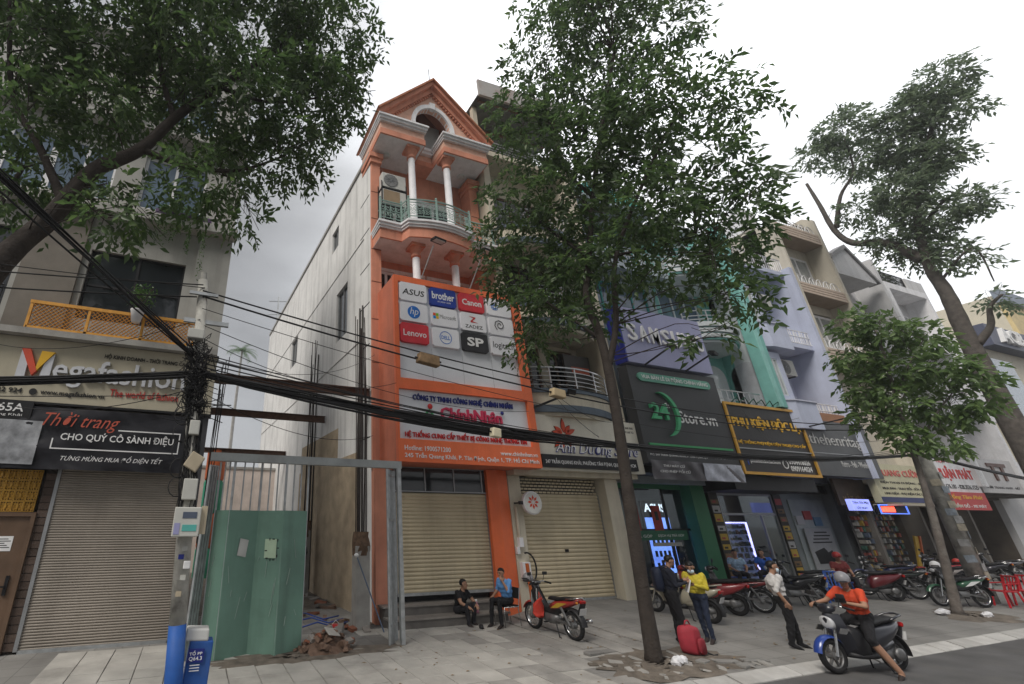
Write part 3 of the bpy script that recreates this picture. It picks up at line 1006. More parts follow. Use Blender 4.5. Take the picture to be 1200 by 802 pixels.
for k in range(46):
    a, q = r_.uniform(0, 6.28), r_.random() ** .6
    x, y = 2.92 + .72 * q * math.cos(a), 10.3 + .5 * q * math.sin(a)
    s_ = r_.uniform(.04, .13)
    MB().obox((x, y, .16 + .36 * (1 - q) + .02), (s_ * r_.uniform(.8, 2), s_, s_ * r_.uniform(.4, .9)), (r_.uniform(-.6, .6), r_.uniform(-.6, .6), r_.uniform(0, 3)), r_.uniform(.6, 1)).build('chunk', rub[r_.randrange(3)], pile)
MB().obox((2.95, 10.15, .5), (.3, .22, .012), (.5, .2, .4)).build('torn_sack', mat('torn_sack_paper', (.4, .38, .35), .9), pile)
scr = thing('site_debris', 'scattered boards, bricks and blue hose along the bare wall', 'rubble', (3.4, 13, .2))
for k in range(40):
    x, y = r_.uniform(2.6, 4.3), r_.uniform(11.2, 17.5)
    s_ = r_.uniform(.05, .2)
    MB().obox((x, y, .22), (s_ * r_.uniform(1, 4), s_, s_ * .5), (r_.uniform(-.3, .3), r_.uniform(-.3, .3), r_.uniform(0, 3))).build('chunk', rub[r_.randrange(3)], scr)
hose = mat('blue_hose', (.03, .07, .3), .5)
for k in range(3): MB().tube([(2.6 + .3 * k, 12 + k, .24), (3.2, 12.3 + k * .6, .3), (3.5, 11.9 + k * .5, .25), (4.0, 12.4 + k * .4, .25)], .018, 6).build('hose', hose, scr, smooth=True)
can = thing('red_can', 'small red plastic can lying on the site floor', 'can', (3.45, 11.6, .2))
MB().lathe([(.1, 0), (.11, .1), (.09, .14), (0, .14)], (3.45, 11.6, .22), 12).build('body', mat('red_plastic', (.5, .03, .03), .5), can, smooth=True)
MB().tube([(3.36, 11.6, .36), (3.45, 11.6, .44), (3.54, 11.6, .36)], .008, 6).build('handle', T_white, can)
pr = thing('prop_pole', 'thin blue pole leaning on the concrete column', 'pole', (4.1, 11.5, .15))
MB().tube([(4.55, 11.3, .15), (3.95, 11.55, 1.75)], .016, 7).build('shaft', mat('grey_blue_pole', (.12, .16, .24), .5), pr)
MB().ball((3.93, 11.56, 1.8), (.06, .05, .05)).build('knob', T_white, pr)
gw = thing('hanging_tool', 'black scoop shaped tool hanging on the far column', 'tool', (3.85, 17.3, 1.6))
MB().lathe([(.02, .75), (.03, .45), (.2, .3), (.24, .12), (.16, 0), (0, 0)], (3.8, 17.3, 1.45), 12).build('body', black_paint, gw, smooth=True)
MB().tube([(3.8, 17.3, 2.2), (3.82, 17.35, 2.6)], .012, 6).build('strap', black_paint, gw)
# things seen over the back wall
dp = thing('plastic_drum', 'green and orange stacked plastic drums seen beyond the left house corner', 'drum', (.55, 24, 0))
for z, c in ((0, 'gd'), (1.5, 'od'), (3.0, 'gd2'), (4.5, 'od2')):
    MB().lathe([(.42, 0), (.45, .1), (.45, 1.4), (.4, 1.5), (0, 1.5)], (.75, 24, z), 16).build('drum', mat('drum_' + c, (.5, .12, .04) if c[0] == 'o' else (.03, .25, .15), .6), dp, smooth=True)
pt = thing('palm_tree', 'small palm crown rising beyond the building site', 'tree', (2.5, 45, 0))
MB().tube([(2.5, 45, 0), (2.5, 45, 12), (2.6, 45, 19.2)], [.2, .15, .1], 7).build('trunk', concrete, pt)
mb = MB()
for k in range(14):
    a = k * 2.4
    e = rng.uniform(.2, .9)
    pts = [Vector((2.6, 45, 19.2)) + Vector((math.cos(a) * t * 1.6, math.sin(a) * t * 1.6, e * t * 1.6 - t * t * 1.1)) for t in np.linspace(0, 1, 7)]
    for p, q in zip(pts, pts[1:]):
        d = (q - p).normalized()
        s_ = d.cross(Vector((0, 0, 1))).normalized()
        for sg_ in (1, -1):
            for f in (0, .5):
                b0 = p.lerp(q, f)
                mb.add([b0, b0 + s_ * sg_ * .35 + d * .25 - Vector((0, 0, .1)), b0 + d * .09], [(0, 1, 2)])
mb.build('crown', lf_bright, pt, kind='stuff')
ant = thing('roof_antenna', 'thin metal antenna mast on the rear roof of the orange house', 'antenna', (4.0, 30.5, 15.6))
MB().tube([(4.0, 30.5, 15.6), (4.0, 30.5, 18.5)], .05, 6).build('mast', galv, ant)
for z in (16.9, 18): MB().bar((3.3, 30.5, z), (4.6, 30.5, z + .2), .05).build('arm', galv, ant)
B(3.8, 4.2, 30.3, 30.7, 15.5, 15.95).build('base_block', concrete, ant)

# ================================================================ C. orange house
C_ = thing('shophouse', 'tall orange house with gabled roof, white columns and logo signboard', 'building', (7, 12.4, 0))
side_m = mat('stained_white_side_wall', (.78, .775, .76), .9, var=.08, scale=1.2, streak=.5, dcol=(.24, .235, .23), bump=.15, dirt=.12)
XL, XRt, YF = 4.65, 9.3, 12.5
def side_x(y): return XL - .0467 * (y - 12.4)
# side wall seen over the building site, with window holes as recessed boxes
sw = MB()
hs = [(16.0, 16.9, 13.9, 15.0), (14.7, 16.0, 9.2, 11.4), (22.6, 24.0, 10.6, 12.2)]
tmp = MB().holes(12.4, 31.8, .1, 15.75, 0, .25, hs)
sw.v = [(side_x(p[0]) + p[1], p[0], p[2]) for p in tmp.v]
sw.f, sw.m = tmp.f, tmp.m
sw.build('side_wall', side_m, C_)
MB().prism_z([(side_x(13.9) + .26, 13.9), (9.3, 13.9), (9.3, 31.5), (side_x(31.5) + .26, 31.5)], .2, 15.6).build('house_body', side_m, C_)
for y0, y1, z0, z1 in hs:
    f = MB()
    t2 = MB().holes(y0, y1, z0, z1, 0, .06, [(y0 + .06, (y0 + y1) / 2 - .02, z0 + .06, z1 - .06), ((y0 + y1) / 2 + .02, y1 - .06, z0 + .06, z1 - .06)])
    f.v = [(side_x(p[0]) + .08 + p[1], p[0], p[2]) for p in t2.v]
    f.f, f.m = t2.f, t2.m
    w = f.build('window', alu, C_)
    MB().quad((side_x(y0) + .12, y0, z0), (side_x(y1) + .12, y1, z0), (side_x(y1) + .12, y1, z1), (side_x(y0) + .12, y0, z1)).build('pane', dark_glass, w)
# string courses and coping on the side wall, raw plaster below
def side_strip(name, y0, y1, z0, z1, proud, m):
    return MB().add([(side_x(y) - d, y, z) for y in (y0, y1) for d in (0.0, proud) for z in (z0, z1)],
                    [(0, 1, 3, 2), (4, 6, 7, 5), (0, 4, 5, 1), (2, 3, 7, 6), (1, 5, 7, 3), (0, 2, 6, 4)]).build(name, m, C_)
side_strip('roof_coping', 12.4, 31.8, 15.75, 15.9, .06, concrete)
side_strip('string_course', 13.0, 31.8, 12.25, 12.33, .03, side_m)
side_strip('string_course', 13.0, 31.8, 8.3, 8.38, .03, side_m)
raw = mat('raw_brown_plaster', (.46, .37, .26), .95, var=.2, scale=2.2, bump=.6, bscale=25, dirt=.45, dcol=(.3, .23, .16))
side_strip('raw_plaster_patch', 13.3, 20.5, .15, 4.6, .02, raw)
side_strip('raw_plaster_patch', 15.4, 20.3, 4.6, 5.7, .02, raw)
for k in range(7): side_strip('cement_joint', 12.5, 13.35 + .0 * k, 4.9 + 1.5 * k, 4.93 + 1.5 * k, .008, dark_metal)
for yy, w_ in ((13.0, .05), (13.25, .05), (18.2, .05)):
    MB().tube([(side_x(yy) - .05, yy, .3), (side_x(yy) - .05, yy, 9.5)], w_ * .6, 8).build('drain_pipe', mat('dark_pipe', (.06, .055, .05), .7), C_)
# street front
B(XL, XL + .36, 12.3, 13.2, 3.9, 15.3).build('corner_pilaster', orange_wall, C_, bevel=.01)
B(XRt - .36, XRt, 12.3, 13.2, 3.9, 15.3).build('corner_pilaster', orange_wall, C_, bevel=.01)
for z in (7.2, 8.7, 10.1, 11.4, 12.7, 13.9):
    for xa in (XL, XRt - .36): B(xa - .004, xa + .364, 12.294, 12.32, z, z + .03).build('groove_strip', mat('groove_shadow', (.2, .08, .05), .9), C_)  # raised dark strips; the shade of a groove is put into their colour
for xa in (XL, XRt - .36):
    MB().box(xa - .05, xa + .41, 12.22, 13.2, 15.28, 15.5).box(xa - .1, xa + .46, 12.16, 13.2, 15.5, 15.72).build('pilaster_capital', orange_wall, C_, bevel=.015)
MB().holes(XL + .36, XRt - .36, 3.9, 16, 12.95, 13.15, [(5.35, 6.35, 12.3, 14.3), (6.7, 8.4, 12.3, 14.5), (5.15, 5.75, 9.2, 11.0), (6.0, 6.9, 9.2, 11.0), (7.2, 7.95, 9.2, 11.0), (8.2, 8.8, 9.2, 11.0)]).build('front_wall', orange_wall, C_)
for a in [(5.35, 6.35, 12.3, 14.3), (6.7, 8.4, 12.3, 14.5), (5.15, 5.75, 9.2, 11.0), (6.0, 6.9, 9.2, 11.0), (7.2, 7.95, 9.2, 11.0), (8.2, 8.8, 9.2, 11.0)]:
    window(C_, a[0], a[1], a[2], a[3], 12.98, dark_glass, white_paint, 2, 1, .1)
    MB().holes(a[0] - .12, a[1] + .12, a[2], a[3] + .12, 12.9, 12.96, [(a[0], a[1], a[2] - 1, a[3])]).build('window_surround', white_paint, C_)
# balcony floor plate: sides at Y 11.55, middle bowing out
def balcony_plan(dy=0, grow=0):
    pts = [(XL + .05 - grow, 11.6 + dy)]
    pts += [(5.5 - grow, 11.6 + dy), (5.62 - grow, 11.25 + dy)]
    pts += [(5.62 + (8.05 - 5.62) * t, 11.25 + dy - .22 * math.sin(math.pi * t)) for t in np.linspace(.1, .9, 9)]
    pts += [(8.05 + grow, 11.25 + dy), (8.17 + grow, 11.6 + dy), (XRt - .05 + grow, 11.6 + dy)]
    return pts
def plate(z0, z1, dy, m, name, grow=0):
    pl_ = balcony_plan(dy, grow)
    return MB().prism_z(pl_ + [(XRt - .05, 13.4), (XL + .05, 13.4)], z0, z1).build(name, m, C_)
plate(11.45, 11.82, 0, orange_wall, 'balcony_fascia')
plate(11.82, 11.9, -.05, white_paint, 'balcony_moulding', .04)
plate(11.9, 12.0, -.1, white_paint, 'balcony_moulding', .07)
plate(12.0, 12.08, -.15, white_paint, 'balcony_moulding', .1)
plate(11.44, 11.452, .06, white_paint, 'balcony_soffit')
# wrought iron railing in pale green
pg = mat('pale_green_iron', (.30, .42, .38), .5, .1, var=.1, scale=8)
path = balcony_plan(-.02)
rm = MB()
for z in (12.16, 12.28, 12.86, 12.98): rm.tube([(x, y, z) for x, y in path], .018 if z < 12.9 else .03, 6)
rail = rm.build('railing', pg, C_)
ps = MB()
for x, y in (path[0], path[1], path[2], path[6], path[-3], path[-2], path[-1]):
    o = MB().box(x - .03, x + .03, y - .03, y + .03, 12.08, 13.05).ball((x, y, 13.09), .045, 8, 6).build('post', pg, rail)
def scroll(cx, cy, ang, z0, h, s):
    pts = []
    for t in np.linspace(0, 1, 16):
        a = t * 4.2 * math.pi / 2
        rr = h * .22 * (1 - .75 * t)
        pts.append((rr * math.cos(a) * s, z0 + h * .28 + rr * math.sin(a)))
    return [(cx + p * math.cos(ang), cy + p * math.sin(ang), z) for p, z in pts]
for (ax, ay), (bx, by) in zip(path, path[1:]):
    l = math.hypot(bx - ax, by - ay)
    n = max(1, int(round(l / .22)))
    an = math.atan2(by - ay, bx - ax)
    for i in range(n):
        t = (i + .5) / n
        cx, cy = ax + (bx - ax) * t, ay + (by - ay) * t
        mb = MB()
        for s in (1, -1):
            mb.tube([(p[0] + s * .055 * math.cos(an), p[1] + s * .055 * math.sin(an), p[2]) for p in scroll(cx, cy, an, 12.28, .58, s)], .009, 5)
            mb.tube([(p[0] + s * .05 * math.cos(an), p[1] + s * .05 * math.sin(an), 25.14 - p[2]) for p in scroll(cx, cy, an, 12.28, .58, -s)], .009, 5)
        mb.bar((cx - .11 * math.cos(an), cy - .11 * math.sin(an), 12.28), (cx - .11 * math.cos(an), cy - .11 * math.sin(an), 12.86), .014)
        mb.build('scroll_panel', pg, rail)
# round columns on both floors
def round_col(x, y, z0, z1, r=.13):
    c = MB().lathe([(r * 1.25, z0), (r * 1.25, z0 + .1), (r, z0 + .14), (r, z1 - .55), (r * .96, z1 - .5)], (x, y, 0), 20).build('column', white_paint, C_, smooth=True)
    c.data.polygons.foreach_set('use_smooth', [len(p.vertices) == 4 for p in c.data.polygons])
    MB().lathe([(r * .97, z1 - .5), (r * 1.35, z1 - .46), (r * 1.35, z1 - .38), (r * 1.15, z1 - .35), (r * 1.5, z1 - .22), (r * 1.9, z1 - .12)], (x, y, 0), 20).build('capital', orange_wall, c)
    MB().box(x - .26, x + .26, y - .26, y + .26, z1 - .12, z1).build('abacus', orange_wall, c)
for x in (6.06, 7.58):
    round_col(x, 11.72, 12.08, 15.85)
    round_col(x, 11.72, 8.2, 11.45)
# loggia ceiling and double entablature under the gable
cor = MB()
for x0, x1 in ((XL, 6.5), (7.3, XRt)):
    B(x0, x1, 11.32, 13.4, 15.85, 16.1).build('entablature_band', orange_wall, C_)
    B(x0 + .02, x1 - .02, 11.36, 13.4, 16.1, 16.42).build('frieze', pale_orange, C_)
    B(x0 - .03, x1 + .03, 11.27, 13.4, 16.42, 16.5).build('cornice_moulding', white_paint, C_)
    B(x0 - .06, x1 + .06, 11.2, 13.4, 16.5, 16.6).build('cornice_moulding', white_paint, C_)
    B(x0 - .1, x1 + .1, 11.14, 13.4, 16.6, 16.68).build('cornice_moulding', white_paint, C_)
    MB().lathe([(.16, 15.85), (.16, 15.8), (.1, 15.76), (0, 15.75)], ((x0 + x1) / 2 + (-.3 if x0 < 6 else .3), 12.3, 0), 16).build('ceiling_lamp', mat('lamp_glass', (.6, .6, .58), .3), C_, smooth=True)
    B(x0 + .03, x1 - .03, 11.38, 13.38, 15.842, 15.852).build('loggia_soffit', white_paint, C_)
B(6.5, 7.3, 12.3, 13.4, 15.85, 16.1).build('entablature_band', orange_wall, C_)
B(6.5, 7.3, 12.34, 13.4, 16.1, 16.42).build('frieze', pale_orange, C_)
B(6.5, 7.3, 12.2, 13.4, 16.42, 16.55).build('cornice_moulding', white_paint, C_)
B(6.5, 7.3, 12.12, 13.4, 16.55, 16.68).build('cornice_moulding', white_paint, C_)
# gable with arched niche
ax_, az_ = 6.92, 19.25
arch_o = arc(ax_, 16.95, .78, 1.0, 0, 180, 16)
gpoly = [(XL + .05, 16.68), (6.14, 16.68)] + [(6.14, 16.95)] + arch_o[::-1][1:-1] + [(7.70, 16.95), (7.70, 16.68), (XRt - .05, 16.68), (ax_, 19.0)]
MB().prism_y(gpoly, 11.42, 11.6).build('gable_wall', pale_orange, C_)
B(6.1, 7.75, 12.3, 12.36, 16.68, 18.1).build('niche_back', mat('niche_grey', (.34, .34, .33), .8), C_)
aw = MB()
o1, o2 = arc(ax_, 16.95, .78, 1.0, 0, 180, 20), arc(ax_, 16.95, .95, 1.18, 0, 180, 20)
for k in range(20):
    aw.prism_y([o1[k], o2[k], o2[k + 1], o1[k + 1]], 11.34, 11.62)
aw.build('arch_moulding', white_paint, C_)
MB().prism_y([(6.83, 17.9), (7.01, 17.9), (7.05, 18.22), (6.79, 18.22)], 11.3, 11.45).build('keystone', white_paint, C_)
# raking cornices with dentils
for s in (-1, 1):
    ex = XL - .12 if s < 0 else XRt + .12
    d = Vector((ax_ - ex, 0, az_ - 16.75))
    L_ = d.length
    u = d.normalized()
    nrm = Vector((-u.z, 0, u.x)) * (1 if s < 0 else -1)
    def rake(off0, off1, y0, y1, name, m):
        p0, p1 = Vector((ex, 0, 16.75)), Vector((ax_, 0, az_))
        q = [p0 + nrm * off0, p1 + Vector((0, 0, off0 / abs(u.x))), p1 + Vector((0, 0, off1 / abs(u.x))), p0 + nrm * off1]
        return MB().prism_y([(a.x, a.z) for a in q], y0, y1).build(name, m, C_)
    rake(-.3, -.12, 11.3, 11.6, 'raking_moulding', orange_wall)
    rake(-.12, .02, 11.15, 13.5, 'raking_cornice', orange_wall)
    rake(.02, .09, 11.05, 13.6, 'roof_edge', mat('roof_tile_edge', (.42, .17, .09), .8, var=.15))
    for k in range(22):
        c = Vector((ex, 0, 16.75)) + u * (L_ * (k + 1.5) / 24) - nrm * .35
        MB().obox((c.x, 11.38, c.z), (.06, .09, .09), (0, -math.atan2(u.z, u.x), 0)).build('dentil', orange_wall, C_)
MB().prism_y([(XL - .12, 16.85), (ax_, 19.3), (XRt + .12, 16.85)], 12.4, 13.5).build('roof', mat('red_roof', (.3, .12, .08), .85, var=.2), C_)
MB().tube([(ax_, 11.4, 19.3), (ax_, 11.4, 20.3)], .016, 6).build('lightning_rod', dark_metal, C_)
# air conditioners stacked on the balcony
ac_unit(4.95, 11.95, 13.93, 'upper of the two stacked air conditioners on the orange balcony', w=.95, h=.7)
ac_unit(4.95, 11.95, 13.18, 'lower of the two stacked air conditioners, with tan grille', w=.95, h=.7, tan=True)
rk = thing('bracket_stand', 'metal stand carrying the two stacked air conditioners', 'stand', (5.4, 12.1, 12.08))
for xx in (4.92, 5.9):
    for yy in (11.92, 12.28): B(xx - .015, xx + .015, yy, yy + .03, 12.08, 14.2).build('leg', dark_metal, rk)
for zz in (13.14, 13.89): B(4.92, 5.9, 11.93, 12.3, zz, zz + .035).build('shelf', dark_metal, rk)

# signboard of two stacked boxes
sb = thing('signboard', 'large orange framed signboard with twelve computer logo tiles on the orange house', 'sign', (7.2, 11.0, 4.0))
org = mat('signal_orange_panel', (.80, .165, .055), .5, var=.08, scale=2, spec=.4, streak=.25, dcol=(.45, .12, .06))
org_s = mat('orange_side_panel', (.62, .19, .11), .6, var=.15, scale=1.2, streak=.3, dcol=(.3, .1, .06))
wh = mat('white_sign_sheet', (.7, .72, .76), .5, var=.05, scale=1.5)
B(4.88, 9.53, 11.12, 12.45, 4.05, 9.68).build('case', org_s, sb)
MB().holes(4.88, 9.53, 6.06, 9.7, 11.0, 11.12, [(5.02, 9.22, 6.36, 9.5)]).build('upper_frame', org, sb)
MB().holes(4.88, 9.5, 4.04, 6.06, 10.97, 11.12, [(4.94, 9.28, 4.64, 6.04)]).build('lower_frame', org, sb)
B(5.02, 9.22, 11.08, 11.11, 6.36, 9.5).build('upper_sheet', wh, sb)
B(4.94, 9.28, 11.08, 11.11, 4.64, 6.04).build('lower_sheet', wh, sb)
for xx in (6.1, 7.15, 8.2): B(xx, xx + .006, 11.076, 11.081, 6.36, 7.4).build('sheet_joint', alu, sb)
navy = mat('logo_navy', (.02, .05, .3), .5)
lred = mat('logo_tile_red', (.62, .04, .055), .5)
blk_t = mat('logo_tile_black', (.03, .03, .034), .5)
hpb = mat('logo_blue', (.02, .16, .55), .5)
tile_w = mat('logo_tile_white', (.8, .8, .84), .5, var=.03)
def logo(i, j, m):
    x0, z1 = 5.06 + 1.045 * i, 9.47 - .69 * j
    o = MB().prism_y([(x0 + .05, z1 - .62), (x0 + .87, z1 - .62), (x0 + .92, z1 - .57), (x0 + .92, z1 - .05), (x0 + .87, z1), (x0 + .05, z1), (x0, z1 - .05), (x0, z1 - .57)], 10.97, 11.08).build('logo_tile', m, sb)
    return o, x0, z1
yy = 10.97
o, x, z = logo(0, 0, tile_w); text('ASUS', o, x + .08, x + .84, z - .42, z - .22, yy, T_black, .004, .01, .15)
o, x, z = logo(1, 0, navy); text('brother', o, x + .06, x + .86, z - .4, z - .14, yy, T_white, .004, .02); text('at your side', o, x + .25, x + .72, z - .52, z - .44, yy, T_white, .003)
o, x, z = logo(2, 0, lred); text('Canon', o, x + .1, x + .82, z - .42, z - .2, yy, T_white, .004, .02)
o, x, z = logo(3, 0, tile_w)
for k in range(4): MB().lathe([(.1, 0), (.1, -.006), (.085, -.006), (.085, 0)], (x + .25 + .06 * (k % 2), yy, z - .28 - .05 * (k // 2)), 14, 'y').build('logo_ring', hpb, o)
o, x, z = logo(0, 1, tile_w); MB().lathe([(.21, 0), (.21, -.005), (0, -.005)], (x + .45, yy, z - .31), 24, 'y').build('logo_disc', hpb, o); text('hp', o, x + .32, x + .6, z - .46, z - .16, yy - .006, T_white, .003, -.004, .25)
o, x, z = logo(1, 1, tile_w)
for k, c in enumerate(((.7, .08, .02), (.2, .45, .02), (0, .25, .7), (.75, .45, 0))):
    B(x + .06 + .1 * (k % 2), x + .15 + .1 * (k % 2), yy - .005, yy, z - .3 - .1 * (k // 2), z - .21 - .1 * (k // 2)).build('logo_square', mat('flag_%d' % k, c, .5), o)
text('Microsoft', o, x + .29, x + .86, z - .37, z - .23, yy, mat('logo_grey', (.2, .2, .2), .5), .004)
o, x, z = logo(2, 1, tile_w); text('ZADEZ', o, x + .14, x + .78, z - .53, z - .42, yy, T_black, .004); MB().prism_y([(x + .3, z - .12), (x + .55, z - .14), (x + .52, z - .19), (x + .42, z - .28), (x + .62, z - .33), (x + .36, z - .33), (x + .34, z - .29), (x + .46, z - .18)], yy - .005, yy).build('logo_mark', T_red, o)
o, x, z = logo(3, 1, tile_w)
MB().tube([(x + .4 + (.04 + .013 * t) * math.cos(t * .8), yy - .006, z - .27 + (.04 + .013 * t) * math.sin(t * .8)) for t in range(14)], .012, 5).build('logo_spiral', T_black, o)
o, x, z = logo(0, 2, lred); text('Lenovo', o, x + .08, x + .84, z - .42, z - .22, yy, T_white, .004, .008)
o, x, z = logo(1, 2, tile_w); MB().lathe([(.21, 0), (.21, -.005), (.19, -.005), (.19, 0)], (x + .45, yy, z - .31), 24, 'y').build('logo_ring', hpb, o); text('DELL', o, x + .3, x + .6, z - .37, z - .25, yy, hpb, .004, .012)
o, x, z = logo(2, 2, blk_t); text('SP', o, x + .16, x + .76, z - .46, z - .16, yy, T_white, .004, .03)
o, x, z = logo(3, 2, tile_w); text('logitech', o, x + .07, x + .86, z - .46, z - .18, yy, T_black, .004)
y = 11.08
text('CÔNG TY TNHH CÔNG NGHỆ CHÍNH NHÂN', sb, 5.4, 8.76, 5.72, 5.97, y, T_navy, .05, .012)
text('ChínhNhân', sb, 6.25, 8.32, 5.26, 5.62, y, mat('pink_red_letter', (.55, .03, .09), .5), .06, .02)
text('Khách hàng là trên hết', sb, 6.3, 8.3, 5.02, 5.18, y, T_black, .01, 0, .2)
text('HỆ THỐNG CUNG CẤP THIẾT BỊ CÔNG NGHỆ THÔNG TIN', sb, 5.13, 9.12, 4.68, 4.92, y, T_red, .04, .012)
y = 10.97
text('Hotline: 1900571200', sb, 5.06, 6.45, 4.34, 4.47, y, T_white, .01, .008)
text('www.chinhnhan.vn', sb, 8.08, 9.38, 4.34, 4.46, y, T_white, .01, .008)
text('245 Trần Quang Khải, P. Tân Định, Quận 1, TP. Hồ Chí Minh', sb, 5.06, 9.4, 4.12, 4.3, y, T_white, .01, .008)
MB().ball((5.92, 11.03, 5.6), (.08, .03, .08)).build('logo_dot', T_red, sb, smooth=True)
MB().ball((8.34, 11.03, 5.6), (.06, .03, .06)).build('logo_dot', T_navy, sb, smooth=True)
MB().tube([(5.78, 11.05, 5.38), (5.9, 11.05, 5.5), (6.02, 11.05, 5.36), (5.9, 11.05, 5.2), (5.96, 11.05, 5.08)], .035, 7).build('logo_figure', T_green, sb, smooth=True)
# floodlights leaning over the signboard
for k, (xa, xb_, lab) in enumerate([(5.95, 6.1, 'left floodlight on a thin arm above the logo signboard'), (7.75, 7.7, 'right floodlight on a thin arm above the logo signboard')]):
    t = thing('floodlight', lab, 'lamp', (xa, 11.1, 9.7), 'floodlights above the logo signboard')
    MB().tube([(xa - .1, 11.1, 9.68), (xa + .15, 10.55, 10.75)], .018, 6).build('arm', galv, t)
    MB().obox((xa + .25, 10.4, 10.85), (.42, .3, .09), (.25, .1, .1)).build('lamp_head', dark_metal, t, bevel=.01)
    MB().obox((xa + .25, 10.37, 10.8), (.36, .24, .01), (.25, .1, .1)).build('lens', mat('lamp_lens', (.5, .5, .48), .2), t)
# ground floor front: transom, shutter, pillar, steps
tan_sh = mat('beige_shutter', (.57, .49, .34), .55, .1, var=.08, scale=1.1, streak=.25, dcol=(.24, .19, .12))
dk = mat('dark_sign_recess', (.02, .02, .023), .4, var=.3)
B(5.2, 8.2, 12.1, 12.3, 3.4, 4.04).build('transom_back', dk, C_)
MB().holes(5.2, 9.05, 3.36, 4.04, 12.04, 12.1, [(5.23 + .95 * k, 5.23 + .95 * k + .92, 3.39, 4.02) for k in range(4)]).build('transom_frame', alu, C_)
for k in range(4): B(5.23 + .95 * k, 5.23 + .95 * k + .92, 12.07, 12.08, 3.39, 4.02).build('transom_pane', dark_glass, C_)
shutter(C_, 5.25, 8.18, .82, 3.34, 12.12, tan_sh, .1)
B(4.65, 5.2, 12.12, 12.5, .15, 4.05).build('side_pier', orange_wall, C_)
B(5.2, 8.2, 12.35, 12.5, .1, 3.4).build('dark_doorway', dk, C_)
MB().prism_z([(8.2, 12.6), (8.2, 11.95), (8.5, 11.85), (8.92, 11.95), (8.95, 12.6)], .1, 4.04).build('orange_pillar', org, C_)
stone = mat('dark_granite_step', (.14, .13, .12), .55, var=.2, scale=5, dirt=.3, dcol=(.2, .18, .16))
B(4.75, 8.05, 11.75, 12.4, .08, .58).build('step', stone, C_, bevel=.01)
B(4.75, 8.05, 11.35, 11.75, .08, .36).build('step', stone, C_, bevel=.01)
B(4.7, 8.1, 11.32, 11.76, .36, .4).build('step_tread', mat('step_tread_stone', (.24, .22, .2), .5, var=.2, scale=5), C_)
B(4.7, 8.1, 11.72, 12.4, .58, .62).build('step_tread', MC['step_tread_stone'], C_)

# ================================================================ D. cream house with bowed steel balconies
D_ = thing('shophouse', 'cream house with bowed steel balcony rails and rusty rooftop canopy', 'building', (11.7, 12.4, 0))
MB().holes(9.35, 13.9, 3.9, 16.8, 12.6, 12.85, [(10.2, 11.5, 6.3, 8.7), (11.9, 13.1, 6.3, 8.7), (10.2, 13.1, 9.8, 12.3), (10.2, 13.1, 13.3, 15.6)]).build('front_wall', cream, D_)
B(9.35, 13.9, 12.85, 27, 3.9, 16.7).build('house_body', cream, D_)
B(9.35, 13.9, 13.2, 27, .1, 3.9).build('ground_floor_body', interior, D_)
for a in [(10.2, 11.5, 6.3, 8.7), (11.9, 13.1, 6.3, 8.7), (10.2, 13.1, 9.8, 12.3), (10.2, 13.1, 13.3, 15.6)]:
    window(D_, *a, 12.68, dark_glass, mat('brown_frame', (.14, .08, .05), .6), 3, 1, .08)
blue_band = mat('slate_blue_band', (.10, .13, .165), .7, var=.12)
B(13.35, 13.85, 11.5, 12.6, 3.9, 16.5).build('side_pilaster', cream, D_, bevel=.02)
B(9.4, 9.7, 11.8, 12.6, 3.9, 16.5).build('side_pilaster', cream, D_, bevel=.02)
for k, zf in enumerate((6.62, 9.75, 13.1)):
    pl_ = bow(9.55, 13.3, 11.5, 10.95)
    def slab(z0, z1, dy, m, nm): MB().prism_z([(x, y + dy) for x, y in pl_] + [(13.3, 12.6), (9.55, 12.6)], z0, z1).build(nm, m, D_)
    slab(zf - .9, zf - .78, .12, cream, 'balcony_soffit')
    slab(zf - .78, zf - .55, .02, blue_band, 'balcony_band')
    slab(zf - .55, zf - .14, .05, cream, 'balcony_fascia')
    slab(zf - .14, zf, -.02, blue_band, 'balcony_band')
    rp = [(x, y + .06) for x, y in pl_]
    mb = MB()
    for q in range(5): mb.tube([(x, y, zf + .14 + .15 * q) for x, y in rp], .016 if q < 4 else .03, 6)
    rl_ = mb.build('balcony_railing', steel, D_)
    for q in range(0, 13, 3): MB().tube([(rp[q][0], rp[q][1], zf), (rp[q][0], rp[q][1], zf + .76)], .025, 6).build('post', steel, rl_)
# open roof terrace under a rusty canopy
B(9.3, 13.9, 11.6, 13, 16.7, 16.95).build('terrace_slab', cream, D_)
canopy_m = mat('rusty_canopy_sheet', (.44, .42, .40), .7, .2, var=.12, scale=2, dirt=.9, dcol=(.24, .09, .05))
MB().prism_y([(9.05, 19.3), (9.05, 20.2), (13.9, 20.5), (13.9, 19.6)], 11.0, 11.1).build('canopy_fascia', canopy_m, D_)
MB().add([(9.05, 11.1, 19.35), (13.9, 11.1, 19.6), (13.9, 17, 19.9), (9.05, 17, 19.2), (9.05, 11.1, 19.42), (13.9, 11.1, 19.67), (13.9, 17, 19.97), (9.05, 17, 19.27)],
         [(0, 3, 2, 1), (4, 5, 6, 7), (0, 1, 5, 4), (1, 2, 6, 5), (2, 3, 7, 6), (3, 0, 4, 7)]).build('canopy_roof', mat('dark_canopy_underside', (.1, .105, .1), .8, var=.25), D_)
for k in range(5): MB().bar((9.15, 11.3 + 1.35 * k, 19.3), (13.8, 11.3 + 1.35 * k, 19.55), .08).build('canopy_rafter', rust, D_)
for x, y in ((9.2, 11.75), (13.7, 11.75), (9.2, 16.5)): B(x - .1, x + .1, y - .1, y + .1, 16.95, 19.4).build('canopy_post', cream, D_)
railing(D_, [(9.25, 16.5), (9.25, 11.7), (13.8, 11.7)], 16.95, 17.6, galv, .02, 0, 5, 'terrace_railing')
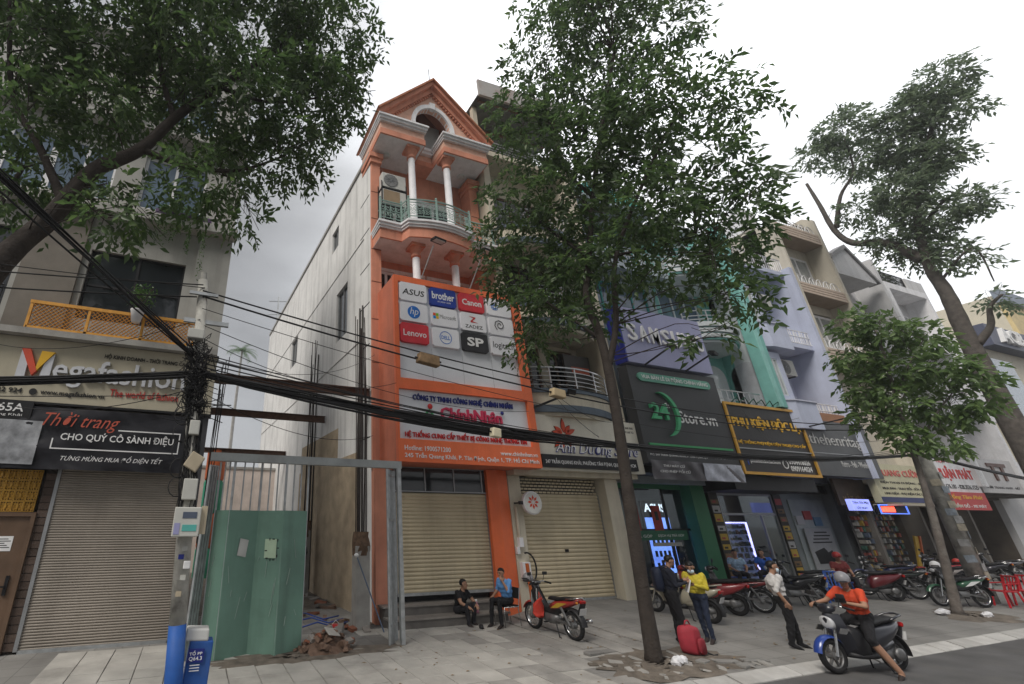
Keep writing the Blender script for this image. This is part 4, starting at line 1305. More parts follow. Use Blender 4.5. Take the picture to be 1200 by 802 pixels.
B(9.4, 9.65, 12.9, 16.4, 17.0, 19.2).build('terrace_wall', mat('yellow_terrace_wall', (.45, .38, .16), .8), D_)
# ground floor: cream beam and pillars, lattice top shutter
B(8.95, 13.6, 11.6, 12.6, 3.9, 4.15).build('shop_beam', cream, D_)
B(8.95, 9.4, 11.95, 12.6, gz(9, 12) - .1, 3.9).build('pillar', cream, D_, bevel=.015)
B(12.6, 13.15, 11.75, 12.6, gz(13, 12) - .1, 3.9).build('pillar', cream, D_, bevel=.015)
sh = shutter(D_, 9.42, 12.58, gz(11, 12.2) + .03, 3.4, 12.15, tan_sh, .11)
lk = B(10.9, 11.02, 12.1, 12.13, 1.72, 1.8).build('lock_plate', dark_metal, sh)
lat = MB()
for j in range(5):
    for i in range(20):
        x = 9.42 + .158 * i + (.079 if j % 2 else 0)
        if x + .12 < 12.58: lat.box(x, x + .125, 12.12, 12.15, 3.42 + .095 * j, 3.475 + .095 * j)
lat.build('lattice_slats', tan_sh, sh)
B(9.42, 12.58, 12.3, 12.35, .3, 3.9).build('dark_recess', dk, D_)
# Sign with flower
sg = thing('shop_sign', 'cream shop sign with red flower and dark script lettering over beige shutter', 'sign', (11.8, 11.3, 4.0))
B(9.72, 13.98, 11.3, 11.6, 4.05, 5.75).build('panel', mat('ivory_sign_panel', (.72, .69, .59), .6, var=.06, scale=2, streak=.2, dcol=(.35, .32, .25)), sg)
B(9.74, 13.6, 11.2, 11.3, 4.12, 4.5).build('black_strip', black_paint, sg)
text('247 TRẦN QUANG KHẢI, PHƯỜNG TÂN ĐỊNH, QUẬN 1, TP.HCM', sg, 9.85, 13.5, 4.2, 4.4, 11.2, T_white, .005, .004)
fl = MB()
for k in range(9):
    a = R(95 + 40 * k + (8 if k % 2 else -6))
    l = (.52, .42, .46, .58, .5, .44, .4, .5, .42)[k]
    c = Vector((10.8, 0, 5.15))
    d = Vector((math.cos(a), 0, math.sin(a)))
    s = Vector((-d.z, 0, d.x))
    pts = [c + d * .08, c + d * l * .45 + s * .075, c + d * l * .75 + s * .06, c + d * l, c + d * l * .75 - s * .06, c + d * l * .45 - s * .075]
    MB().prism_y([(p.x, p.z) for p in pts], 11.26, 11.3).build('petal', mat('petal_red', (.55, .06, .02), .5), sg)
    MB().prism_y([(p.x + (p.x - c.x) * .06, p.z + (p.z - c.z) * .06) for p in pts], 11.285, 11.3).build('petal_edge', T_black, sg)
text('Ánh Dương Store', sg, 10.35, 13.8, 4.48, 5.0, 11.28, T_navy, .02, .012, .35)
text('Ánh Dương Store', sg, 10.37, 13.82, 4.5, 5.02, 11.262, T_white, .005, -.006, .35)
text('ĐT: 028.3848 0068', sg, 13.2, 13.85, 5.52, 5.6, 11.3, T_black, .004)
text('ĐT: 0909.668 762', sg, 13.2, 13.85, 5.38, 5.46, 11.3, T_black, .004)
# banner on first balcony
sb2 = thing('small_signboard', 'small dark framed signboard hung on the cream house balcony', 'sign', (12.6, 11.9, 7.3))
B(12.0, 13.2, 11.95, 12.0, 7.2, 8.3).build('panel', mat('brown_black_sheet', (.05, .045, .04), .5), sb2)
B(12.3, 13.1, 11.94, 11.951, 7.6, 7.85).build('red_print', mat('orange_red_print', (.45, .1, .05), .5), sb2)
# round lamp sign and meter on the pillar between the shutters
ls = thing('projecting_sign', 'small round white projecting sign between the two beige shutters', 'sign', (9.35, 11.6, 3.1))
MB().lathe([(.3, -.07), (.33, -.05), (.33, .05), (.3, .07), (0, .07)], (9.45, 11.6, 3.1), 24, 'y').build('disc', white_paint, ls, smooth=False)
MB().lathe([(.3, 0), (0, 0)], (9.45, 11.525, 3.1), 24, 'y').build('face', mat('sign_face_white', (.6, .6, .57), .4), ls)
for k in range(8):
    a = R(45 * k)
    MB().prism_y([(9.45 + .05 * math.cos(a), 3.12 + .05 * math.sin(a)), (9.45 + .13 * math.cos(a + .3), 3.12 + .13 * math.sin(a + .3)), (9.45 + .2 * math.cos(a), 3.12 + .2 * math.sin(a)), (9.45 + .13 * math.cos(a - .3), 3.12 + .13 * math.sin(a - .3))], 11.518, 11.526).build('petal_print', mat('petal_red', (.55, .06, .02)), ls)
B(9.0, 9.16, 11.57, 11.63, 3.05, 3.15).build('bracket', black_paint, ls)
MB().bar((9.1, 11.6, 3.1), (9.1, 12.0, 3.1), .04).build('bracket_arm', black_paint, ls)
mt = thing('electric_meter', 'white meter box with pipes and coiled black cable on cream pillar', 'meter', (9.15, 11.9, 1.0))
B(9.02, 9.3, 11.8, 11.95, 1.05, 1.5).build('case', white_paint, mt, bevel=.01)
B(9.04, 9.18, 11.84, 11.95, 1.9, 2.15).build('junction_box', white_paint, mt)
B(8.94, 9.04, 11.86, 11.95, 1.72, 1.9).build('switch_box', white_paint, mt)
MB().tube([(9.1, 11.9, 2.15), (9.1, 11.9, 3.0)], .05, 8).build('pipe', mat('pale_pipe', (.55, .5, .4), .6), mt)
MB().tube([(9.2 + .28 * math.cos(a), 11.8, 1.35 + .4 * math.sin(a)) for a in np.linspace(1.8, -1.9, 16)], .025, 7).build('cable_loop', black_paint, mt, smooth=True)
um = thing('folded_stand', 'thin orange pole standing at the orange pillar behind the seated man', 'pole', (8.9, 11.5, .2))
MB().lathe([(.14, .18), (.14, .22), (.04, .26), (.04, .3)], (8.95, 11.5, 0), 14).build('base', black_paint, um)
MB().tube([(8.95, 11.45, .18), (8.9, 11.45, 1.5)], .05, 8).build('pole', mat('orange_pole', (.5, .12, .03), .5), um)

# ================================================================ E. phone shop under the grey and blue signs
E_ = thing('shophouse', 'house with blue glazed upper floors behind the grey phone shop signs', 'building', (16.2, 12.4, 0))
e_wall = mat('pale_blue_wall', (.36, .42, .46), .8, var=.1, streak=.3, dcol=(.2, .22, .23))
MB().holes(13.92, 18.5, 3.9, 17.6, 12.5, 12.7, [(14.4, 18.0, 10.0, 12.4), (14.4, 18.0, 13.1, 15.6)]).build('front_wall', e_wall, E_)
B(13.92, 18.5, 12.7, 27, 4.2, 17.4).build('house_body', e_wall, E_)
for z in (10.0, 13.1): window(E_, 14.4, 18.0, z, z + 2.4, 12.56, blue_glass, mat('teal_frame', (.04, .3, .27), .6), 4, 2, .08)
B(13.92, 18.5, 11.6, 12.5, 12.55, 12.85).build('balcony_slab', e_wall, E_)
B(13.92, 18.5, 11.6, 12.5, 15.9, 16.2).build('roof_slab', e_wall, E_)
railing(E_, [(14, 11.65), (18.45, 11.65)], 12.85, 13.7, galv, .018, .15, 3)
MB().prism_y([(14.0, 16.2), (18.4, 16.2), (17.6, 17.0), (14.8, 17.0)], 11.7, 12.5).build('teal_awning', mat('teal_sheet', (.10, .42, .38), .6), E_)
bs = thing('billboard', 'violet blue billboard with large white raised letters', 'sign', (16.2, 11, 7.9))
B(14.05, 18.45, 11.0, 11.5, 7.95, 10.2).build('panel', mat('violet_blue_sheet', (.33, .34, .52), .5, var=.1, scale=.7), bs)
MB().prism_x([(11.0, 7.95), (11.0, 10.2), (11.5, 10.2), (11.5, 7.95)], 13.98, 14.05).build('edge', mat('deep_blue_edge', (.02, .03, .25), .5), bs)
for k, ch in enumerate('SAMSUNG'):
    x = 14.3 + .58 * k
    text(ch, bs, x, x + .44, 8.82, 9.5, 10.99, T_white, .06, .012, name='letter')
for x in (14.8, 16.9):
    t = thing('sign_lamp', 'black spotlight arm below the blue billboard, %s one' % ('left' if x < 16 else 'right'), 'lamp', (x, 11, 7.9), 'spotlights between the two phone signs')
    MB().bar((x, 11.0, 7.9), (x + .3, 10.2, 8.3), .05).build('arm', black_paint, t)
    MB().obox((x + .38, 10.1, 8.36), (.3, .2, .1), (.3, .2, .2)).build('lamp_head', black_paint, t)
s24 = thing('shop_sign', 'dark grey phone shop sign with big green numeral and white letters', 'sign', (16.2, 11.1, 4.4))
dg = mat('dark_grey_sign_sheet', (.05, .052, .056), .5, var=.12, scale=1)
B(14.0, 18.55, 11.1, 11.5, 4.4, 7.85).build('panel', dg, s24)
MB().prism_y(arc(14.55, 7.45, .16, .16, 90, 270, 8) + arc(17.95, 7.45, .16, .16, -90, 90, 8), 11.04, 11.1).build('pill_panel', mat('pill_green', (.13, .36, .27), .5), s24)
text('VUA BÁN LẺ DI ĐỘNG CHÍNH HÃNG', s24, 14.55, 17.95, 7.35, 7.58, 11.04, T_white, .01, .008)
text('24', s24, 14.62, 15.45, 5.92, 6.5, 11.1, mat('bright_green_letter', (.08, .42, .2), .5), .1, .02)
text('h', s24, 15.45, 15.6, 6.38, 6.55, 11.1, T_white, .05)
mb = MB()
o1, o2 = arc(15.1, 6.12, .72, .78, -75, 88, 20), arc(15.18, 6.12, .76, .72, -75, 88, 20)
for k in range(20):
    w0 = .13 * math.sin(math.pi * (k + .01) / 20) + .015
    w1 = .13 * math.sin(math.pi * (k + 1) / 20) + .015
    c = Vector((15.1, 0, 6.12))
    p, q = Vector((o1[k][0], 0, o1[k][1])), Vector((o1[k + 1][0], 0, o1[k + 1][1]))
    a, b = (p - c).normalized(), (q - c).normalized()
    mb.prism_y([(p.x, p.z), ((p + a * w0).x, (p + a * w0).z), ((q + b * w1).x, (q + b * w1).z), (q.x, q.z)], 11.0, 11.1)
mb.build('green_crescent', MC['bright_green_letter'], s24)
text('Store.vn', s24, 16.0, 17.95, 5.88, 6.32, 11.1, T_white, .02, .004)
B(14.2, 18.35, 11.06, 11.1, 5.0, 5.07).build('green_line', T_green, s24)
text('ĐC: 249 TRẦN QUANG KHẢI, P. TÂN ĐỊNH, Q.1', s24, 14.15, 16.9, 4.64, 4.76, 11.1, T_white, .005)
text('HOTLINE: 1900.0351', s24, 17.3, 18.4, 4.68, 4.8, 11.1, T_white, .005)
b2 = thing('banner', 'crumpled grey and white photo banner below the dark phone sign', 'banner', (16.2, 11.05, 3.9))
cr_m = mat('grey_photo_banner', (.11, .105, .115), .5, var=.5, scale=1.4)
MB().grid_y(14.0, 18.45, 3.88, 4.5, 50, 8, lambda u, v: 11.03 + .025 * math.sin(u * 31 + v * 5) + .02 * math.sin(u * 12)).build('cloth', cr_m, b2, smooth=True)
MB().grid_y(16.4, 18.4, 3.9, 4.48, 24, 8, lambda u, v: 10.985 + .02 * math.sin(u * 15 + v * 6)).build('white_print', mat('white_photo_print', (.46, .48, .55), .5, var=.35, scale=3), b2, smooth=True)
text('CHO PHÉP ĐỔI CŨ', b2, 14.3, 15.7, 4.1, 4.22, 10.99, T_white, .004, .006, .2)
text('THU MÁY CŨ', b2, 14.5, 15.5, 4.28, 4.38, 10.99, T_white, .004, .006, .2)
# shop: deep room with green frame, lit screens, posters
def shop_room(P, x0, x1, y0, y1, z0, z1, m):
    """Open room behind a shop front: back, sides, floor, ceiling."""
    MB().quad((x0, y1, z0), (x1, y1, z0), (x1, y1, z1), (x0, y1, z1)).build('room_back', m, P)
    MB().quad((x0, y0, z0), (x0, y1, z0), (x0, y1, z1), (x0, y0, z1)).build('room_side', m, P)
    MB().quad((x1, y1, z0), (x1, y0, z0), (x1, y0, z1), (x1, y1, z1)).build('room_side', m, P)
    MB().quad((x0, y0, z0), (x1, y0, z0), (x1, y1, z0), (x0, y1, z0)).build('room_floor', paving, P)
    MB().quad((x0, y0, z1), (x0, y1, z1), (x1, y1, z1), (x1, y0, z1)).build('room_ceiling', m, P)
zf = gz(16, 13.2)
green_p = mat('shop_green_paint', (.03, .17, .075), .5, var=.1)
shop_room(E_, 14.0, 18.45, 13.0, 16.5, zf, 4.2, mat('pale_room_wall', (.3, .36, .34), .8))
MB().holes(13.95, 18.5, zf, 4.3, 12.95, 13.05, [(14.25, 17.7, zf - 1, 3.75)]).build('shop_frame', green_p, E_)
MB().prism_z([(17.7, 12.95), (17.72, 12.6), (18.45, 12.6), (18.45, 12.95)], zf, 3.95).build('frame_pilaster', green_p, E_)
B(13.93, 18.5, 11.6, 12.95, 4.15, 4.4).build('canopy_soffit', black_paint, E_)
B(14.25, 17.7, 12.98, 12.99, zf, 3.75).build('shop_glass', clear_glass, E_)
MB().box(16.6, 16.68, 12.96, 13.04, zf, 3.75).box(14.25, 17.7, 12.96, 13.04, 2.3, 2.36).build('glazing_bar', black_paint, E_)
screen = mat('blue_lit_display', (.16, .26, .9), .4, emit=1.4, var=.35, scale=1.6)
dsp = thing('display_case', 'blue lit phone display case inside the green framed shop', 'display', (16.7, 13.6, zf))
B(16.1, 17.4, 13.5, 13.6, .8, 3.35).build('cabinet', dark_metal, dsp)
B(16.14, 17.36, 13.47, 13.5, .85, 2.75).build('lit_panel', screen, dsp)
for j in range(3):
    for i in range(5): B(16.25 + .22 * i, 16.35 + .22 * i, 13.44, 13.47, 1.0 + .4 * j, 1.2 + .4 * j).build('phone', black_paint, dsp)
text('ASUS', dsp, 16.2, 17.3, 2.95, 3.25, 13.5, mat('lit_letter', (.7, .75, .9), .4, emit=1.5), .01, .02)
for x, lab in ((14.75, 'dark red poster on the left of the lit phone display'), (15.85, 'dark red phone poster on the right of the lit phone display')):
    t = thing('poster', lab, 'poster', (x, 12.9, 2.4), 'red posters in the phone shop')
    B(x, x + .45, 12.93, 12.945, 2.3, 3.15).build('sheet', mat('poster_red', (.32, .035, .03), .6, var=.3, scale=3), t)
    B(x + .14, x + .3, 12.926, 12.931, 2.65, 2.95).build('phone_print', black_paint, t)
t = thing('window_sign', 'green strip with white letters across the phone shop window', 'sign', (15.6, 12.9, 2.1))
B(14.6, 17.4, 12.9, 12.925, 1.98, 2.3).build('strip', mat('strip_green', (.015, .12, .06), .5), t)
text('TRẢ GÓP', t, 14.7, 15.6, 2.07, 2.2, 12.9, T_white, .003)
text('DỊCH VỤ TRẢ GÓP', t, 15.9, 17.2, 2.07, 2.2, 12.9, T_white, .003)
B(15.6, 17.0, 12.9, 12.94, 1.78, 1.9).build('price_strip', mat('grey_strip', (.35, .35, .33), .5), t)

# ================================================================ F. teal house over the gold lettered sign
F_ = thing('shophouse', 'teal and white house with curved striped balcony above gold framed sign', 'building', (20.8, 12.4, 0))
teal = mat('teal_wall_paint', (.2, .46, .42), .7, var=.1, scale=2, streak=.15, dcol=(.03, .2, .17))
gry_t = mat('arch_grey', (.45, .47, .5), .8)
tealw = mat('white_teal_trim', (.56, .6, .62), .7, var=.06, streak=.2, dcol=(.35, .35, .35))
MB().holes(18.55, 22.5, 4.2, 16, 12.6, 12.8, [(18.9, 20.1, 7.0, 9.2), (20.5, 21.7, 6.9, 8.9), (18.9, 21.5, 10.7, 12.8)]).build('front_wall', teal, F_)
B(18.55, 22.5, 12.8, 27, 4.2, 15.8).build('house_body', teal, F_)
window(F_, 18.9, 20.1, 7.0, 9.2, 12.68, curtain_glass, tealw, 2, 1, .1)
window(F_, 18.9, 21.5, 10.7, 12.8, 12.68, blue_glass, tealw, 3, 1, .1)
MB().prism_y([(20.45, 6.7)] + [(21.75, 6.7)] + arc(21.1, 8.6, .65, .5, 0, 180, 14), 12.5, 12.6).build('arched_panel', tealw, F_)
MB().prism_y([(18.8, 6.7), (20.2, 6.7)] + arc(19.5, 8.4, .7, .7, 0, 180, 14), 12.52, 12.6).build('arched_panel', tealw, F_)
round_c = MB().lathe([(.2, 6.7), (.2, 6.85), (.16, 6.9), (.16, 8.1), (.22, 8.2), (.22, 8.4)], (20.3, 12.2, 0), 16).build('balcony_column', tealw, F_, smooth=True)
B(21.95, 22.5, 11.0, 11.45, 6.95, 16).build('teal_pilaster', teal, F_, bevel=.02)
B(22.1, 22.5, 11.45, 12.6, 6.4, 16).build('party_wall', tealw, F_)
B(22.06, 22.1, 12.2, 12.6, 6.4, 16).build('teal_band', teal, F_)
MB().prism_x([(11.25, 6.7), (12.45, 6.7)] + arc(11.85, 8.6, .6, .55, 0, 180, 14), 22.06, 22.1).build('arched_panel', gry_t, F_)
MB().prism_x([(11.25, 10.9), (12.45, 10.9)] + arc(11.85, 12.2, .6, .45, 0, 180, 14), 22.06, 22.1).build('arched_panel', gry_t, F_)
B(21.95, 22.15, 10.94, 11.0, 6.95, 16).build('pilaster_rib', mat('light_teal', (.28, .56, .52), .7), F_)
for zf_ in (9.55, 12.75):
    pl_ = bow(18.6, 21.75, 11.5, 10.85)
    for q, (a, b, dy, m) in enumerate([(0, .1, .25, tealw), (.1, .18, .16, teal), (.18, .36, .1, tealw), (.36, .42, .16, teal), (.42, .6, .06, tealw), (.6, .66, .12, teal), (.66, .86, .0, tealw)]):
        MB().prism_z([(x, y + dy) for x, y in pl_] + [(21.75, 12.6), (18.6, 12.6)], zf_ + a, zf_ + b).build('balcony_stripe', m, F_)
    rp = [(x, y + .12) for x, y in pl_]
    mb = MB()
    for z in (.15, .32, .55): mb.tube([(x, y, zf_ + .86 + z) for x, y in rp], .022, 6)
    o = mb.build('balcony_railing', steel, F_)
    for q in range(0, 13, 3): MB().tube([(rp[q][0], rp[q][1], zf_ + .86), (rp[q][0], rp[q][1], zf_ + 1.41)], .022, 6).build('post', steel, o)
B(18.6, 21.75, 11.4, 12.6, 6.5, 6.75).build('balcony_slab', tealw, F_)
railing(F_, [(18.65, 11.45), (21.7, 11.45)], 6.75, 7.55, steel, .02, .35, 3, 'balcony_railing')
B(18.6, 21.75, 11.6, 12.6, 15.6, 15.9).build('roof_slab', tealw, F_)
wires_ = thing('iron_scrollwork', 'bent green iron brackets lying over the teal balcony edge', 'ironwork', (20.5, 11.1, 7))
for k in range(6): MB().tube([(19.2 + .5 * k, 11.15, 6.9 + .08 * (k % 2)), (19.4 + .5 * k, 11.0, 7.15), (19.7 + .5 * k, 11.1, 6.95)], .02, 6).build('scroll', mat('dark_green_iron', (.02, .09, .06), .6), wires_, smooth=True)
sp = thing('shop_sign', 'black shop sign with gold frame and gold raised lettering', 'sign', (20.8, 11.1, 4.2))
B(18.65, 23.1, 11.1, 11.4, 4.25, 6.85).build('panel', mat('black_sign_sheet', (.018, .016, .016), .45, var=.2), sp)
gold_f = mat('gold_frame', (.6, .33, .05), .45, .2, var=.1)
MB().holes(18.6, 23.15, 4.2, 6.9, 11.04, 11.1, [(18.7, 23.05, 4.3, 6.8)]).build('frame', gold_f, sp)
B(18.7, 23.05, 11.06, 11.1, 5.13, 5.17).build('divider', alu, sp)
text('PHỤ KIỆN ĐỘC LẠ', sp, 18.85, 22.9, 5.9, 6.45, 11.1, T_gold, .03, .02)
text('HỆ THỐNG PHỤ KIỆN ĐIỆN THOẠI CAO CẤP', sp, 18.85, 22.85, 5.3, 5.5, 11.1, T_gold, .02, .004)
text('f', sp, 19.0, 19.12, 4.55, 4.85, 11.1, mat('social_blue', (.03, .08, .4), .5), .01, .03)
text('phukiendoclachcm', sp, 19.2, 20.9, 4.6, 4.78, 11.1, T_white, .01, .008)
text('0904416026', sp, 21.45, 22.75, 4.66, 4.86, 11.1, T_white, .01, .01)
text('0909164024', sp, 21.45, 22.75, 4.4, 4.6, 11.1, T_white, .01, .01)
MB().lathe([(.17, 0), (.17, -.01), (.13, -.01), (.13, 0)], (21.2, 11.1, 4.65), 16, 'y').build('phone_mark', T_white, sp)
sl = thing('sign_lamp', 'black lamp arm on the right of the gold framed sign', 'lamp', (23.2, 11, 6.2))
MB().bar((23.2, 11.05, 6.2), (24.6, 10.0, 6.55), .05).build('arm', black_paint, sl)
MB().obox((24.7, 9.9, 6.6), (.4, .22, .12), (.2, .1, -.6)).build('lamp_head', black_paint, sl)
# accessories shop
zf = gz(20, 13.2)
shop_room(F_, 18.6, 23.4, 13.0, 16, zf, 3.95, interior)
B(18.6, 23.45, 11.5, 13.1, 3.7, 4.22).build('shop_fascia', black_paint, F_)
st_m = mat('sticker_strip_black', (.03, .027, .02), .5)
scol = [mat('sticker_yellow', (.5, .33, .04), .5), mat('sticker_white', (.45, .45, .45), .5), mat('sticker_red', (.4, .06, .06), .5), mat('sticker_brown', (.2, .12, .05), .5)]
for x in (19.0, 22.9):
    o = B(x, x + .5, 12.85, 13.0, zf, 3.68).build('poster_pier', st_m, F_)
    r_ = random.Random(int(x))
    for k in range(9):
        z = zf + .15 + .33 * k
        B(x + .05, x + .45, 12.838, 12.85, z, z + r_.uniform(.15, .29)).build('sticker', scol[r_.choice((0, 0, 1, 2, 3))], o)
        B(x + .12, x + .3, 12.832, 12.838, z + .04, z + .11).build('sticker_print', st_m if k % 2 else scol[2], o)
MB().holes(19.55, 22.9, zf, 3.68, 12.9, 12.98, [(19.62, 21.9, zf - 1, 2.85), (21.98, 22.82, zf - 1, 2.85), (19.62, 22.82, 2.93, 3.6)]).build('door_frame', alu, F_)
B(19.6, 22.85, 12.93, 12.94, zf, 3.65).build('shop_glass', clear_glass, F_)
dc = thing('display_wall', 'wall of small accessories framed by a violet light strip', 'display', (20.6, 13.4, zf))
B(19.7, 21.7, 13.5, 13.56, zf, 2.55).build('backboard', mat('glowing_backboard', (.09, .1, .2), .6, emit=.5), dc)  # board glows by itself, standing in for light falling on the display
led = mat('violet_led', (.45, .4, 1.0), .4, emit=2.6)
MB().box(19.66, 21.74, 13.44, 13.5, 2.55, 2.6).box(21.7, 21.75, 13.44, 13.5, zf, 2.55).build('light_strip', led, dc)
r_ = random.Random(9)
acc = [mat('packet_%d' % k, c, .5) for k, c in enumerate([(.25, .25, .3), (.12, .12, .16), (.3, .12, .12), (.1, .2, .3), (.35, .3, .2), (.05, .05, .06)])]
for i in range(14):
    for j in range(9):
        x, z = 19.76 + .138 * i, zf + .12 + .22 * j
        if r_.random() < .85: B(x, x + r_.uniform(.07, .12), 13.46, 13.5, z, z + r_.uniform(.09, .18)).build('packet', acc[r_.randrange(6)], dc)
B(22.0, 22.8, 13.0, 13.03, zf, 2.8).build('inner_door', mat('brown_door_panel', (.18, .14, .1), .6), F_)

# ================================================================ G. lilac house over the grey sign
G_ = thing('shophouse', 'lilac house with projecting bay and round window above the grey sign', 'building', (24.8, 12.4, 0))
lil = mat('lilac_wall_paint', (.52, .56, .70), .75, var=.07, scale=1.6, streak=.25, dcol=(.26, .27, .36))
MB().holes(22.55, 27.0, 4.2, 14.3, 12.6, 12.8, [(23.0, 23.9, 11.2, 13.0), (23.0, 23.9, 7.7, 9.5), (24.3, 26.0, 11.0, 12.6)]).build('front_wall', lil, G_)
B(22.55, 27.0, 12.8, 27, 4.2, 14.2).build('house_body', lil, G_)
B(26.75, 27.0, 11.0, 12.6, 4.3, 14.6).build('party_wall', lil, G_)
for z in (7.3, 10.9):
    # slim window turret
    MB().holes(22.6, 23.7, z - .1, z + 2.3, 11.25, 12.6, [(22.85, 23.4, z + .3, z + 2.0)]).build('window_turret', lil, G_)
    window(G_, 22.85, 23.4, z + .3, z + 2.0, 11.3, curtain_glass, tealw, 2, 1, .06)
    # bay balcony with solid curved front and white grille
    pts = [(22.6, 11.3)] + [(22.6 + .6 * math.sin(t), 11.3 - .32 * (1 - math.cos(t)) / 1) for t in np.linspace(.2, 1.57, 6)] + [(24.9, 10.98), (25.0, 11.2), (26.75, 11.25)]
    MB().prism_z([(22.6, 12.6)] + [(22.6, 11.1), (23.0, 10.95), (24.4, 10.95), (25.0, 11.3), (25.0, 12.6)], z - 1.15, z).build('bay_front', lil, G_)
    B(25.0, 26.75, 11.3, 12.6, z - .75, z - .55).build('bay_slab', lil, G_)
    MB().prism_z([(22.56, 12.6), (22.56, 11.06), (23.0, 10.9), (24.42, 10.9), (25.04, 11.28), (25.04, 12.6)], z, z + .06).build('bay_coping', mat('pale_lilac_trim', (.5, .52, .62), .7), G_)
    mb = MB()
    for zz in (z - .5, z - .15, z + .15): mb.bar((25.05, 11.32, zz), (26.75, 11.32, zz), .035)
    for q in range(12):
        xx = 25.1 + .145 * q
        mb.bar((xx, 11.32, z - .55), (xx + (.1 if q % 3 == 0 else 0), 11.32, z + .15), .025)
    mb.build('white_grille', white_paint, G_)
rw = MB().lathe([(.62, 0), (.62, -.04), (.55, -.06), (.55, 0)], (25.85, 12.58, 8.0), 24, 'y').build('round_window', white_paint, G_)
MB().lathe([(.56, 0), (0, 0)], (25.85, 12.57, 8.0), 24, 'y').build('pane', dark_glass, rw)
for k in range(4): MB().bar((25.35, 12.53, 7.75 + .17 * k), (26.35, 12.53, 7.8 + .17 * k), .03).build('guard_bar', white_paint, rw)
ac_unit(24.3, 11.6, 12.2, 'air conditioner under the roof of the lilac house', w=1.1, h=.8)
ac_unit(24.2, 11.6, 8.75, 'air conditioner below the bay of the lilac house', w=1.1, h=.8)
B(22.55, 27.0, 11.3, 12.8, 14.2, 14.4).build('roof_terrace', lil, G_)
railing(G_, [(22.6, 11.35), (26.9, 11.35)], 14.4, 15.2, white_paint, .02, .18, 2, 'roof_railing')
B(22.55, 23.4, 13.5, 16, 14.4, 17.0).build('stair_head', white_paint, G_)
sh_ = thing('shop_sign', 'plain grey shop sign with thin white lettering below the lilac house', 'sign', (25.2, 11.1, 4.3))
B(23.1, 27.6, 11.1, 11.5, 4.32, 6.6).build('panel', mat('mid_grey_sheet', (.085, .09, .095), .5, var=.08), sh_)
B(23.1, 27.6, 11.09, 11.1, 5.2, 5.23).build('seam', alu, sh_)
text('thehenritage', sh_, 23.3, 27.2, 5.42, 6.02, 11.1, mat('pale_grey_letter', (.5, .5, .5), .5), .02, -.004)
text('Retro - Pub - Weekend', sh_, 24.9, 27.0, 4.7, 4.95, 11.1, MC['pale_grey_letter'], .01, .004)
B(23.0, 27.2, 11.2, 12.5, 6.6, 7.0).build('sign_ledge', mat('terracotta_ledge', (.33, .17, .1), .8), sh_)
zf = gz(25, 13.2)
B(23.5, 27.6, 13.0, 13.2, zf, 4.3).build('shop_front', mat('grey_green_front', (.22, .25, .25), .6, var=.08), G_)
B(26.6, 27.3, 12.6, 13.0, zf, 4.3).build('grey_pier', mat('mid_grey_pier', (.16, .175, .18), .6), G_)
B(24.0, 26.4, 12.95, 13.0, zf, 3.5).build('frosted_pane', mat('frosted_pane', (.33, .37, .37), .25, var=.1), G_)
pb = thing('air_curtain', 'black slatted air curtain above the grey shop door', 'fan', (25.5, 12.6, 3.9))
B(24.3, 26.3, 12.6, 12.95, 3.75, 4.1).build('case', black_paint, pb)
for k in range(9): B(24.35 + .215 * k, 24.5 + .215 * k, 12.58, 12.6, 3.8, 4.05).build('vent_slat', dark_metal, pb)
po = thing('poster', 'large grey poster with a dark brush picture beside the grey shop door', 'poster', (25.2, 12.9, zf))
B(24.3, 26.1, 12.86, 12.9, zf + .05, 2.35).build('sheet', mat('poster_grey', (.36, .37, .38), .5, var=.08), po)
MB().prism_y([(24.6, 1.0), (25.8, 1.0), (25.7, 1.5), (25.4, 1.42), (25.2, 1.6), (24.5, 1.45)], 12.85, 12.86).build('brush_print', black_paint, po)
for k in range(4): B(24.6 + .1 * k, 25.9 - .15 * (k % 2), 12.853, 12.86, 1.78 + .13 * k, 1.83 + .13 * k).build('printed_line', black_paint, po)
for k, (z, m) in enumerate(((2.5, scol[1]), (2.7, scol[2]), (2.45, acc[3]))): B(24.1 + .6 * k, 24.6 + .6 * k, 12.9, 12.95, z, z + .35).build('sticker', m, po)

# ================================================================ H. tan brick house
H_ = thing('shophouse', 'tan house with brick faced balconies and tall side fin', 'building', (29.2, 12.4, 0))
tan = mat('tan_wall_paint', (.56, .52, .44), .85, var=.08, scale=1.6, streak=.3, dcol=(.25, .22, .18))
tanb = mat('tan_brick_face', (.54, .44, .36), .85, var=.1, scale=5)
MB().holes(27.05, 31.05, 4.2, 17.6, 11.85, 12.05, [(28.6, 30.8, 14.0, 16.3), (28.6, 30.8, 10.4, 12.8)]).build('front_wall', tan, H_)
B(27.05, 31.05, 12.05, 27, 4.2, 17.6).build('house_body', tan, H_)
for z in (14.0, 10.4): window(H_, 28.6, 30.8, z, z + 2.3, 11.88, curtain_glass, white_paint, 2, 1, .12)
MB().prism_x([(10.98, 4.2), (10.98, 18.6), (11.4, 18.95), (12.0, 18.9), (12.9, 17.9), (12.9, 4.2)], 31.05, 31.27).build('side_fin', tan, H_)
B(27.05, 27.2, 11.0, 12.6, 9, 17.5).build('side_fin', tan, H_)
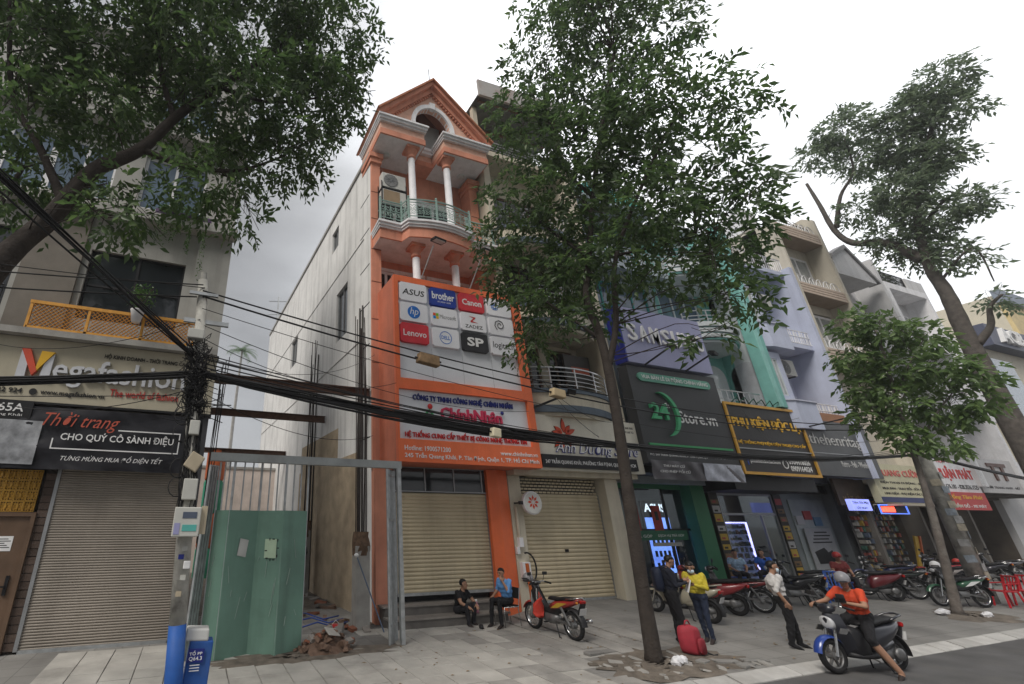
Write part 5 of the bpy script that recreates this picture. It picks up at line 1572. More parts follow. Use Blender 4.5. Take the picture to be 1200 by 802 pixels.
for z, h in ((16.9, .68), (13.3, .62), (9.7, .62)):
    o = B(27.2, 31.05, 11.05, 11.85, z, z + h).build('balcony_parapet', mat('brick_joint_tan', (.3, .24, .19), .9), H_)
    for j in range(4):
        B(27.21, 31.04, 11.02, 11.05, z + .02 + h / 4 * j, z + h / 4 * (j + 1) - .02).build('brick_course', tanb, o)
    mb = MB()
    for k in range(6):
        cx = 27.55 + .6 * k
        mb.tube([(x, 11.12, zz) for x, zz in arc(cx, z + h, .42, .5, 0, 180, 10)], .02, 5)
        mb.bar((cx, 11.12, z + h), (cx, 11.12, z + h + .5), .025)
    mb.bar((27.2, 11.12, z + h + .06), (31.0, 11.12, z + h + .06), .03)
    mb.build('arched_railing', white_paint, H_)
B(27.2, 28.4, 12.2, 14.5, 17.8, 19.3).build('roof_hut', white_paint, H_)
railing(H_, [(28.4, 11.3), (31.0, 11.3)], 17.6, 18.1, dark_metal, .02, .2, 2, 'roof_railing')
# ================================================================ I. grey house with pediment
I_ = thing('shophouse', 'pale grey house with a small pediment over a recessed balcony', 'building', (33.6, 12.4, 0))
gry = mat('pale_grey_wall_paint', (.62, .62, .63), .8, var=.07, scale=1.6, streak=.3, dcol=(.3, .3, .3))
B(31.3, 35.75, 12.2, 27, 4.2, 17.8).build('house_body', gry, I_)
B(35.55, 35.8, 11.0, 12.9, 4.2, 17.0).build('side_fin', gry, I_)
MB().prism_y([(31.4, 15.2), (35.0, 15.2), (35.0, 15.35), (33.1, 17.15), (31.4, 16.3)], 11.0, 12.9).build('pediment', gry, I_)
MB().prism_y([(33.1, 17.15), (35.15, 15.2), (35.3, 15.3), (33.1, 17.4), (31.3, 16.4), (31.3, 16.2)], 10.9, 11.4).build('pediment_coping', mat('grey_coping', (.3, .3, .31), .8), I_)
for z in (7.5, 11.2): B(31.3, 35.55, 11.3, 12.9, z, z + .3).build('balcony_slab', gry, I_)
for z in (7.8, 11.5):
    B(31.3, 35.55, 11.35, 11.5, z, z + .8).build('balcony_parapet', gry, I_)
    window(I_, 32.6, 35.2, z + .2, z + 2.5, 12.16, curtain_glass, white_paint, 3, 1, .1)
# ================================================================ J. white house with roof garden
J_ = thing('shophouse', 'white house with planted roof terrace behind the small tree', 'building', (38.2, 12.4, 0))
MB().holes(35.85, 40.5, 4.2, 15.2, 12.0, 12.2, [(37.2, 40.0, 12.2, 14.4), (37.2, 40.0, 8.7, 10.9)]).build('front_wall', gry, J_)
B(35.85, 40.5, 12.2, 27, 4.2, 15.2).build('house_body', gry, J_)
for z in (12.2, 8.7): window(J_, 37.2, 40.0, z, z + 2.2, 12.03, curtain_glass, white_paint, 3, 1, .1)
B(35.9, 40.5, 11.0, 12.8, 15.2, 15.6).build('roof_slab', white_paint, J_)
B(35.9, 36.2, 11.0, 12.6, 4.2, 15.2).build('side_fin', white_paint, J_)
B(40.2, 40.5, 11.0, 12.6, 4.2, 15.2).build('side_fin', white_paint, J_)
B(38.6, 40.5, 11.0, 11.2, 15.6, 16.3).build('roof_parapet', gry, J_)
railing(J_, [(36, 11.1), (38.6, 11.1)], 15.6, 16.35, dark_metal, .02, .14, 3, 'roof_railing')
for z in (11.6, 8.1): B(36.2, 40.2, 11.1, 12.6, z, z + .9).build('balcony_front', white_paint, J_)
rg = thing('roof_garden_shrub', 'loose green shrubs on the roof terrace of the white house', 'plant', (38, 12, 15.6))
mb = MB()
leafy(mb, 1300, (38.4, 12.2, 16.6), (2.0, .8, 1.0), .2)
mb.build('foliage', leaf_mat('olive_leaf', (.07, .1, .05), (.12, .16, .08), (.2, .24, .12)), rg, kind='stuff')
B(36.6, 40.3, 11.7, 12.6, 15.6, 15.85).build('planter', concrete, rg)

# ---------------------------------------------------------------- ground floor shops of H, I, J
zf = gz(29, 13)
for P, x0, x1 in ((H_, 27.4, 31.3), (I_, 31.4, 35.7), (J_, 35.8, 40.4)):
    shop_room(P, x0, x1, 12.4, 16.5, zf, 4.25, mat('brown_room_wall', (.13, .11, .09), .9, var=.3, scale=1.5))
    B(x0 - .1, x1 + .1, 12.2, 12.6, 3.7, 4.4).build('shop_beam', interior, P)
    B(x0 - .12, x0 + .06, 11.9, 12.6, zf - .1, 4.2).build('shop_pier', mat('taupe_pier', (.2, .185, .165), .85), P)
sq = thing('shop_sign', 'cream shop sign with faded red heading behind the thin tree trunk', 'sign', (29, 11.1, 3.3))
B(26.9, 31.2, 11.15, 11.4, 3.35, 4.95).build('panel', mat('cream_yellow_sheet', (.52, .5, .35), .6, var=.08), sq)
text('QUANG CƯỜNG', sq, 27.3, 31.0, 4.4, 4.8, 11.15, mat('faded_red_letter', (.5, .12, .1), .5), .02, .02)
for k in range(3): text(('ĐIỆN THOẠI DI ĐỘNG - SIM SỐ', 'MUA BÁN - TRAO ĐỔI - SỬA CHỮA', 'LINH KIỆN - PHỤ KIỆN CÁC LOẠI')[k], sq, 27.3, 31.0 - .2 * k, 4.12 - .23 * k, 4.27 - .23 * k, 11.15, T_black, .01, .012)
B(26.92, 31.18, 11.13, 11.15, 3.37, 3.58).build('blue_strip', mat('navy_strip', (.02, .03, .12), .5), sq)
B(26.9, 31.6, 10.6, 11.5, 3.22, 3.3).build('awning', mat('pale_awning', (.5, .46, .38), .8), sq)
wb = thing('menu_board', 'dark brown carved board above the blue lit sign', 'sign', (25.6, 11.6, 3.3))
B(25.2, 27.4, 11.75, 11.85, 3.25, 4.32).build('board', mat('dark_brown_board', (.07, .045, .025), .6, var=.3, scale=4), wb)
text('MẮT KÍNH', wb, 25.5, 27.2, 3.4, 3.75, 11.75, mat('dull_gold', (.22, .14, .05), .5), .01, .01)
lb = thing('lit_sign', 'small blue white lit sign box hanging by the eyewear stall', 'sign', (25.5, 11.2, 3))
B(24.5, 25.8, 11.1, 11.25, 3.02, 3.45).build('box', mat('blue_light_box', (.3, .35, .9), .4, emit=.6), lb)
text('Tiệm Sửa Máy', lb, 24.6, 25.7, 3.25, 3.38, 11.1, T_navy, .003, .01)
text('LẤY NGAY', lb, 24.8, 25.5, 3.08, 3.2, 11.1, T_navy, .003, .01)
lr = thing('lit_sign', 'running red lit message board above the motorbikes', 'sign', (27.5, 11.2, 2.9))
B(26.3, 28.3, 11.1, 11.22, 2.92, 3.25).build('box', black_paint, lr)
B(26.45, 27.4, 11.09, 11.1, 2.98, 3.19).build('red_light', mat('red_led', (1.0, .06, .03), .4, emit=2.2, var=.3, scale=14), lr)
MB().holes(26.28, 28.32, 2.9, 3.27, 11.06, 11.1, [(26.32, 28.28, 2.94, 3.23)]).build('blue_rim', mat('blue_led_rim', (.1, .2, .8), .4, emit=.8), lr)
ta = thing('shop_sign', 'white shop sign with big red letters over a red strip', 'sign', (33.6, 11.1, 3.1))
B(31.7, 35.7, 11.15, 11.4, 3.9, 5.45).build('panel', white_paint, ta)
text('THUẬN PHÁT', ta, 31.9, 35.5, 4.4, 5.1, 11.15, T_red, .02, .03)
text('0903.676.181 - 028.3526.1525', ta, 31.9, 35.5, 4.05, 4.25, 11.15, T_black, .01, .012)
text('TIỆM VÀNG', ta, 32.6, 34.6, 5.2, 5.4, 11.15, T_red, .01, .015)
B(31.7, 35.6, 11.08, 11.15, 3.12, 3.9).build('red_strip', mat('red_sheet', (.52, .05, .05), .5, var=.08), ta)
text('Đồng Tâm Phát', ta, 32.1, 35.2, 3.55, 3.82, 11.08, T_gold, .01, .015, .2)
text('CẦM ĐỒ - XE MÁY', ta, 32.3, 35.2, 3.22, 3.42, 11.08, T_white, .01, .012)
tb = thing('shop_sign', 'white shop sign with brown emblem at the end of the row', 'sign', (38, 11.1, 3.9))
B(35.9, 41.5, 11.15, 11.4, 3.95, 5.6).build('panel', mat('off_white_sheet', (.56, .55, .55), .5, var=.05), tb)
text('TT', tb, 37.4, 39.3, 4.55, 5.4, 11.15, mat('brown_letter', (.12, .06, .045), .5), .05, .03)
text('THỜI TRANG NAM - NỮ', tb, 36.3, 39.8, 4.15, 4.3, 11.15, T_black, .01)
B(35.9, 41.5, 11.4, 12.6, 3.8, 3.95).build('soffit', interior, tb)
# stock hanging at the open shop fronts
r_ = random.Random(21)
stk = [mat('stock_%d' % k, c, .6, var=.25, scale=6) for k, c in enumerate([(.3, .3, .28), (.12, .1, .09), (.42, .28, .05), (.3, .07, .05), (.1, .13, .18), (.2, .16, .1), (.05, .14, .1), (.38, .36, .3)])]
for gx, gy, nm, lab, nx, nz__ in ((26.5, 12.1, 'display_rack', 'rack crowded with eyewear and small goods below the red lit board', 16, 13), (32.0, 13.4, 'display_rack', 'shelf of mixed goods in the shop with red strip sign', 8, 7), (36.6, 13.2, 'clothes_rail', 'rail of grey and dark clothes in the last shop', 9, 4)):
    t = thing(nm, lab, 'rack', (gx, gy, zf))
    B(gx, gx + 3.0, gy + .15, gy + .2, zf, 3.6).build('backboard', interior, t)
    for i in range(nx):
        for j in range(nz__):
            w_, h_ = 3.0 / nx, 3.0 / nz__
            x, z = gx + w_ * i, zf + .15 + h_ * j
            B(x + .02, x + w_ * r_.uniform(.5, .95), gy + r_.uniform(-.1, .05), gy + .14, z, z + h_ * r_.uniform(.4, .92)).build('item', stk[r_.randrange(8)], t)
ta1 = thing('standing_board', 'yellow and orange striped board leaning at the shop front', 'board', (29.6, 11.8, zf))
MB().obox((29.7, 11.9, 1.2), (.35, .06, 1.7), (.15, .12, .1)).build('board', mat('yellow_board', (.55, .35, .04), .6), ta1)
MB().obox((29.95, 11.88, 1.2), (.14, .07, 1.7), (.15, .12, .1)).build('edge_board', mat('orange_board', (.5, .12, .03), .6), ta1)
ta2 = thing('advert_box', 'yellow advertising box standing behind the poster covered pole', 'sign', (32.8, 11.6, 1.5))
for k in range(3): MB().obox((32.6 + .25 * k, 11.6, 2.4 - .45 * k), (.8, .15, .42), (0, .05, .1)).build('panel', mat('advert_yellow', (.6, .38, .02), .5), ta2)
B(32.4, 33.4, 11.6, 11.65, zf, 2.2).build('stand', dark_metal, ta2)
for k, (c, e, x, z, w_, h_, lab) in enumerate([((.05, 1, .15), 3, 27.9, 1.55, .7, .07, 'short green neon tube in the eyewear shop'), ((1, .05, .05), 2.5, 28.35, 1.1, .07, .45, 'short red neon tube in the eyewear shop')]):
    t = thing('neon_tube', lab, 'lamp', (x, 12.35, z))
    MB().box(x, x + w_, 12.33, 12.36, z, z + h_).build('tube', mat('neon_%d' % k, c, .4, emit=e), t)
    MB().box(x, x + w_, 12.36, 12.4, z, z + h_).build('holder', black_paint, t)

# ================================================================ K. bank at the end of the street
K_ = thing('bank_building', 'cream corner building with dark band and white bank letters far right', 'building', (50, 12, 0))
kb = mat('cream_bank_wall', (.62, .58, .48), .7, var=.06)
B(45, 51.5, 11.2, 16, 0, 14.15).build('house_body', kb, K_)
B(51.5, 64, 11.2, 20, 0, 17.6).build('house_body', kb, K_)
B(44.6, 64, 10.6, 11.2, 12.7, 14.1).build('sign_band', mat('dark_blue_grey_band', (.10, .11, .16), .5), K_)
B(51.5, 64, 11.0, 11.2, 14.1, 17.0).build('yellow_panel', mat('pale_yellow_panel', (.66, .53, .28), .6), K_)
B(51.3, 64, 10.8, 11.2, 17.0, 17.9).build('roof_band', mat('blue_grey_band', (.25, .29, .36), .6), K_)
text('ACB', K_, 45.7, 48.6, 12.95, 13.95, 10.6, T_white, .2, .03)
B(44.9, 47.5, 11.1, 11.2, 4, 12).build('glass_front', blue_glass, K_)
for k in range(4): B(48.5 + 3.6 * k, 51.2 + 3.6 * k, 11.15, 11.2, 5.5, 11).build('window', blue_glass, K_)
L_b = thing('blue_sign_tower', 'narrow blue and white sign tower between white house and bank', 'sign', (41.5, 12, 0))
B(40.6, 44.4, 12.2, 22, 0, 12).build('house_body', gry, L_b)
B(40.7, 42.0, 11.6, 12.2, 9, 14.2).build('panel', mat('deep_blue_panel', (.03, .07, .25), .5), L_b)
B(42.0, 43.6, 11.65, 12.2, 8, 13.4).build('pale_panel', white_paint, L_b)

# ================================================================ utility poles and cables
pole_m = mat('weathered_concrete_pole', (.45, .44, .40), .9, var=.22, scale=5, dirt=.8, dcol=(.1, .095, .085), bump=.3)
blue_p = mat('blue_pole_paint', (.02, .09, .33), .6, var=.15, scale=4, dirt=.3, dcol=(.1, .14, .25))
UP = thing('utility_pole', 'leaning concrete utility pole with blue painted foot and meter boxes', 'pole', (.08, 7.2, .1))
def pole_at(z): return Vector((.08 - .068 * (z - .1), 7.2, z))
MB().tube([pole_at(1.3), pole_at(3), pole_at(6.35)], [.108, .1, .082], 18).build('shaft', pole_m, UP, smooth=True)
MB().tube([pole_at(.05), pole_at(1.3)], [.112, .109], 18).build('painted_foot', blue_p, UP, smooth=True)
MB().tube([pole_at(6.33), pole_at(6.5)], [.05, .05], 10).build('pole_cap', pole_m, UP)
box_g = mat('meter_box_grey', (.5, .5, .46), .6, var=.1, streak=.3, dcol=(.3, .28, .24))
box_t = mat('meter_box_tan', (.42, .36, .26), .6, var=.15)
def pbox(z0, z1, dx, w, d, m, name='meter_box', rot=0):
    c = pole_at((z0 + z1) / 2)
    o = MB().obox((c.x + dx, c.y - .1 - d / 2, c.z), (w, d, z1 - z0), (0, rot, 0)).build(name, m, UP, bevel=.012)
    return o, c
o, c = pbox(2.35, 2.72, .02, .34, .2, box_g)
B(c.x - .04, c.x + .14, c.y - .305, c.y - .3, 2.58, 2.66).build('sticker', mat('sticker_dark', (.08, .1, .14), .6), o)
B(c.x - .03, c.x + .15, c.y - .305, c.y - .3, 2.42, 2.5).build('sticker', mat('sticker_teal', (.1, .4, .36), .6), o)
B(c.x - .13, c.x - .06, c.y - .305, c.y - .3, 2.38, 2.52).build('sticker', mat('sticker_violet', (.3, .3, .5), .6), o)
B(c.x + .19, c.x + .27, c.y - .25, c.y - .1, 2.38, 2.74).build('side_box', box_t, o)
o, c = pbox(2.82, 3.1, .03, .19, .12, box_g)
pbox(3.22, 3.45, .06, .2, .12, box_t, rot=.5)
o, c = pbox(3.72, 3.93, .03, .14, .1, box_g)
pbox(5.2, 5.36, -.05, .24, .16, box_g)
pbox(1.95, 2.05, .06, .09, .03, T_white, 'paper_label')
for k, (z, m) in enumerate(((2.2, box_g), (2.1, T_navy), (1.85, box_g), (1.66, box_t))):
    c = pole_at(z)
    MB().obox((c.x + .02 * (-1) ** k, c.y - .104, z), (.07, .012, .06)).build('paper_label', m, UP)
MB().box(-.55, .15, 7.16, 7.22, 5.55, 5.62).build('cross_arm', galv, UP)
MB().bar(pole_at(6.05) + Vector((-.2, -.1, 0)), pole_at(6.05) + Vector((.25, -.1, 0)), .05).build('cross_arm', galv, UP)
cable_m = mat('black_cable', (.012, .012, .013), .6, var=.2)
# tangle of drop wires round the pole
r_ = random.Random(33)
mb = MB()
for k in range(150):
    z = 4.65 + r_.uniform(-.6, .6)
    c = pole_at(z) + Vector((0, -.08, 0))
    pts = [c + Vector((r_.uniform(-.2, .2), r_.uniform(-.12, .12), r_.uniform(-.2, .2))) for _ in range(4)]
    if k % 3 == 0: pts[-1] = pts[0] + Vector((r_.uniform(-.6, .6), 0, r_.uniform(-.35, .1)))
    pp_ = []
    for i in range(len(pts) - 1):
        for t in np.linspace(0, 1, 4, endpoint=False): pp_.append(pts[i].lerp(pts[i + 1], t) + Vector((0, 0, -.05 * math.sin(math.pi * t))))
    mb.tube(pp_, r_.uniform(.004, .009), 4, False)
for k in range(26):
    pts = [pole_at(z) + Vector((.11 * math.cos(k) + r_.uniform(-.03, .03), -.08 + r_.uniform(-.04, .03), 0)) for z in np.linspace(2.7 + r_.uniform(-.2, .5), 4.6, 8)]
    mb.tube(pts, .009, 4, False)
for k in range(6):
    c = pole_at(3.0 + .25 * k)
    mb.tube([c + Vector((-.14 + .12 * math.cos(a), -.1, .14 * math.sin(a))) for a in np.linspace(0, 6.1, 12)], .008, 4, False)
mb.build('wire_tangle', cable_m, UP, kind='stuff')

def cable(label, a, b, drop, r, n=1, spread=.03, cat='cable', group=None, seed=1, wob=.0):
    t = thing('cable_bundle' if n > 1 else 'overhead_cable', label, cat, a, group)
    rr = random.Random(seed)
    for k in range(n):
        o = Vector((0, rr.uniform(-spread, spread), rr.uniform(-spread, spread)))
        o2 = Vector((0, rr.uniform(-spread, spread), rr.uniform(-spread, spread)))
        pts = sag(Vector(a) + o, Vector(b) + o2, drop + rr.uniform(-spread, spread) * 1.5, 36)
        if wob: pts = [p + Vector((0, rr.uniform(-wob, wob), rr.uniform(-wob, wob))) for p in pts]
        MB().tube(pts, r * rr.uniform(.8, 1.2), 6, False).build('strand', cable_m, t, smooth=True)
    return t
cable('thick black cable bundle running right from the leaning pole past the signs', (-.25, 7.15, 4.72), (24.35, 8.5, 4.85), .62, .014, 7, .03, wob=.006, seed=2)
cable('thick wrapped cable run from the leaning pole past the orange signboard', (-.25, 7.15, 4.72), (9.5, 7.75, 4.18), .2, .02, 8, .045, wob=.006, seed=22)
cable('loose thinner cables hanging just above the thick bundle', (-.28, 7.1, 4.9), (24.35, 8.5, 5.1), .8, .009, 5, .12, seed=3)
cable('upper twin cable strand carrying the brown wrapped box', (-.33, 7.1, 6.13), (24.3, 8.5, 6.0), .85, .014, seed=4)
cable('lower twin cable strand below the brown wrapped box', (-.32, 7.1, 6.0), (24.3, 8.5, 5.85), .9, .014, seed=5)
cable('thin dropped wire across the logo signboard bottom', (-.3, 7.1, 5.5), (9.6, 11.1, 5.8), .5, .006, seed=6)
cable('cable bundle leaving the leaning pole towards the left edge', (-.25, 7.15, 4.68), (-22, 7.1, 5.1), 1.1, .016, 9, .06, wob=.006, seed=7)
cable('upper pair of cables left of the leaning pole', (-.33, 7.1, 6.1), (-22, 7.1, 6.4), .9, .012, 2, .1, seed=8)
cable('thick diagonal cable bundle sweeping overhead from the pole across the street', (-.32, 7.1, 5.0), (-5.3, -2.2, 6.2), .12, .009, 9, .07, seed=9)
cable('cable run continuing right from the poster covered pole', (24.4, 8.5, 4.85), (60, 9.5, 5.0), .9, .03, 4, .05, seed=10)
cable('slack thin wire in front of the cream flower sign', (6.9, 7.3, 5.1), (13.5, 11.2, 5.9), .35, .006, seed=11)
cable('slack thin wire in front of the gold framed sign', (10, 7.4, 5.2), (23.0, 11.0, 6.6), .35, .007, seed=12)
# wrapped junction boxes hanging on the cables
for k, (p, s, lab) in enumerate([((3.85, 7.15, 5.42), (.46, .16, .2), 'brown wrapped junction box on the twin cables over the logo tiles'), ((6.95, 7.25, 5.08), (.34, .16, .18), 'tan junction box on the twin cables beside the logo signboard'), ((5.35, 7.35, 4.16), (.2, .14, .18), 'pale tag clipped on the thick cable bundle')]):
    t = thing('junction_box', lab, 'box', p)
    MB().obox(p, s, (.05, .12, .03), .92).build('case', (mat('brown_wrap', (.2, .13, .07), .8, var=.3, scale=9), mat('tan_wrap', (.42, .33, .2), .8, var=.2), mat('pale_wrap', (.6, .55, .4), .8))[k], t, bevel=.02)
    MB().bar((p[0] - s[0] * .6, p[1], p[2] + .02), (p[0] + s[0] * .6, p[1], p[2] - .02), .03).build('cable_sleeve', cable_m, t)
# lamp bracket at the right edge of the orange signboard
lbk = thing('camera_bracket', 'black bracket with small lamp at the edge of the orange signboard', 'lamp', (9.6, 10.9, 5.9))
MB().bar((9.5, 11.0, 5.85), (10.3, 10.3, 6.2), .06).build('arm', black_paint, lbk)
MB().obox((10.38, 10.25, 6.25), (.24, .14, .14), (.2, .3, -.6)).build('lamp_head', black_paint, lbk)
# second pole, covered in posters
U2 = thing('utility_pole', 'poster covered concrete pole behind the small light green tree', 'pole', (24.4, 8.6, .2))
MB().tube([(24.4, 8.6, .1), (24.38, 8.6, 8.5)], [.24, .17], 16).build('shaft', pole_m, U2, smooth=True)
for k in range(16):
    z = .5 + .24 * k
    a = rng.uniform(3.3, 5.2)
    MB().obox((24.4 + .24 * math.cos(a), 8.6 + .24 * math.sin(a), z), (.24, .012, .22), (0, rng.uniform(-.1, .1), a + 1.57)).build('poster_paper', mat('pole_paper_%d' % (k % 3), [(.45, .45, .44), (.35, .4, .45), (.5, .45, .35)][k % 3], .8, var=.3, scale=8), U2)
MB().box(23.9, 24.9, 8.5, 8.56, 5.6, 5.68).build('cross_arm', galv, U2)
# concrete bollard with blue skirt and white cap
bd = thing('bollard', 'blue and white square marker post with small blue plate', 'bollard', (.28, 7.35, .1))
MB().obox((.3, 7.4, .58), (.32, .3, 1.0), (0, .06, 0), .92).build('post', blue_p, bd, bevel=.015)
MB().obox((.262, 7.4, 1.15), (.3, .28, .14), (0, .06, 0), .95).build('cap', mat('white_bollard_paint', (.62, .62, .6), .7, var=.1, dirt=.4, dcol=(.35, .33, .3)), bd, bevel=.02)
MB().obox((.27, 7.235, .93), (.2, .01, .15), (0, .06, 0)).build('plate', mat('plate_navy', (.02, .03, .2), .5), bd)
text('TỔ PP', bd, .19, .35, .935, .985, 7.228, T_white, .003, .01)
text('Q64.3', bd, .19, .35, .87, .92, 7.228, T_white, .003, .01)
for k in range(3): B(.21, .33, 7.232, 7.236, .76 + .03 * k, .77 + .03 * k).build('groove', T_white, bd)

# ================================================================ trees
bark = mat('dark_tree_bark', (.043, .035, .03), .95, var=.3, scale=6, bump=1.0, bscale=22, dirt=.4, dcol=(.04, .033, .028))
bark2 = mat('grey_tree_bark', (.15, .13, .115), .95, var=.3, scale=6, bump=.8, bscale=25, dirt=.4, dcol=(.3, .29, .27))
bark3 = mat('brown_grey_bark', (.10, .088, .078), .95, var=.3, scale=6, bump=1.0, bscale=22)
def smooth_path(pts, n=5):
    pts = [Vector(p) for p in pts]
    out = []
    for i in range(len(pts) - 1):
        p0, p1, p2, p3 = pts[max(0, i - 1)], pts[i], pts[i + 1], pts[min(len(pts) - 1, i + 2)]
        for k in range(n):
            t = k / n
            out.append(.5 * ((2 * p1) + (p2 - p0) * t + (2 * p0 - 5 * p1 + 4 * p2 - p3) * t * t + (3 * p1 - p0 - 3 * p2 + p3) * t ** 3))
    out.append(pts[-1])
    return out
def limb_mb(mb, pts, r0, r1, n=10, rough=.04, seed=1):
    sp = smooth_path(pts)
    k = len(sp)
    rr = random.Random(seed)
    mb.tube(sp, [(r0 + (r1 - r0) * (i / (k - 1)) ** .8) * (1 + rr.uniform(-rough, rough)) for i in range(k)], n)
    return sp
def leaf_arrays(clumps, n_spray, leaf, per, spray_len, seed, droop=.35, fold=.18, width=.42, shell=.35):
    """Sprays of pinnate leaves spread through ellipsoid clumps; returns vertices and quads."""
    rs = np.random.RandomState(seed)
    V, F = [], []
    vol = np.array([c[3] * c[4] * c[5] for c in clumps]) ** .8
    share = vol / vol.sum()
    base = 0
    for ci, c in enumerate(clumps):
        n = max(4, int(n_spray * share[ci]))
        d = rs.normal(size=(n, 3))
        d /= np.linalg.norm(d, axis=1)[:, None]
        rad = (shell + (1 - shell) * rs.rand(n)) ** .7
        ctr = np.array(c[:3])
        P = ctr + d * rad[:, None] * np.array(c[3:6])
        # direction of the spray: outwards, sideways, drooping
        D = d * .8 + rs.normal(size=(n, 3)) * .55 + np.array([0, 0, -droop])
        D /= np.linalg.norm(D, axis=1)[:, None]
        U = np.cross(D, rs.normal(size=(n, 3)) * .5 + np.array([0, 0, 1.0]))
        U /= np.maximum(1e-6, np.linalg.norm(U, axis=1))[:, None]      # sideways of the spray
        Wn = np.cross(U, D)
        for k in range(per):
            t = (k + .5) / per
            side = 1 if k % 2 else -1
            L = spray_len * rs.uniform(.7, 1.2, n)
            B0 = P + D * (L * t)[:, None] + np.array([0, 0, -1]) * (spray_len * .35 * t * t)
            ang = rs.uniform(.5, 1.1, n)
            ld = D * np.cos(ang)[:, None] + U * (side * np.sin(ang))[:, None] + Wn * rs.uniform(-.25, .25, n)[:, None] + np.array([0, 0, -.18])
            ld /= np.linalg.norm(ld, axis=1)[:, None]
            ls = leaf * rs.uniform(.5, 1.35, n)
            wv = np.cross(ld, Wn + rs.normal(size=(n, 3)) * .35)
            wv /= np.maximum(1e-6, np.linalg.norm(wv, axis=1))[:, None]
            nv = np.cross(wv, ld)
            tip = B0 + ld * ls[:, None] - nv * (ls * .12)[:, None]
            m1 = B0 + ld * (ls * .42)[:, None]
            a = m1 + wv * (ls * width / 2)[:, None] + nv * (ls * fold * .4)[:, None]
            b = m1 - wv * (ls * width / 2)[:, None] + nv * (ls * fold * .4)[:, None]
            V.append(np.stack([B0, a, tip, b], 1).reshape(-1, 3))
            i = np.arange(n) * 4 + base
            F.append(np.stack([i, i + 1, i + 2, i, i + 2, i + 3], 1).reshape(-1, 3))
            base += n * 4
    return np.concatenate(V), np.concatenate(F)
def fast_mesh(name, V, F, m, parent):
    me = bpy.data.meshes.new(name)
    off = world_off(parent)
    V = V - np.array(off)
    me.vertices.add(len(V))
    me.vertices.foreach_set('co', V.ravel())
    me.loops.add(F.size)
    me.loops.foreach_set('vertex_index', F.ravel().astype(np.int32))
    me.polygons.add(len(F))
    me.polygons.foreach_set('loop_start', np.arange(len(F), dtype=np.int32) * 3)
    me.polygons.foreach_set('loop_total', np.full(len(F), 3, dtype=np.int32))
    me.materials.append(m)
    me.update()
    me.validate()
    o = link(bpy.data.objects.new(name, me), parent)
    o['kind'] = 'stuff'
    return o
def tree(name, label, base, trunk, r0, r1, limbs, clumps, n_spray, leaf, per, spray_len, lm, bm, seed, twigs=3, flare=1.5, **kw):
    t = thing(name, label, 'tree', base)
    mb = MB()
    sp = smooth_path(trunk, 6)
    k = len(sp)
    rr = random.Random(seed)
    mb.tube(sp, [((r0 + (r1 - r0) * (i / (k - 1)) ** .75) * (1 + rr.uniform(-.04, .04)) * (flare if i == 0 else 1 + (flare - 1) * max(0, .35 - i / 10) if i < 4 else 1)) for i in range(k)], 14)
    mb.build('trunk', bm, t, smooth=True)
    anchors = list(sp[k // 3:])
    for i, (pts, ra, rb) in enumerate(limbs):
        q = MB()
        anchors += limb_mb(q, pts, ra, rb, 9, .05, seed + i)[1:]
        q.build('limb', bm, t, smooth=True)
    tw = MB()
    for c in clumps:
        cc = Vector(c[:3])
        near = sorted(anchors, key=lambda a: (a - cc).length + max(0, a.z - cc.z) * .8)[:6]
        for j in range(twigs):
            a = near[min(len(near) - 1, j * 2)]
            if (a - cc).length > 2.0: a = near[0]
            e = cc + Vector((rr.uniform(-.7, .7) * c[3], rr.uniform(-.7, .7) * c[4], rr.uniform(-.5, .7) * c[5]))
            mid = a.lerp(e, .5) + Vector((rr.uniform(-.35, .35), rr.uniform(-.35, .35), rr.uniform(-.1, .6)))
            rw_ = .008 + .004 * (e - a).length
            tw.tube(smooth_path([a, mid, e], 4), [rw_ * (1 - .8 * q / 8) for q in range(9)], 5, False)
            for q in range(3):
                e2 = e + Vector((rr.uniform(-.6, .6) * c[3], rr.uniform(-.6, .6) * c[4], rr.uniform(-.6, .6) * c[5]))
                tw.tube([mid.lerp(e, .4 + .2 * q), e2], [rw_ * .5, .006], 4, False)
    tw.build('twigs', bm, t, smooth=True, kind='stuff')
    V, F = leaf_arrays(clumps, n_spray, leaf, per, spray_len, seed, **kw)
    fast_mesh('crown', V, F, lm, t)
    return t
dark_leaf = leaf_mat('dark_green_leaf', (.034, .062, .024), (.066, .115, .038), (.135, .2, .06), .48)
grey_leaf = leaf_mat('grey_green_leaf', (.09, .13, .08), (.14, .19, .11), (.22, .27, .16), .4)
light_leaf = leaf_mat('light_green_leaf', (.07, .12, .04), (.125, .2, .065), (.23, .32, .11), .4)
def cl(L, k=1.25, sq=.85): return [(x, y, z, r * k, r * k, r * k * sq) for x, y, z, r in L]
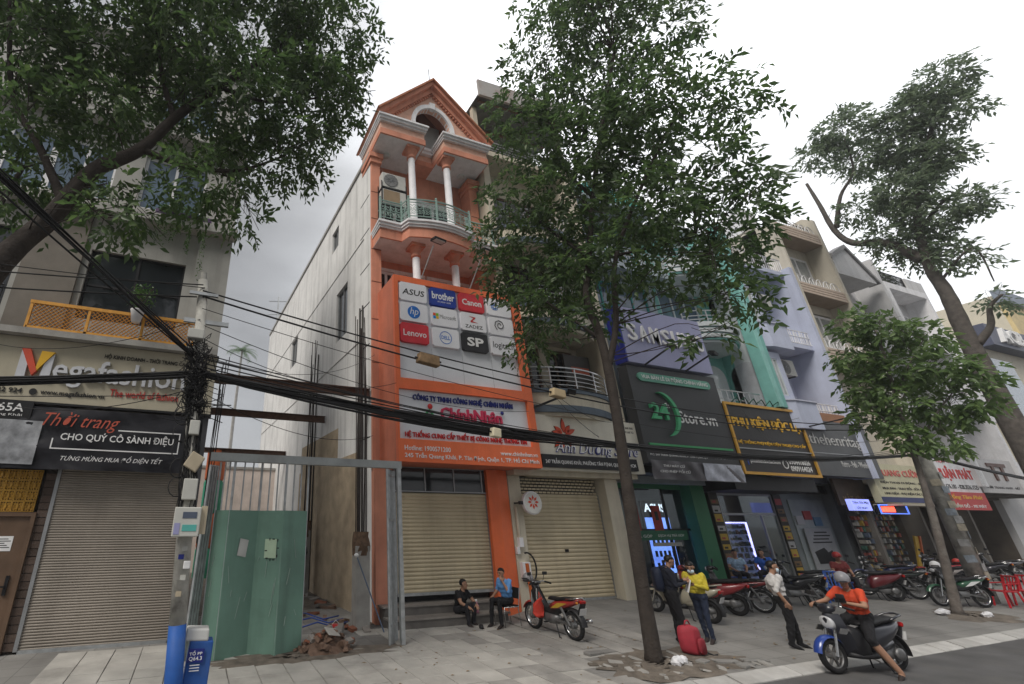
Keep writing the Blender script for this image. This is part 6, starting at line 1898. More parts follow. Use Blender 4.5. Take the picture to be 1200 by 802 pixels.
T2 = [(8.9, 7.3, 16.8, 1.11), (9.8, 6.2, 17.4, 1.18), (10.8, 5.1, 15.9, 1.0), (11.1, 4.7, 12.8, .72), (10.3, 6.9, 15.4, 1.11), (9.7, 5.4, 12.4, .93), (10.6, 5.3, 10.9, .85), (10.8, 5.0, 8.9, .67), (8.4, 7.8, 13.4, 1.0), (9.5, 7.3, 12.0, .99), (9.1, 5.7, 9.5, .83), (7.7, 8.6, 11.3, .85), (8.9, 8.4, 10.2, .95), (8.8, 6.6, 8.5, .79), (10.5, 6.4, 8.5, .76), (10.5, 5.4, 7.5, .55), (11.25, 4.55, 9.9, .42), (7.5, 8.85, 9.1, .66), (7.75, 7.9, 7.6, .62), (7.6, 8.8, 7.0, .5), (9.2, 7.8, 7.5, .5), (9.8, 5.7, 6.3, .36), (10.7, 5.1, 18.8, 1.4), (9.5, 6.5, 20.0, 1.4), (9.2, 7.2, 14.3, .9), (10.3, 5.8, 14.0, .9), (9.1, 7.9, 9.4, 0.83), (10.3, 7.0, 10.5, 0.9), (8.6, 8.3, 8.7, 0.81), (10.7, 6.0, 9.6, 0.72), (11.2, 5.1, 10.3, 0.61), (7.9, 8.7, 8.2, 0.65), (8.8, 6.5, 12.3, 0.94), (7.3, 9.0, 10.3, 0.62), (11.0, 5.3, 8.5, 0.53), (10.6, 6.7, 12.5, 0.95), (8.3, 7.3, 10.7, 0.84), (10.8, 5.4, 7.1, 0.4), (8.1, 8.2, 14.8, 0.83), (11.4, 4.4, 11.9, 0.57)]
tree('street_tree', 'tall dark leaved street tree standing in front of the cream flower sign', (8.54, 7.6, .1),
     [(8.54, 7.61, .02), (8.6, 7.54, 2.1), (8.7, 7.43, 4.53), (8.73, 7.4, 5.94), (8.7, 7.43, 6.94), (8.62, 7.5, 7.78), (8.8, 7.31, 8.97), (9.08, 7.01, 10.74), (9.47, 6.56, 12.92), (10.02, 5.95, 15.57)], .145, .045,
     [([(8.73, 7.4, 5.9), (8.97, 7.13, 6.96), (9.2, 6.87, 8.78), (9.98, 5.99, 11.03), (10.74, 5.13, 12.82)], .085, .03), ([(8.8, 7.31, 8.9), (8.3, 8.0, 10.2), (7.8, 8.5, 11.3)], .06, .02), ([(9.08, 7.0, 10.7), (9.0, 7.7, 12.5), (8.7, 7.6, 15)], .06, .02), ([(8.75, 7.4, 6.6), (8.2, 8.0, 7.6), (7.6, 8.7, 8.6)], .05, .015), ([(9.2, 6.87, 8.8), (10.0, 6.3, 8.9), (10.7, 5.4, 8.9)], .045, .015)],
     cl(T2, 1.17), 4500, .2, 7, .42, dark_leaf, bark, 4, 3, 1.35, droop=.45)
T1 = [(-3.89, 7.3, 10.75, .8), (-2.83, 7.3, 11.8, .9), (-1.35, 6.8, 11.6, .95), (.09, 7.3, 13.38, 1.15), (1.6, 7.3, 13.5, 1.1), (-3.62, 7.3, 9.12, .65), (-2.97, 7.9, 10.52, .9), (-1.95, 8.1, 12.0, .9), (-.22, 6.8, 10.4, .85), (1.0, 7.3, 11.26, .95), (1.85, 7.3, 11.95, .75), (-3.19, 7.8, 8.38, .6), (-1.76, 7.3, 7.74, .5), (-.76, 6.9, 8.05, .52), (-.18, 7.3, 8.91, .62), (.22, 7.3, 7.85, .33), (-1.79, 6.8, 7.0, .34), (.9, 7.3, 9.73, .65), (-3.29, 7.3, 7.4, .4), (-.85, 8.0, 10.5, .7), (1.5, 7.3, 10.1, .4), (-4.6, 7.0, 12.5, 1.2), (-2, 6.6, 14, 1.4), (.5, 6.6, 15.2, 1.3), (-2.5, 7.0, 9.4, .5)]
tree('street_tree', 'big dark tree arching over the left shophouse from the frame edge', (-3.7, 7.0, .1),
     [(-3.75, 7.0, 0), (-3.6, 7.0, 2), (-3.4, 7.05, 4.5), (-3.19, 7.2, 6.05), (-2.78, 7.3, 7.1), (-2.39, 7.3, 8.19), (-1.77, 7.3, 8.9), (-1.21, 7.3, 10.09), (.02, 7.3, 12.03), (.9, 7.3, 13.5)], .27, .05,
     [([(-2.66, 7.3, 7.39), (-3.28, 7.3, 8.47), (-3.89, 7.3, 9.42), (-4.4, 7.1, 11.5)], .09, .03), ([(-1.33, 7.3, 9.82), (-1.72, 7.3, 10.83), (-2.15, 7.2, 12.44)], .075, .03), ([(-1.77, 7.3, 8.9), (-.94, 7.3, 8.76), (-.03, 7.3, 8.96), (.8, 7.3, 9.6)], .07, .02), ([(-3.3, 7.1, 5.6), (-3.6, 7.4, 6.6), (-3.5, 7.6, 8.2)], .1, .03), ([(-.6, 7.3, 11.0), (.4, 7.3, 11.0), (1.5, 7.3, 11.6)], .05, .02)],
     cl(T1, 1.22), 5200, .165, 7, .36, dark_leaf, bark, 8, 3, 1.4, droop=.5)
T4 = [(29.8, 4.6, 21.5, .87), (29.7, 4.7, 19.6, .7), (29.4, 5.9, 20.4, .85), (28.9, 7.7, 21.3, 1.0), (28.7, 8.7, 20.7, .7), (29.0, 7.6, 19.3, .8), (29.8, 6.3, 18.2, .91), (29.5, 5.5, 17.8, .61), (28.7, 7.1, 16.5, .83), (28.8, 8.4, 16.8, .6), (29.2, 6.6, 15.3, .83), (29.5, 5.7, 15.4, .56), (29.4, 7.5, 14.2, .78), (28.8, 8.1, 14.9, .65), (29.2, 6.8, 13.4, .55), (29.6, 5.3, 15.3, .33), (29.4, 6.1, 12.8, .3), (29.3, 6.4, 11.0, .36), (29.5, 5.2, 20.6, .8), (29.3, 6.4, 19.2, .8), (29.2, 6.8, 17.2, .9)]
tree('street_tree', 'large bare trunked tree with lopsided crown on the far right', (29, 7.5, .1),
     [(29, 7.5, 0), (29, 7.5, 5.3), (29.01, 7.47, 9.1), (29.04, 7.36, 11.6), (29.01, 7.4, 13.15), (29.14, 6.98, 15.59), (29.41, 5.93, 18.24), (29.71, 4.9, 20.5)], .43, .05,
     [([(29.0, 7.5, 13.4), (28.83, 8.15, 14.67), (28.59, 9.09, 15.23), (28.49, 9.47, 16.21), (28.47, 9.56, 17.87), (28.44, 9.65, 19.3)], .22, .06), ([(28.52, 9.37, 16.3), (28.67, 8.79, 17.86), (28.86, 8.04, 18.92), (28.9, 7.8, 20.8)], .11, .03), ([(29.05, 7.3, 9.3), (29.2, 6.8, 9.9), (29.24, 6.57, 10.66), (29.35, 6.15, 11.05)], .16, .04), ([(29.06, 7.28, 12.3), (29.34, 6.17, 13.29), (29.35, 6.16, 11.64)], .06, .02), ([(29.1, 7.1, 14.8), (29.3, 6.0, 15.8), (29.5, 5.4, 15.4)], .1, .03)],
     cl(T4, 1.12), 2500, .24, 7, .5, grey_leaf, bark3, 12, 3, 1.15)
T3 = [(20.8, 7.5, 9.0, .43), (21.1, 6.9, 8.6, .45), (21.3, 6.3, 8.1, .42), (20.7, 7.8, 7.8, .49), (21.3, 7.2, 7.3, .53), (21.0, 6.2, 7.0, .47), (21.5, 5.8, 6.7, .37), (20.7, 7.9, 6.8, .47), (20.9, 7.2, 6.2, .51), (21.5, 6.6, 5.9, .44), (21.5, 5.9, 5.9, .32), (20.6, 8.0, 5.8, .41), (20.5, 7.4, 5.1, .37), (21.1, 6.9, 4.9, .35)]
tree('young_tree', 'slim young tree with light green drooping leaves by the motorbikes', (20.64, 7.98, .15),
     [(20.64, 7.98, .1), (20.74, 7.72, 2.15), (20.81, 7.54, 3.83), (20.85, 7.43, 5.38), (20.93, 7.22, 7.33), (20.95, 7.1, 8.6)], .12, .03,
     [([(20.82, 7.5, 4.4), (21.0, 6.9, 5.4), (21.3, 6.3, 6.2)], .05, .015), ([(20.84, 7.45, 5.0), (20.7, 7.8, 5.8), (20.65, 7.95, 7.0)], .05, .015), ([(20.9, 7.3, 6.4), (21.1, 6.7, 7.4), (21.3, 6.3, 8.0)], .04, .012)],
     cl(T3, 1.25), 900, .23, 6, .32, light_leaf, bark2, 15, 3, 1.3, droop=.5, width=.46)
# more thin service wires
wr_ = random.Random(55)
wl = ['thin service wire drooping from the leaning pole to the orange house', 'thin service wire rising from the leaning pole to the logo signboard', 'thin service wire from the leaning pole across the site gate', 'thin slack wire from the leaning pole over the cream sign', 'thin slack wire beside the leaning pole over the black banner', 'thin wire crossing high before the beige shutters', 'thin wire from the cables to the cream house balcony', 'thin wire from the cables to the teal balcony', 'thin wire sagging left of the leaning pole, lowest one', 'thin wire sagging left of the leaning pole, highest one']
wp = [((-.3, 7.1, 5.0), (4.7, 12.2, 7.4), .5), ((-.3, 7.1, 5.3), (4.9, 11.0, 6.2), .45), ((-.3, 7.1, 4.5), (4.6, 12.1, 4.9), .4), ((-.3, 7.1, 5.6), (-4.8, 11.6, 6.3), .35), ((-.3, 7.1, 4.4), (-4.6, 11.5, 5.0), .35), ((-.3, 7.1, 5.8), (24.3, 8.5, 5.5), 1.0), ((8.0, 7.4, 4.25), (10.2, 11.2, 6.9), .2), ((15, 7.8, 4.4), (20, 11.3, 6.9), .25), ((-.3, 7.1, 4.3), (-20, 7.0, 4.6), .7), ((-.3, 7.1, 6.2), (-20, 6.8, 7.0), .6)]
for k, (a, b, d) in enumerate(zip(wl, [w[:2] for w in wp], [w[2] for w in wp])):
    cable(a, b[0], b[1], d, .006, seed=60 + k)

# ================================================================ motorbikes
rubber = mat('black_rubber', (.014, .014, .015), .8, var=.2)
chrome_p = mat('chrome_plate', (.5, .5, .5), .22, .95, var=.1)
engine_m = mat('engine_alloy', (.2, .2, .2), .5, .7, var=.25, scale=9)
blk_pl = mat('black_plastic', (.02, .02, .022), .5, var=.15)
seat_m = mat('black_vinyl', (.012, .012, .013), .55, var=.15)
lens_r = mat('red_tail_lens', (.35, .01, .01), .2)
lens_c = mat('clear_lamp_lens', (.55, .56, .58), .1, spec=.7)
plate_m = mat('licence_plate_white', (.55, .55, .55), .6)
def paint(key, c): return mat('bike_paint_' + key, c, .3, 0, var=.06, spec=.5, coat=.6)
def loft(secs, n=14, p=2.6, ax='x'):
    """Skin over superellipse sections (x, centre z, half width, half height)."""
    mb = MB()
    vs, fs = [], []
    for x, zc, hw, hh in secs:
        for j in range(n):
            a = 2 * math.pi * j / n
            c, s = math.cos(a), math.sin(a)
            vs.append((x, math.copysign(abs(c) ** (2 / p), c) * hw, zc + math.copysign(abs(s) ** (2 / p), s) * hh))
    k = len(secs)
    for i in range(k - 1):
        for j in range(n):
            a, b = i * n + j, i * n + (j + 1) % n
            fs.append((a, b, b + n, a + n))
    fs += [tuple(range(n - 1, -1, -1)), tuple((k - 1) * n + j for j in range(n))]
    return mb.add(vs, fs)
def fender(cx, cz, r, w, a0, a1, n=10):
    mb = MB()
    vs, fs = [], []
    for i in range(n + 1):
        a = R(a0 + (a1 - a0) * i / n)
        for yy, rr in ((-w, r - .03), (-w * .7, r), (0, r + .012), (w * .7, r), (w, r - .03)):
            vs.append((cx + rr * math.cos(a), yy, cz + rr * math.sin(a)))
    for i in range(n):
        for j in range(4): fs.append((i * 5 + j, i * 5 + j + 1, (i + 1) * 5 + j + 1, (i + 1) * 5 + j))
    return mb.add(vs, fs)
def wheel(root, x, r, tw, spokes, name):
    prof = []
    rt = tw
    for k in range(13):
        a = math.pi * 2 * k / 12
        prof.append((r - rt + rt * math.cos(a), rt * math.sin(a) * .95))
    w = MB().lathe(prof, (x, 0, r), 28, 'y').build(name, rubber, root, smooth=True)
    MB().lathe([(r - rt * 1.9, -.028), (r - rt * 1.55, -.034), (r - rt * 1.4, 0), (r - rt * 1.55, .034), (r - rt * 1.9, .028), (r - rt * 2.05, 0), (r - rt * 1.9, -.028)], (x, 0, r), 28, 'y').build('rim', chrome_p if spokes > 8 else engine_m, w, smooth=True)
    h = MB().lathe([(.02, -.07), (.06, -.06), (.06, .06), (.02, .07)], (x, 0, r), 14, 'y')
    for k in range(spokes):
        a = 2 * math.pi * k / spokes
        sd_ = .03 if k % 2 else -.03
        if spokes > 8: h.tube([(x + .05 * math.cos(a), sd_, r + .05 * math.sin(a)), (x + (r - rt * 1.9) * math.cos(a + .25), sd_ * .3, r + (r - rt * 1.9) * math.sin(a + .25))], .004, 4, False)
        else: h.bar((x + .05 * math.cos(a), 0, r + .05 * math.sin(a)), (x + (r - rt * 1.8) * math.cos(a + .15), 0, r + (r - rt * 1.8) * math.sin(a + .15)), .035, .03)
    h.build('hub_and_spokes', engine_m, w, kind='stuff' if spokes > 8 else None)
    return w
def bar_ends(root, hx, hz, w, m=blk_pl, mirrors=True):
    hb = MB().tube([(hx - .1, -w, hz - .02), (hx - .02, -w * .55, hz + .02), (hx, 0, hz), (hx - .02, w * .55, hz + .02), (hx - .1, w, hz - .02)], .014, 8).build('handlebar', chrome_p, root, smooth=True)
    for s in (-1, 1):
        MB().tube([(hx - .13, s * (w + .04), hz - .03), (hx - .05, s * w * .7, hz + .01)], .021, 8).build('grip', rubber, hb, smooth=True)
        if mirrors:
            MB().tube([(hx - .02, s * w * .6, hz), (hx - .03, s * w * .75, hz + .16)], .007, 6).build('mirror_stem', blk_pl, hb)
            MB().obox((hx - .04, s * w * .82, hz + .19), (.03, .13, .075), (0, -.1, .15 * s)).build('mirror', blk_pl, hb, bevel=.012)
def underbone(key, col, accent=None, spokes=24):
    t = thing('motorbike', 'placeholder label replaced below', 'motorbike')
    m = paint(key, col)
    m2 = accent or m
    rw_ = .285
    wheel(t, .61, rw_, .042, spokes, 'front_wheel')
    wheel(t, -.61, rw_, .046, spokes, 'rear_wheel')
    for s in (-1, 1):
        MB().tube([(.61, s * .075, rw_), (.44, s * .07, .78)], [.026, .02], 8).build('fork_leg', chrome_p, t)
        MB().tube([(-.6, s * .1, rw_), (-.42, s * .12, .62)], .028, 8).build('shock_absorber', engine_m, t)
        MB().bar((-.62, s * .085, rw_), (-.12, s * .07, .36), .035, .05).build('swing_arm', engine_m, t)
        MB().tube([(.02, s * .12, .27), (.02, s * .24, .27)], .018, 8).build('foot_peg', rubber, t)
    fender(.61, rw_, rw_ + .035, .06, 20, 165).build('front_fender', m, t, smooth=True)
    fender(-.61, rw_, rw_ + .06, .08, 35, 175).build('rear_fender', blk_pl, t, smooth=True)
    loft([(.5, .98, .05, .05), (.47, .96, .1, .1), (.42, .92, .1, .14), (.37, .86, .08, .1)]).build('front_cowl', m, t, smooth=True)
    for s in (-1, 1):
        mb = MB()
        o = [(.44, .93), (.36, .9), (.3, .68), (.2, .45), (.12, .3), (.22, .27), (.32, .36), (.43, .62), (.48, .84)]
        y0 = [.06, .07, .15, .18, .17, .19, .2, .2, .12]
        vs = [(x, s * y, z) for (x, z), y in zip(o, y0)] + [(x - .02, s * (y - .02), z) for (x, z), y in zip(o, y0)]
        n = len(o)
        mb.add(vs, [tuple(range(n)), tuple(range(2 * n - 1, n - 1, -1))] + [(i, (i + 1) % n, n + (i + 1) % n, n + i) for i in range(n)]).build('leg_shield', m, t)
    loft([(.36, .84, .05, .1), (.28, .62, .07, .12), (.14, .5, .07, .08), (-.1, .5, .08, .09), (-.22, .56, .1, .12), (-.4, .64, .11, .11)]).build('body_tunnel', blk_pl, t, smooth=True)
    loft([(-.05, .58, .09, .07), (-.22, .63, .135, .1), (-.5, .69, .14, .085), (-.75, .76, .1, .06), (-.93, .82, .05, .03)]).build('tail_cowl', m, t, smooth=True)
    for s in (-1, 1): MB().prism_y([(-.12, .56), (-.35, .6), (-.62, .72), (-.35, .7)], s * .138 - .004, s * .138 + .004).build('side_stripe', m2, t)
    loft([(.02, .73, .05, .02), (-.06, .755, .11, .04), (-.3, .755, .125, .045), (-.45, .79, .13, .045), (-.72, .81, .12, .04), (-.82, .82, .07, .025)]).build('seat', seat_m, t, smooth=True)
    MB().tube([(-.6, -.13, .8), (-.9, -.12, .86), (-.96, 0, .87), (-.9, .12, .86), (-.6, .13, .8)], .014, 7).build('grab_rail', chrome_p, t, smooth=True)
    loft([(.3, .36, .06, .06), (.2, .35, .09, .09), (.02, .33, .12, .11), (-.15, .34, .11, .1), (-.24, .36, .06, .06)]).build('engine', engine_m, t, smooth=True)
    for k in range(5): MB().lathe([(.085, -.008), (.085, .008)], (.16 + .03 * k, 0, .36), 12, 'x').build('cooling_fin', engine_m, t)
    MB().tube([(.22, -.06, .3), (.1, -.13, .22), (-.2, -.15, .24), (-.35, -.16, .28)], .018, 8).build('exhaust_pipe', chrome_p, t, smooth=True)
    MB().tube([(-.33, -.16, .275), (-.4, -.165, .29), (-.95, -.175, .42), (-.97, -.175, .425)], [.025, .045, .05, .03], 12).build('silencer', chrome_p, t, smooth=True)
    bar_ends(t, .38, 1.03, .3)
    loft([(.53, .99, .04, .04), (.51, .99, .07, .06), (.45, 1.0, .1, .08), (.36, 1.02, .11, .05), (.3, 1.02, .06, .02)]).build('headlight_cowl', m, t, smooth=True)
    MB().ball((.525, 0, .985), (.025, .07, .055)).build('headlight', lens_c, t, smooth=True)
    MB().obox((-.95, 0, .79), (.05, .16, .06), (0, -.3, 0)).build('tail_light', lens_r, t, bevel=.015)
    for s in (-1, 1): MB().ball((-.9, s * .12, .77), (.03, .03, .025), 8, 6).build('indicator', mat('amber_lens', (.5, .18, .02), .2), t)
    MB().obox((-.93, 0, .6), (.008, .19, .14), (0, -.35, 0)).build('licence_plate', plate_m, t)
    MB().obox((-.9, 0, .66), (.02, .16, .22), (0, -.5, 0)).build('plate_bracket', blk_pl, t)
    for s in (-1, 1): MB().tube([(-.2, s * .1, .3), (-.3, s * .14, .02), (-.36, s * .15, .012)], .013, 6).build('stand_leg', blk_pl, t)
    return t
def scooter(key, col, col2, rw_=.265):
    t = thing('scooter', 'placeholder label replaced below', 'scooter')
    m, m2 = paint(key, col), paint(key + '_b', col2)
    wheel(t, .66, rw_, .052, 6, 'front_wheel')
    wheel(t, -.66, rw_, .056, 6, 'rear_wheel')
    for s in (-1, 1): MB().tube([(.66, s * .085, rw_), (.5, s * .075, .75)], [.028, .022], 8).build('fork_leg', chrome_p, t)
    fender(.66, rw_, rw_ + .04, .075, 10, 170).build('front_fender', m, t, smooth=True)
    fender(-.66, rw_, rw_ + .06, .09, 50, 190).build('rear_fender', blk_pl, t, smooth=True)
    # tall front apron, curved round the knees
    vs, fs = [], []
    rows = [(.5, .95, .13), (.52, .85, .2), (.5, .7, .23), (.44, .55, .225), (.37, .4, .2), (.33, .3, .15)]
    n = 8
    for x, z, w in rows:
        for j in range(n + 1):
            u = j / n * 2 - 1
            vs.append((x + .06 - .16 * u * u, w * u, z))
    for x, z, w in rows:
        for j in range(n + 1):
            u = j / n * 2 - 1
            vs.append((x + .02 - .16 * u * u, w * u * .96, z))
    q = n + 1
    k = len(rows) * q
    for i in range(len(rows) - 1):
        for j in range(n):
            a = i * q + j
            fs.append((a, a + 1, a + q + 1, a + q))
            fs.append((k + a, k + a + q, k + a + q + 1, k + a + 1))
    MB().add(vs, fs).build('front_apron', m, t, smooth=True)
    loft([(.47, .9, .1, .1), (.42, .8, .12, .16), (.36, .6, .11, .2), (.32, .45, .12, .14), (.26, .34, .14, .06)]).build('inner_apron', blk_pl, t, smooth=True)
    loft([(.36, .3, .14, .05), (.2, .28, .19, .05), (-.1, .28, .2, .06), (-.2, .3, .18, .07)]).build('floorboard', blk_pl, t, smooth=True)
    loft([(-.08, .42, .14, .14), (-.16, .5, .17, .2), (-.35, .56, .19, .19), (-.6, .63, .18, .14), (-.85, .72, .12, .08), (-.98, .78, .05, .03)]).build('body_panel', m, t, smooth=True)
    loft([(-.1, .36, .13, .08), (-.35, .4, .16, .1), (-.6, .46, .14, .08)]).build('lower_panel', m2, t, smooth=True)
    loft([(.0, .76, .05, .02), (-.06, .775, .13, .045), (-.35, .775, .15, .05), (-.5, .81, .15, .05), (-.8, .84, .13, .04), (-.9, .84, .07, .02)]).build('seat', seat_m, t, smooth=True)
    MB().tube([(-.7, -.14, .83), (-.98, -.12, .9), (-1.03, 0, .91), (-.98, .12, .9), (-.7, .14, .83)], .018, 7).build('grab_rail', m2, t, smooth=True)
    loft([(-.2, .3, .09, .07), (-.4, .29, .13, .1), (-.66, .28, .1, .09), (-.8, .29, .05, .05)]).build('engine', engine_m, t, smooth=True)
    MB().lathe([(.1, 0), (.1, .05), (.04, .06), (0, .06)], (-.62, .12, .29), 14, 'y').build('drive_cover', engine_m, t, smooth=True)
    MB().tube([(-.3, -.14, .26), (-.42, -.17, .28), (-.86, -.19, .4), (-.9, -.19, .41)], [.03, .06, .06, .035], 12).build('silencer', blk_pl, t, smooth=True)
    loft([(.54, 1.02, .05, .04), (.52, 1.02, .11, .07), (.44, 1.04, .14, .07), (.36, 1.05, .1, .04)]).build('handlebar_cowl', m, t, smooth=True)
    bar_ends(t, .43, 1.07, .32)
    loft([(.57, .84, .04, .04), (.575, .82, .1, .09), (.53, .78, .13, .12)], p=2.2).build('headlight', lens_c, t, smooth=True)
    for s in (-1, 1): MB().prism_y([(.6, .66), (.52, .74), (.36, .72), (.46, .64)], s * .2 - .01, s * .2 + .01).build('chrome_trim', chrome_p, t)
    MB().obox((-.99, 0, .74), (.06, .2, .08), (0, -.35, 0)).build('tail_light', lens_r, t, bevel=.02)
    MB().obox((-.98, 0, .56), (.008, .19, .14), (0, -.35, 0)).build('licence_plate', plate_m, t)
    MB().obox((-.94, 0, .62), (.02, .15, .24), (0, -.5, 0)).build('plate_bracket', blk_pl, t)
    for s in (-1, 1): MB().tube([(-.25, s * .12, .26), (-.33, s * .16, .02), (-.38, s * .17, .012)], .014, 6).build('stand_leg', blk_pl, t)
    return t
def place(o, rear, head, label, group, half=.61):
    """Stand a bike with its rear wheel on the pavement point rear, pointing along head degrees."""
    a = R(head)
    x, y = rear[0] + half * math.cos(a), rear[1] + half * math.sin(a)
    fx, fy = rear[0] + 2 * half * math.cos(a), rear[1] + 2 * half * math.sin(a)
    rz = 0 if rear[1] < 6.4 else gz(*rear)
    fz = 0 if rear[1] < 6.4 else gz(fx, fy)
    o.location = (x, y, (rz + fz) / 2 + .003)
    o.rotation_euler = (0, -math.atan2(fz - rz, 2 * half), a)
    set_props(o, label, None, group)
def recolour(o, pairs):
    for c in [o] + list(o.children):
        for s in (c.material_slots if c.type == 'MESH' else []):
            for k, m in pairs:
                if s.material and s.material.name == k:
                    s.link = 'OBJECT'
                    s.material = m
GB = 'motorbikes parked outside the shops'
ub = underbone('red', (.35, .03, .025), mat('yellow_flame', (.5, .32, .04), .5))
for c_ in ub.children:
    if c_.name.split('.')[0] in ('leg_shield', 'front_cowl', 'headlight_cowl'):
        c_.data.materials[0] = paint('front_black', (.015, .015, .017))
place(ub, (8.22, 9.24), 94, 'black and red motorbike with a red plastic bag parked by beige shutter', GB)
sc = scooter('cream', (.42, .39, .3), (.3, .28, .22))
place(sc, (12.42, 9.15), 101, 'cream scooter partly hidden behind the man in the dark suit', GB, .66)
sc_r = copy_tree(sc)
place(sc_r, (14.0, 9.52), 118, 'red and black scooter beside the woman in yellow', GB, .66)
recolour(sc_r, [('bike_paint_cream', paint('dull_red', (.28, .02, .025))), ('bike_paint_cream_b', blk_pl)])
u2 = copy_tree(ub)
place(u2, (15.07, 9.53), 124, 'dark red motorbike directly left of the man in white shirt', GB)
recolour(u2, [('bike_paint_red', paint('dark_red', (.22, .015, .018))), ('yellow_flame', blk_pl)])
u3 = copy_tree(ub)
place(u3, (17.6, 9.59), 150, 'large black motorbike directly right of the man in white shirt', GB)
recolour(u3, [('bike_paint_red', paint('gloss_black', (.012, .012, .014))), ('yellow_flame', blk_pl)])
s3 = copy_tree(sc)
place(s3, (21.34, 9.46), 142, 'maroon scooter behind the rider in the orange shirt', GB, .66)
recolour(s3, [('bike_paint_cream', paint('maroon', (.12, .012, .018))), ('bike_paint_cream_b', blk_pl)])
u4 = copy_tree(ub)
place(u4, (22.54, 9.41), 132, 'black motorbike between the maroon scooter and the green motorbike', GB)
recolour(u4, [('bike_paint_red', paint('black_green', (.02, .03, .025))), ('yellow_flame', blk_pl)])
u5 = copy_tree(ub)
place(u5, (22.9, 8.18), 158, 'dark green motorbike behind the thin young tree trunk', GB)
recolour(u5, [('bike_paint_red', paint('green', (.02, .09, .045))), ('yellow_flame', T_white)])
for k, (p, h, c, lab) in enumerate([((26.6, 9.6), 150, (.4, .36, .34), 'pale silver motorbike just behind the red plastic chairs'), ((28.4, 10.3), 140, (.3, .02, .03), 'bright red motorbike right of the poster covered pole'), ((30.2, 9.9), 150, (.04, .04, .05), 'charcoal motorbike beyond the red plastic chairs'), ((32.4, 10.2), 145, (.2, .2, .22), 'grey motorbike at the end of the parked row'), ((24.6, 10.4), 135, (.03, .04, .12), 'navy motorbike behind the dark green motorbike'), ((19.3, 10.2), 140, (.05, .05, .05), 'black motorbike behind the blue plastic chair')]):
    u = copy_tree(ub)
    place(u, p, h, lab, GB)
    recolour(u, [('bike_paint_red', paint('row%d' % k, c)), ('yellow_flame', blk_pl)])
# the ridden scooter, on the road
rs_ = scooter('blue', (.015, .05, .26), (.03, .03, .035), .28)
place(rs_, (12.65, 5.95), 168.4, 'blue and black scooter ridden by the person in the orange shirt', None, .69)
for o in list(rs_.children):
    if o.name.split('.')[0] in ('body_panel', 'grab_rail', 'handlebar_cowl', 'front_apron', 'lower_panel'):
        o.data.materials[0] = paint('scooter_black', (.016, .017, .024) if not o.name.startswith('handle') else (.1, .1, .13))
    if o.name.split('.')[0] == 'front_apron': o.scale = (1, .85, 1)
    if o.name.split('.')[0] == 'inner_apron': o.data.materials[0] = blk_pl
# goods hanging on bikes
pb_ = thing('plastic_bag', 'red plastic bag hanging on the black and red motorbike', 'bag', (8.1, 9.95, .55))
mb = loft([(-.02, .78, .02, .02), (0, .72, .05, .04), (.02, .6, .13, .1), (.03, .48, .14, .09), (.02, .4, .1, .03)])
q = MB()
q.v = [(7.92 + (p[1]) * .9, 9.9 + p[0] * 3 - p[1] * .3 + .01 * math.sin(p[2] * 60), p[2] + .12) for p in mb.v]
q.f, q.m = mb.f, mb.m
q.build('bag_body', mat('red_plastic_film', (.6, .06, .04), .4, var=.15, scale=12), pb_, smooth=True)
MB().tube([(7.9, 9.88, .86), (7.97, 9.95, 1.02), (8.0, 9.88, .86)], .008, 5).build('handle', MC['red_plastic_film'], pb_)
def helmet(p, label, m, rz=0):
    t = thing('helmet', label, 'helmet', p, 'helmets on parked motorbikes')
    vs = MB().ball((p[0], p[1], p[2] + .1), (.14, .12, .13), 16, 10)
    vs.f = [f for f in vs.f if sum(vs.v[i][2] for i in f) / len(f) > p[2] + .03]
    vs.m = [0] * len(vs.f)
    vs.build('shell', m, t, smooth=True)
    MB().obox((p[0] - .12, p[1] - .04, p[2] + .09), (.08, .16, .02), (0, .4, .3)).build('visor', blk_pl, t)
    MB().lathe([(.13, .03), (.135, .05), (.12, .06)], p, 14).build('rim_band', blk_pl, t)
helmet((22.05, 8.55, 1.22), 'white helmet resting on the dark green motorbike', T_white)
helmet((27.1, 9.9, 1.1), 'red helmet on the pale silver motorbike', mat('helmet_red', (.45, .04, .03), .35))
helmet((8.1, 10.45, 1.16), 'grey and red helmet on the handlebar of the black and red motorbike', mat('helmet_grey', (.25, .24, .25), .35))

# ================================================================ chairs, bags and small things
def plastic_chair(x, y, rz, label, m, group=None):
    t = thing('plastic_chair', label, 'chair', (x, y, gz(x, y)), group, rz)
    off = Vector((x, y, gz(x, y)))
    def add(mb, name):
        mb.v = [tuple(Vector(p) + off) for p in mb.v]
        return mb.build(name, m, t, bevel=.008)
    add(MB().prism_z([(-.2, -.19), (.2, -.22), (.22, 0), (.2, .22), (-.2, .19)], .42, .45), 'seat')
    for sx, sy in ((.19, .19), (.19, -.19), (-.19, .17), (-.19, -.17)): add(MB().bar((sx * 1.2, sy * 1.15, 0), (sx * .95, sy, .43), .045), 'leg')
    for k in range(5): add(MB().bar((-.2, -.16 + .08 * k, .45), (-.3, -.17 + .085 * k, .84), .03, .02), 'back_slat')
    add(MB().bar((-.3, -.22, .85), (-.3, .22, .85), .06, .04), 'top_rail')
    for s in (-1, 1):
        add(MB().bar((-.2, s * .2, .45), (-.3, s * .21, .85), .045, .03), 'back_post')
        add(MB().bar((-.26, s * .22, .66), (.16, s * .23, .64), .045, .03), 'armrest')
        add(MB().bar((.16, s * .23, .64), (.18, s * .21, .45), .04, .03), 'arm_support')
red_pl = mat('red_chair_plastic', (.5, .02, .03), .45, var=.06)
plastic_chair(23.9, 8.0, R(150), 'left red plastic armchair on the pavement at far right', red_pl, 'red plastic chairs')
plastic_chair(24.75, 7.85, R(170), 'right red plastic armchair on the pavement at far right', red_pl, 'red plastic chairs')
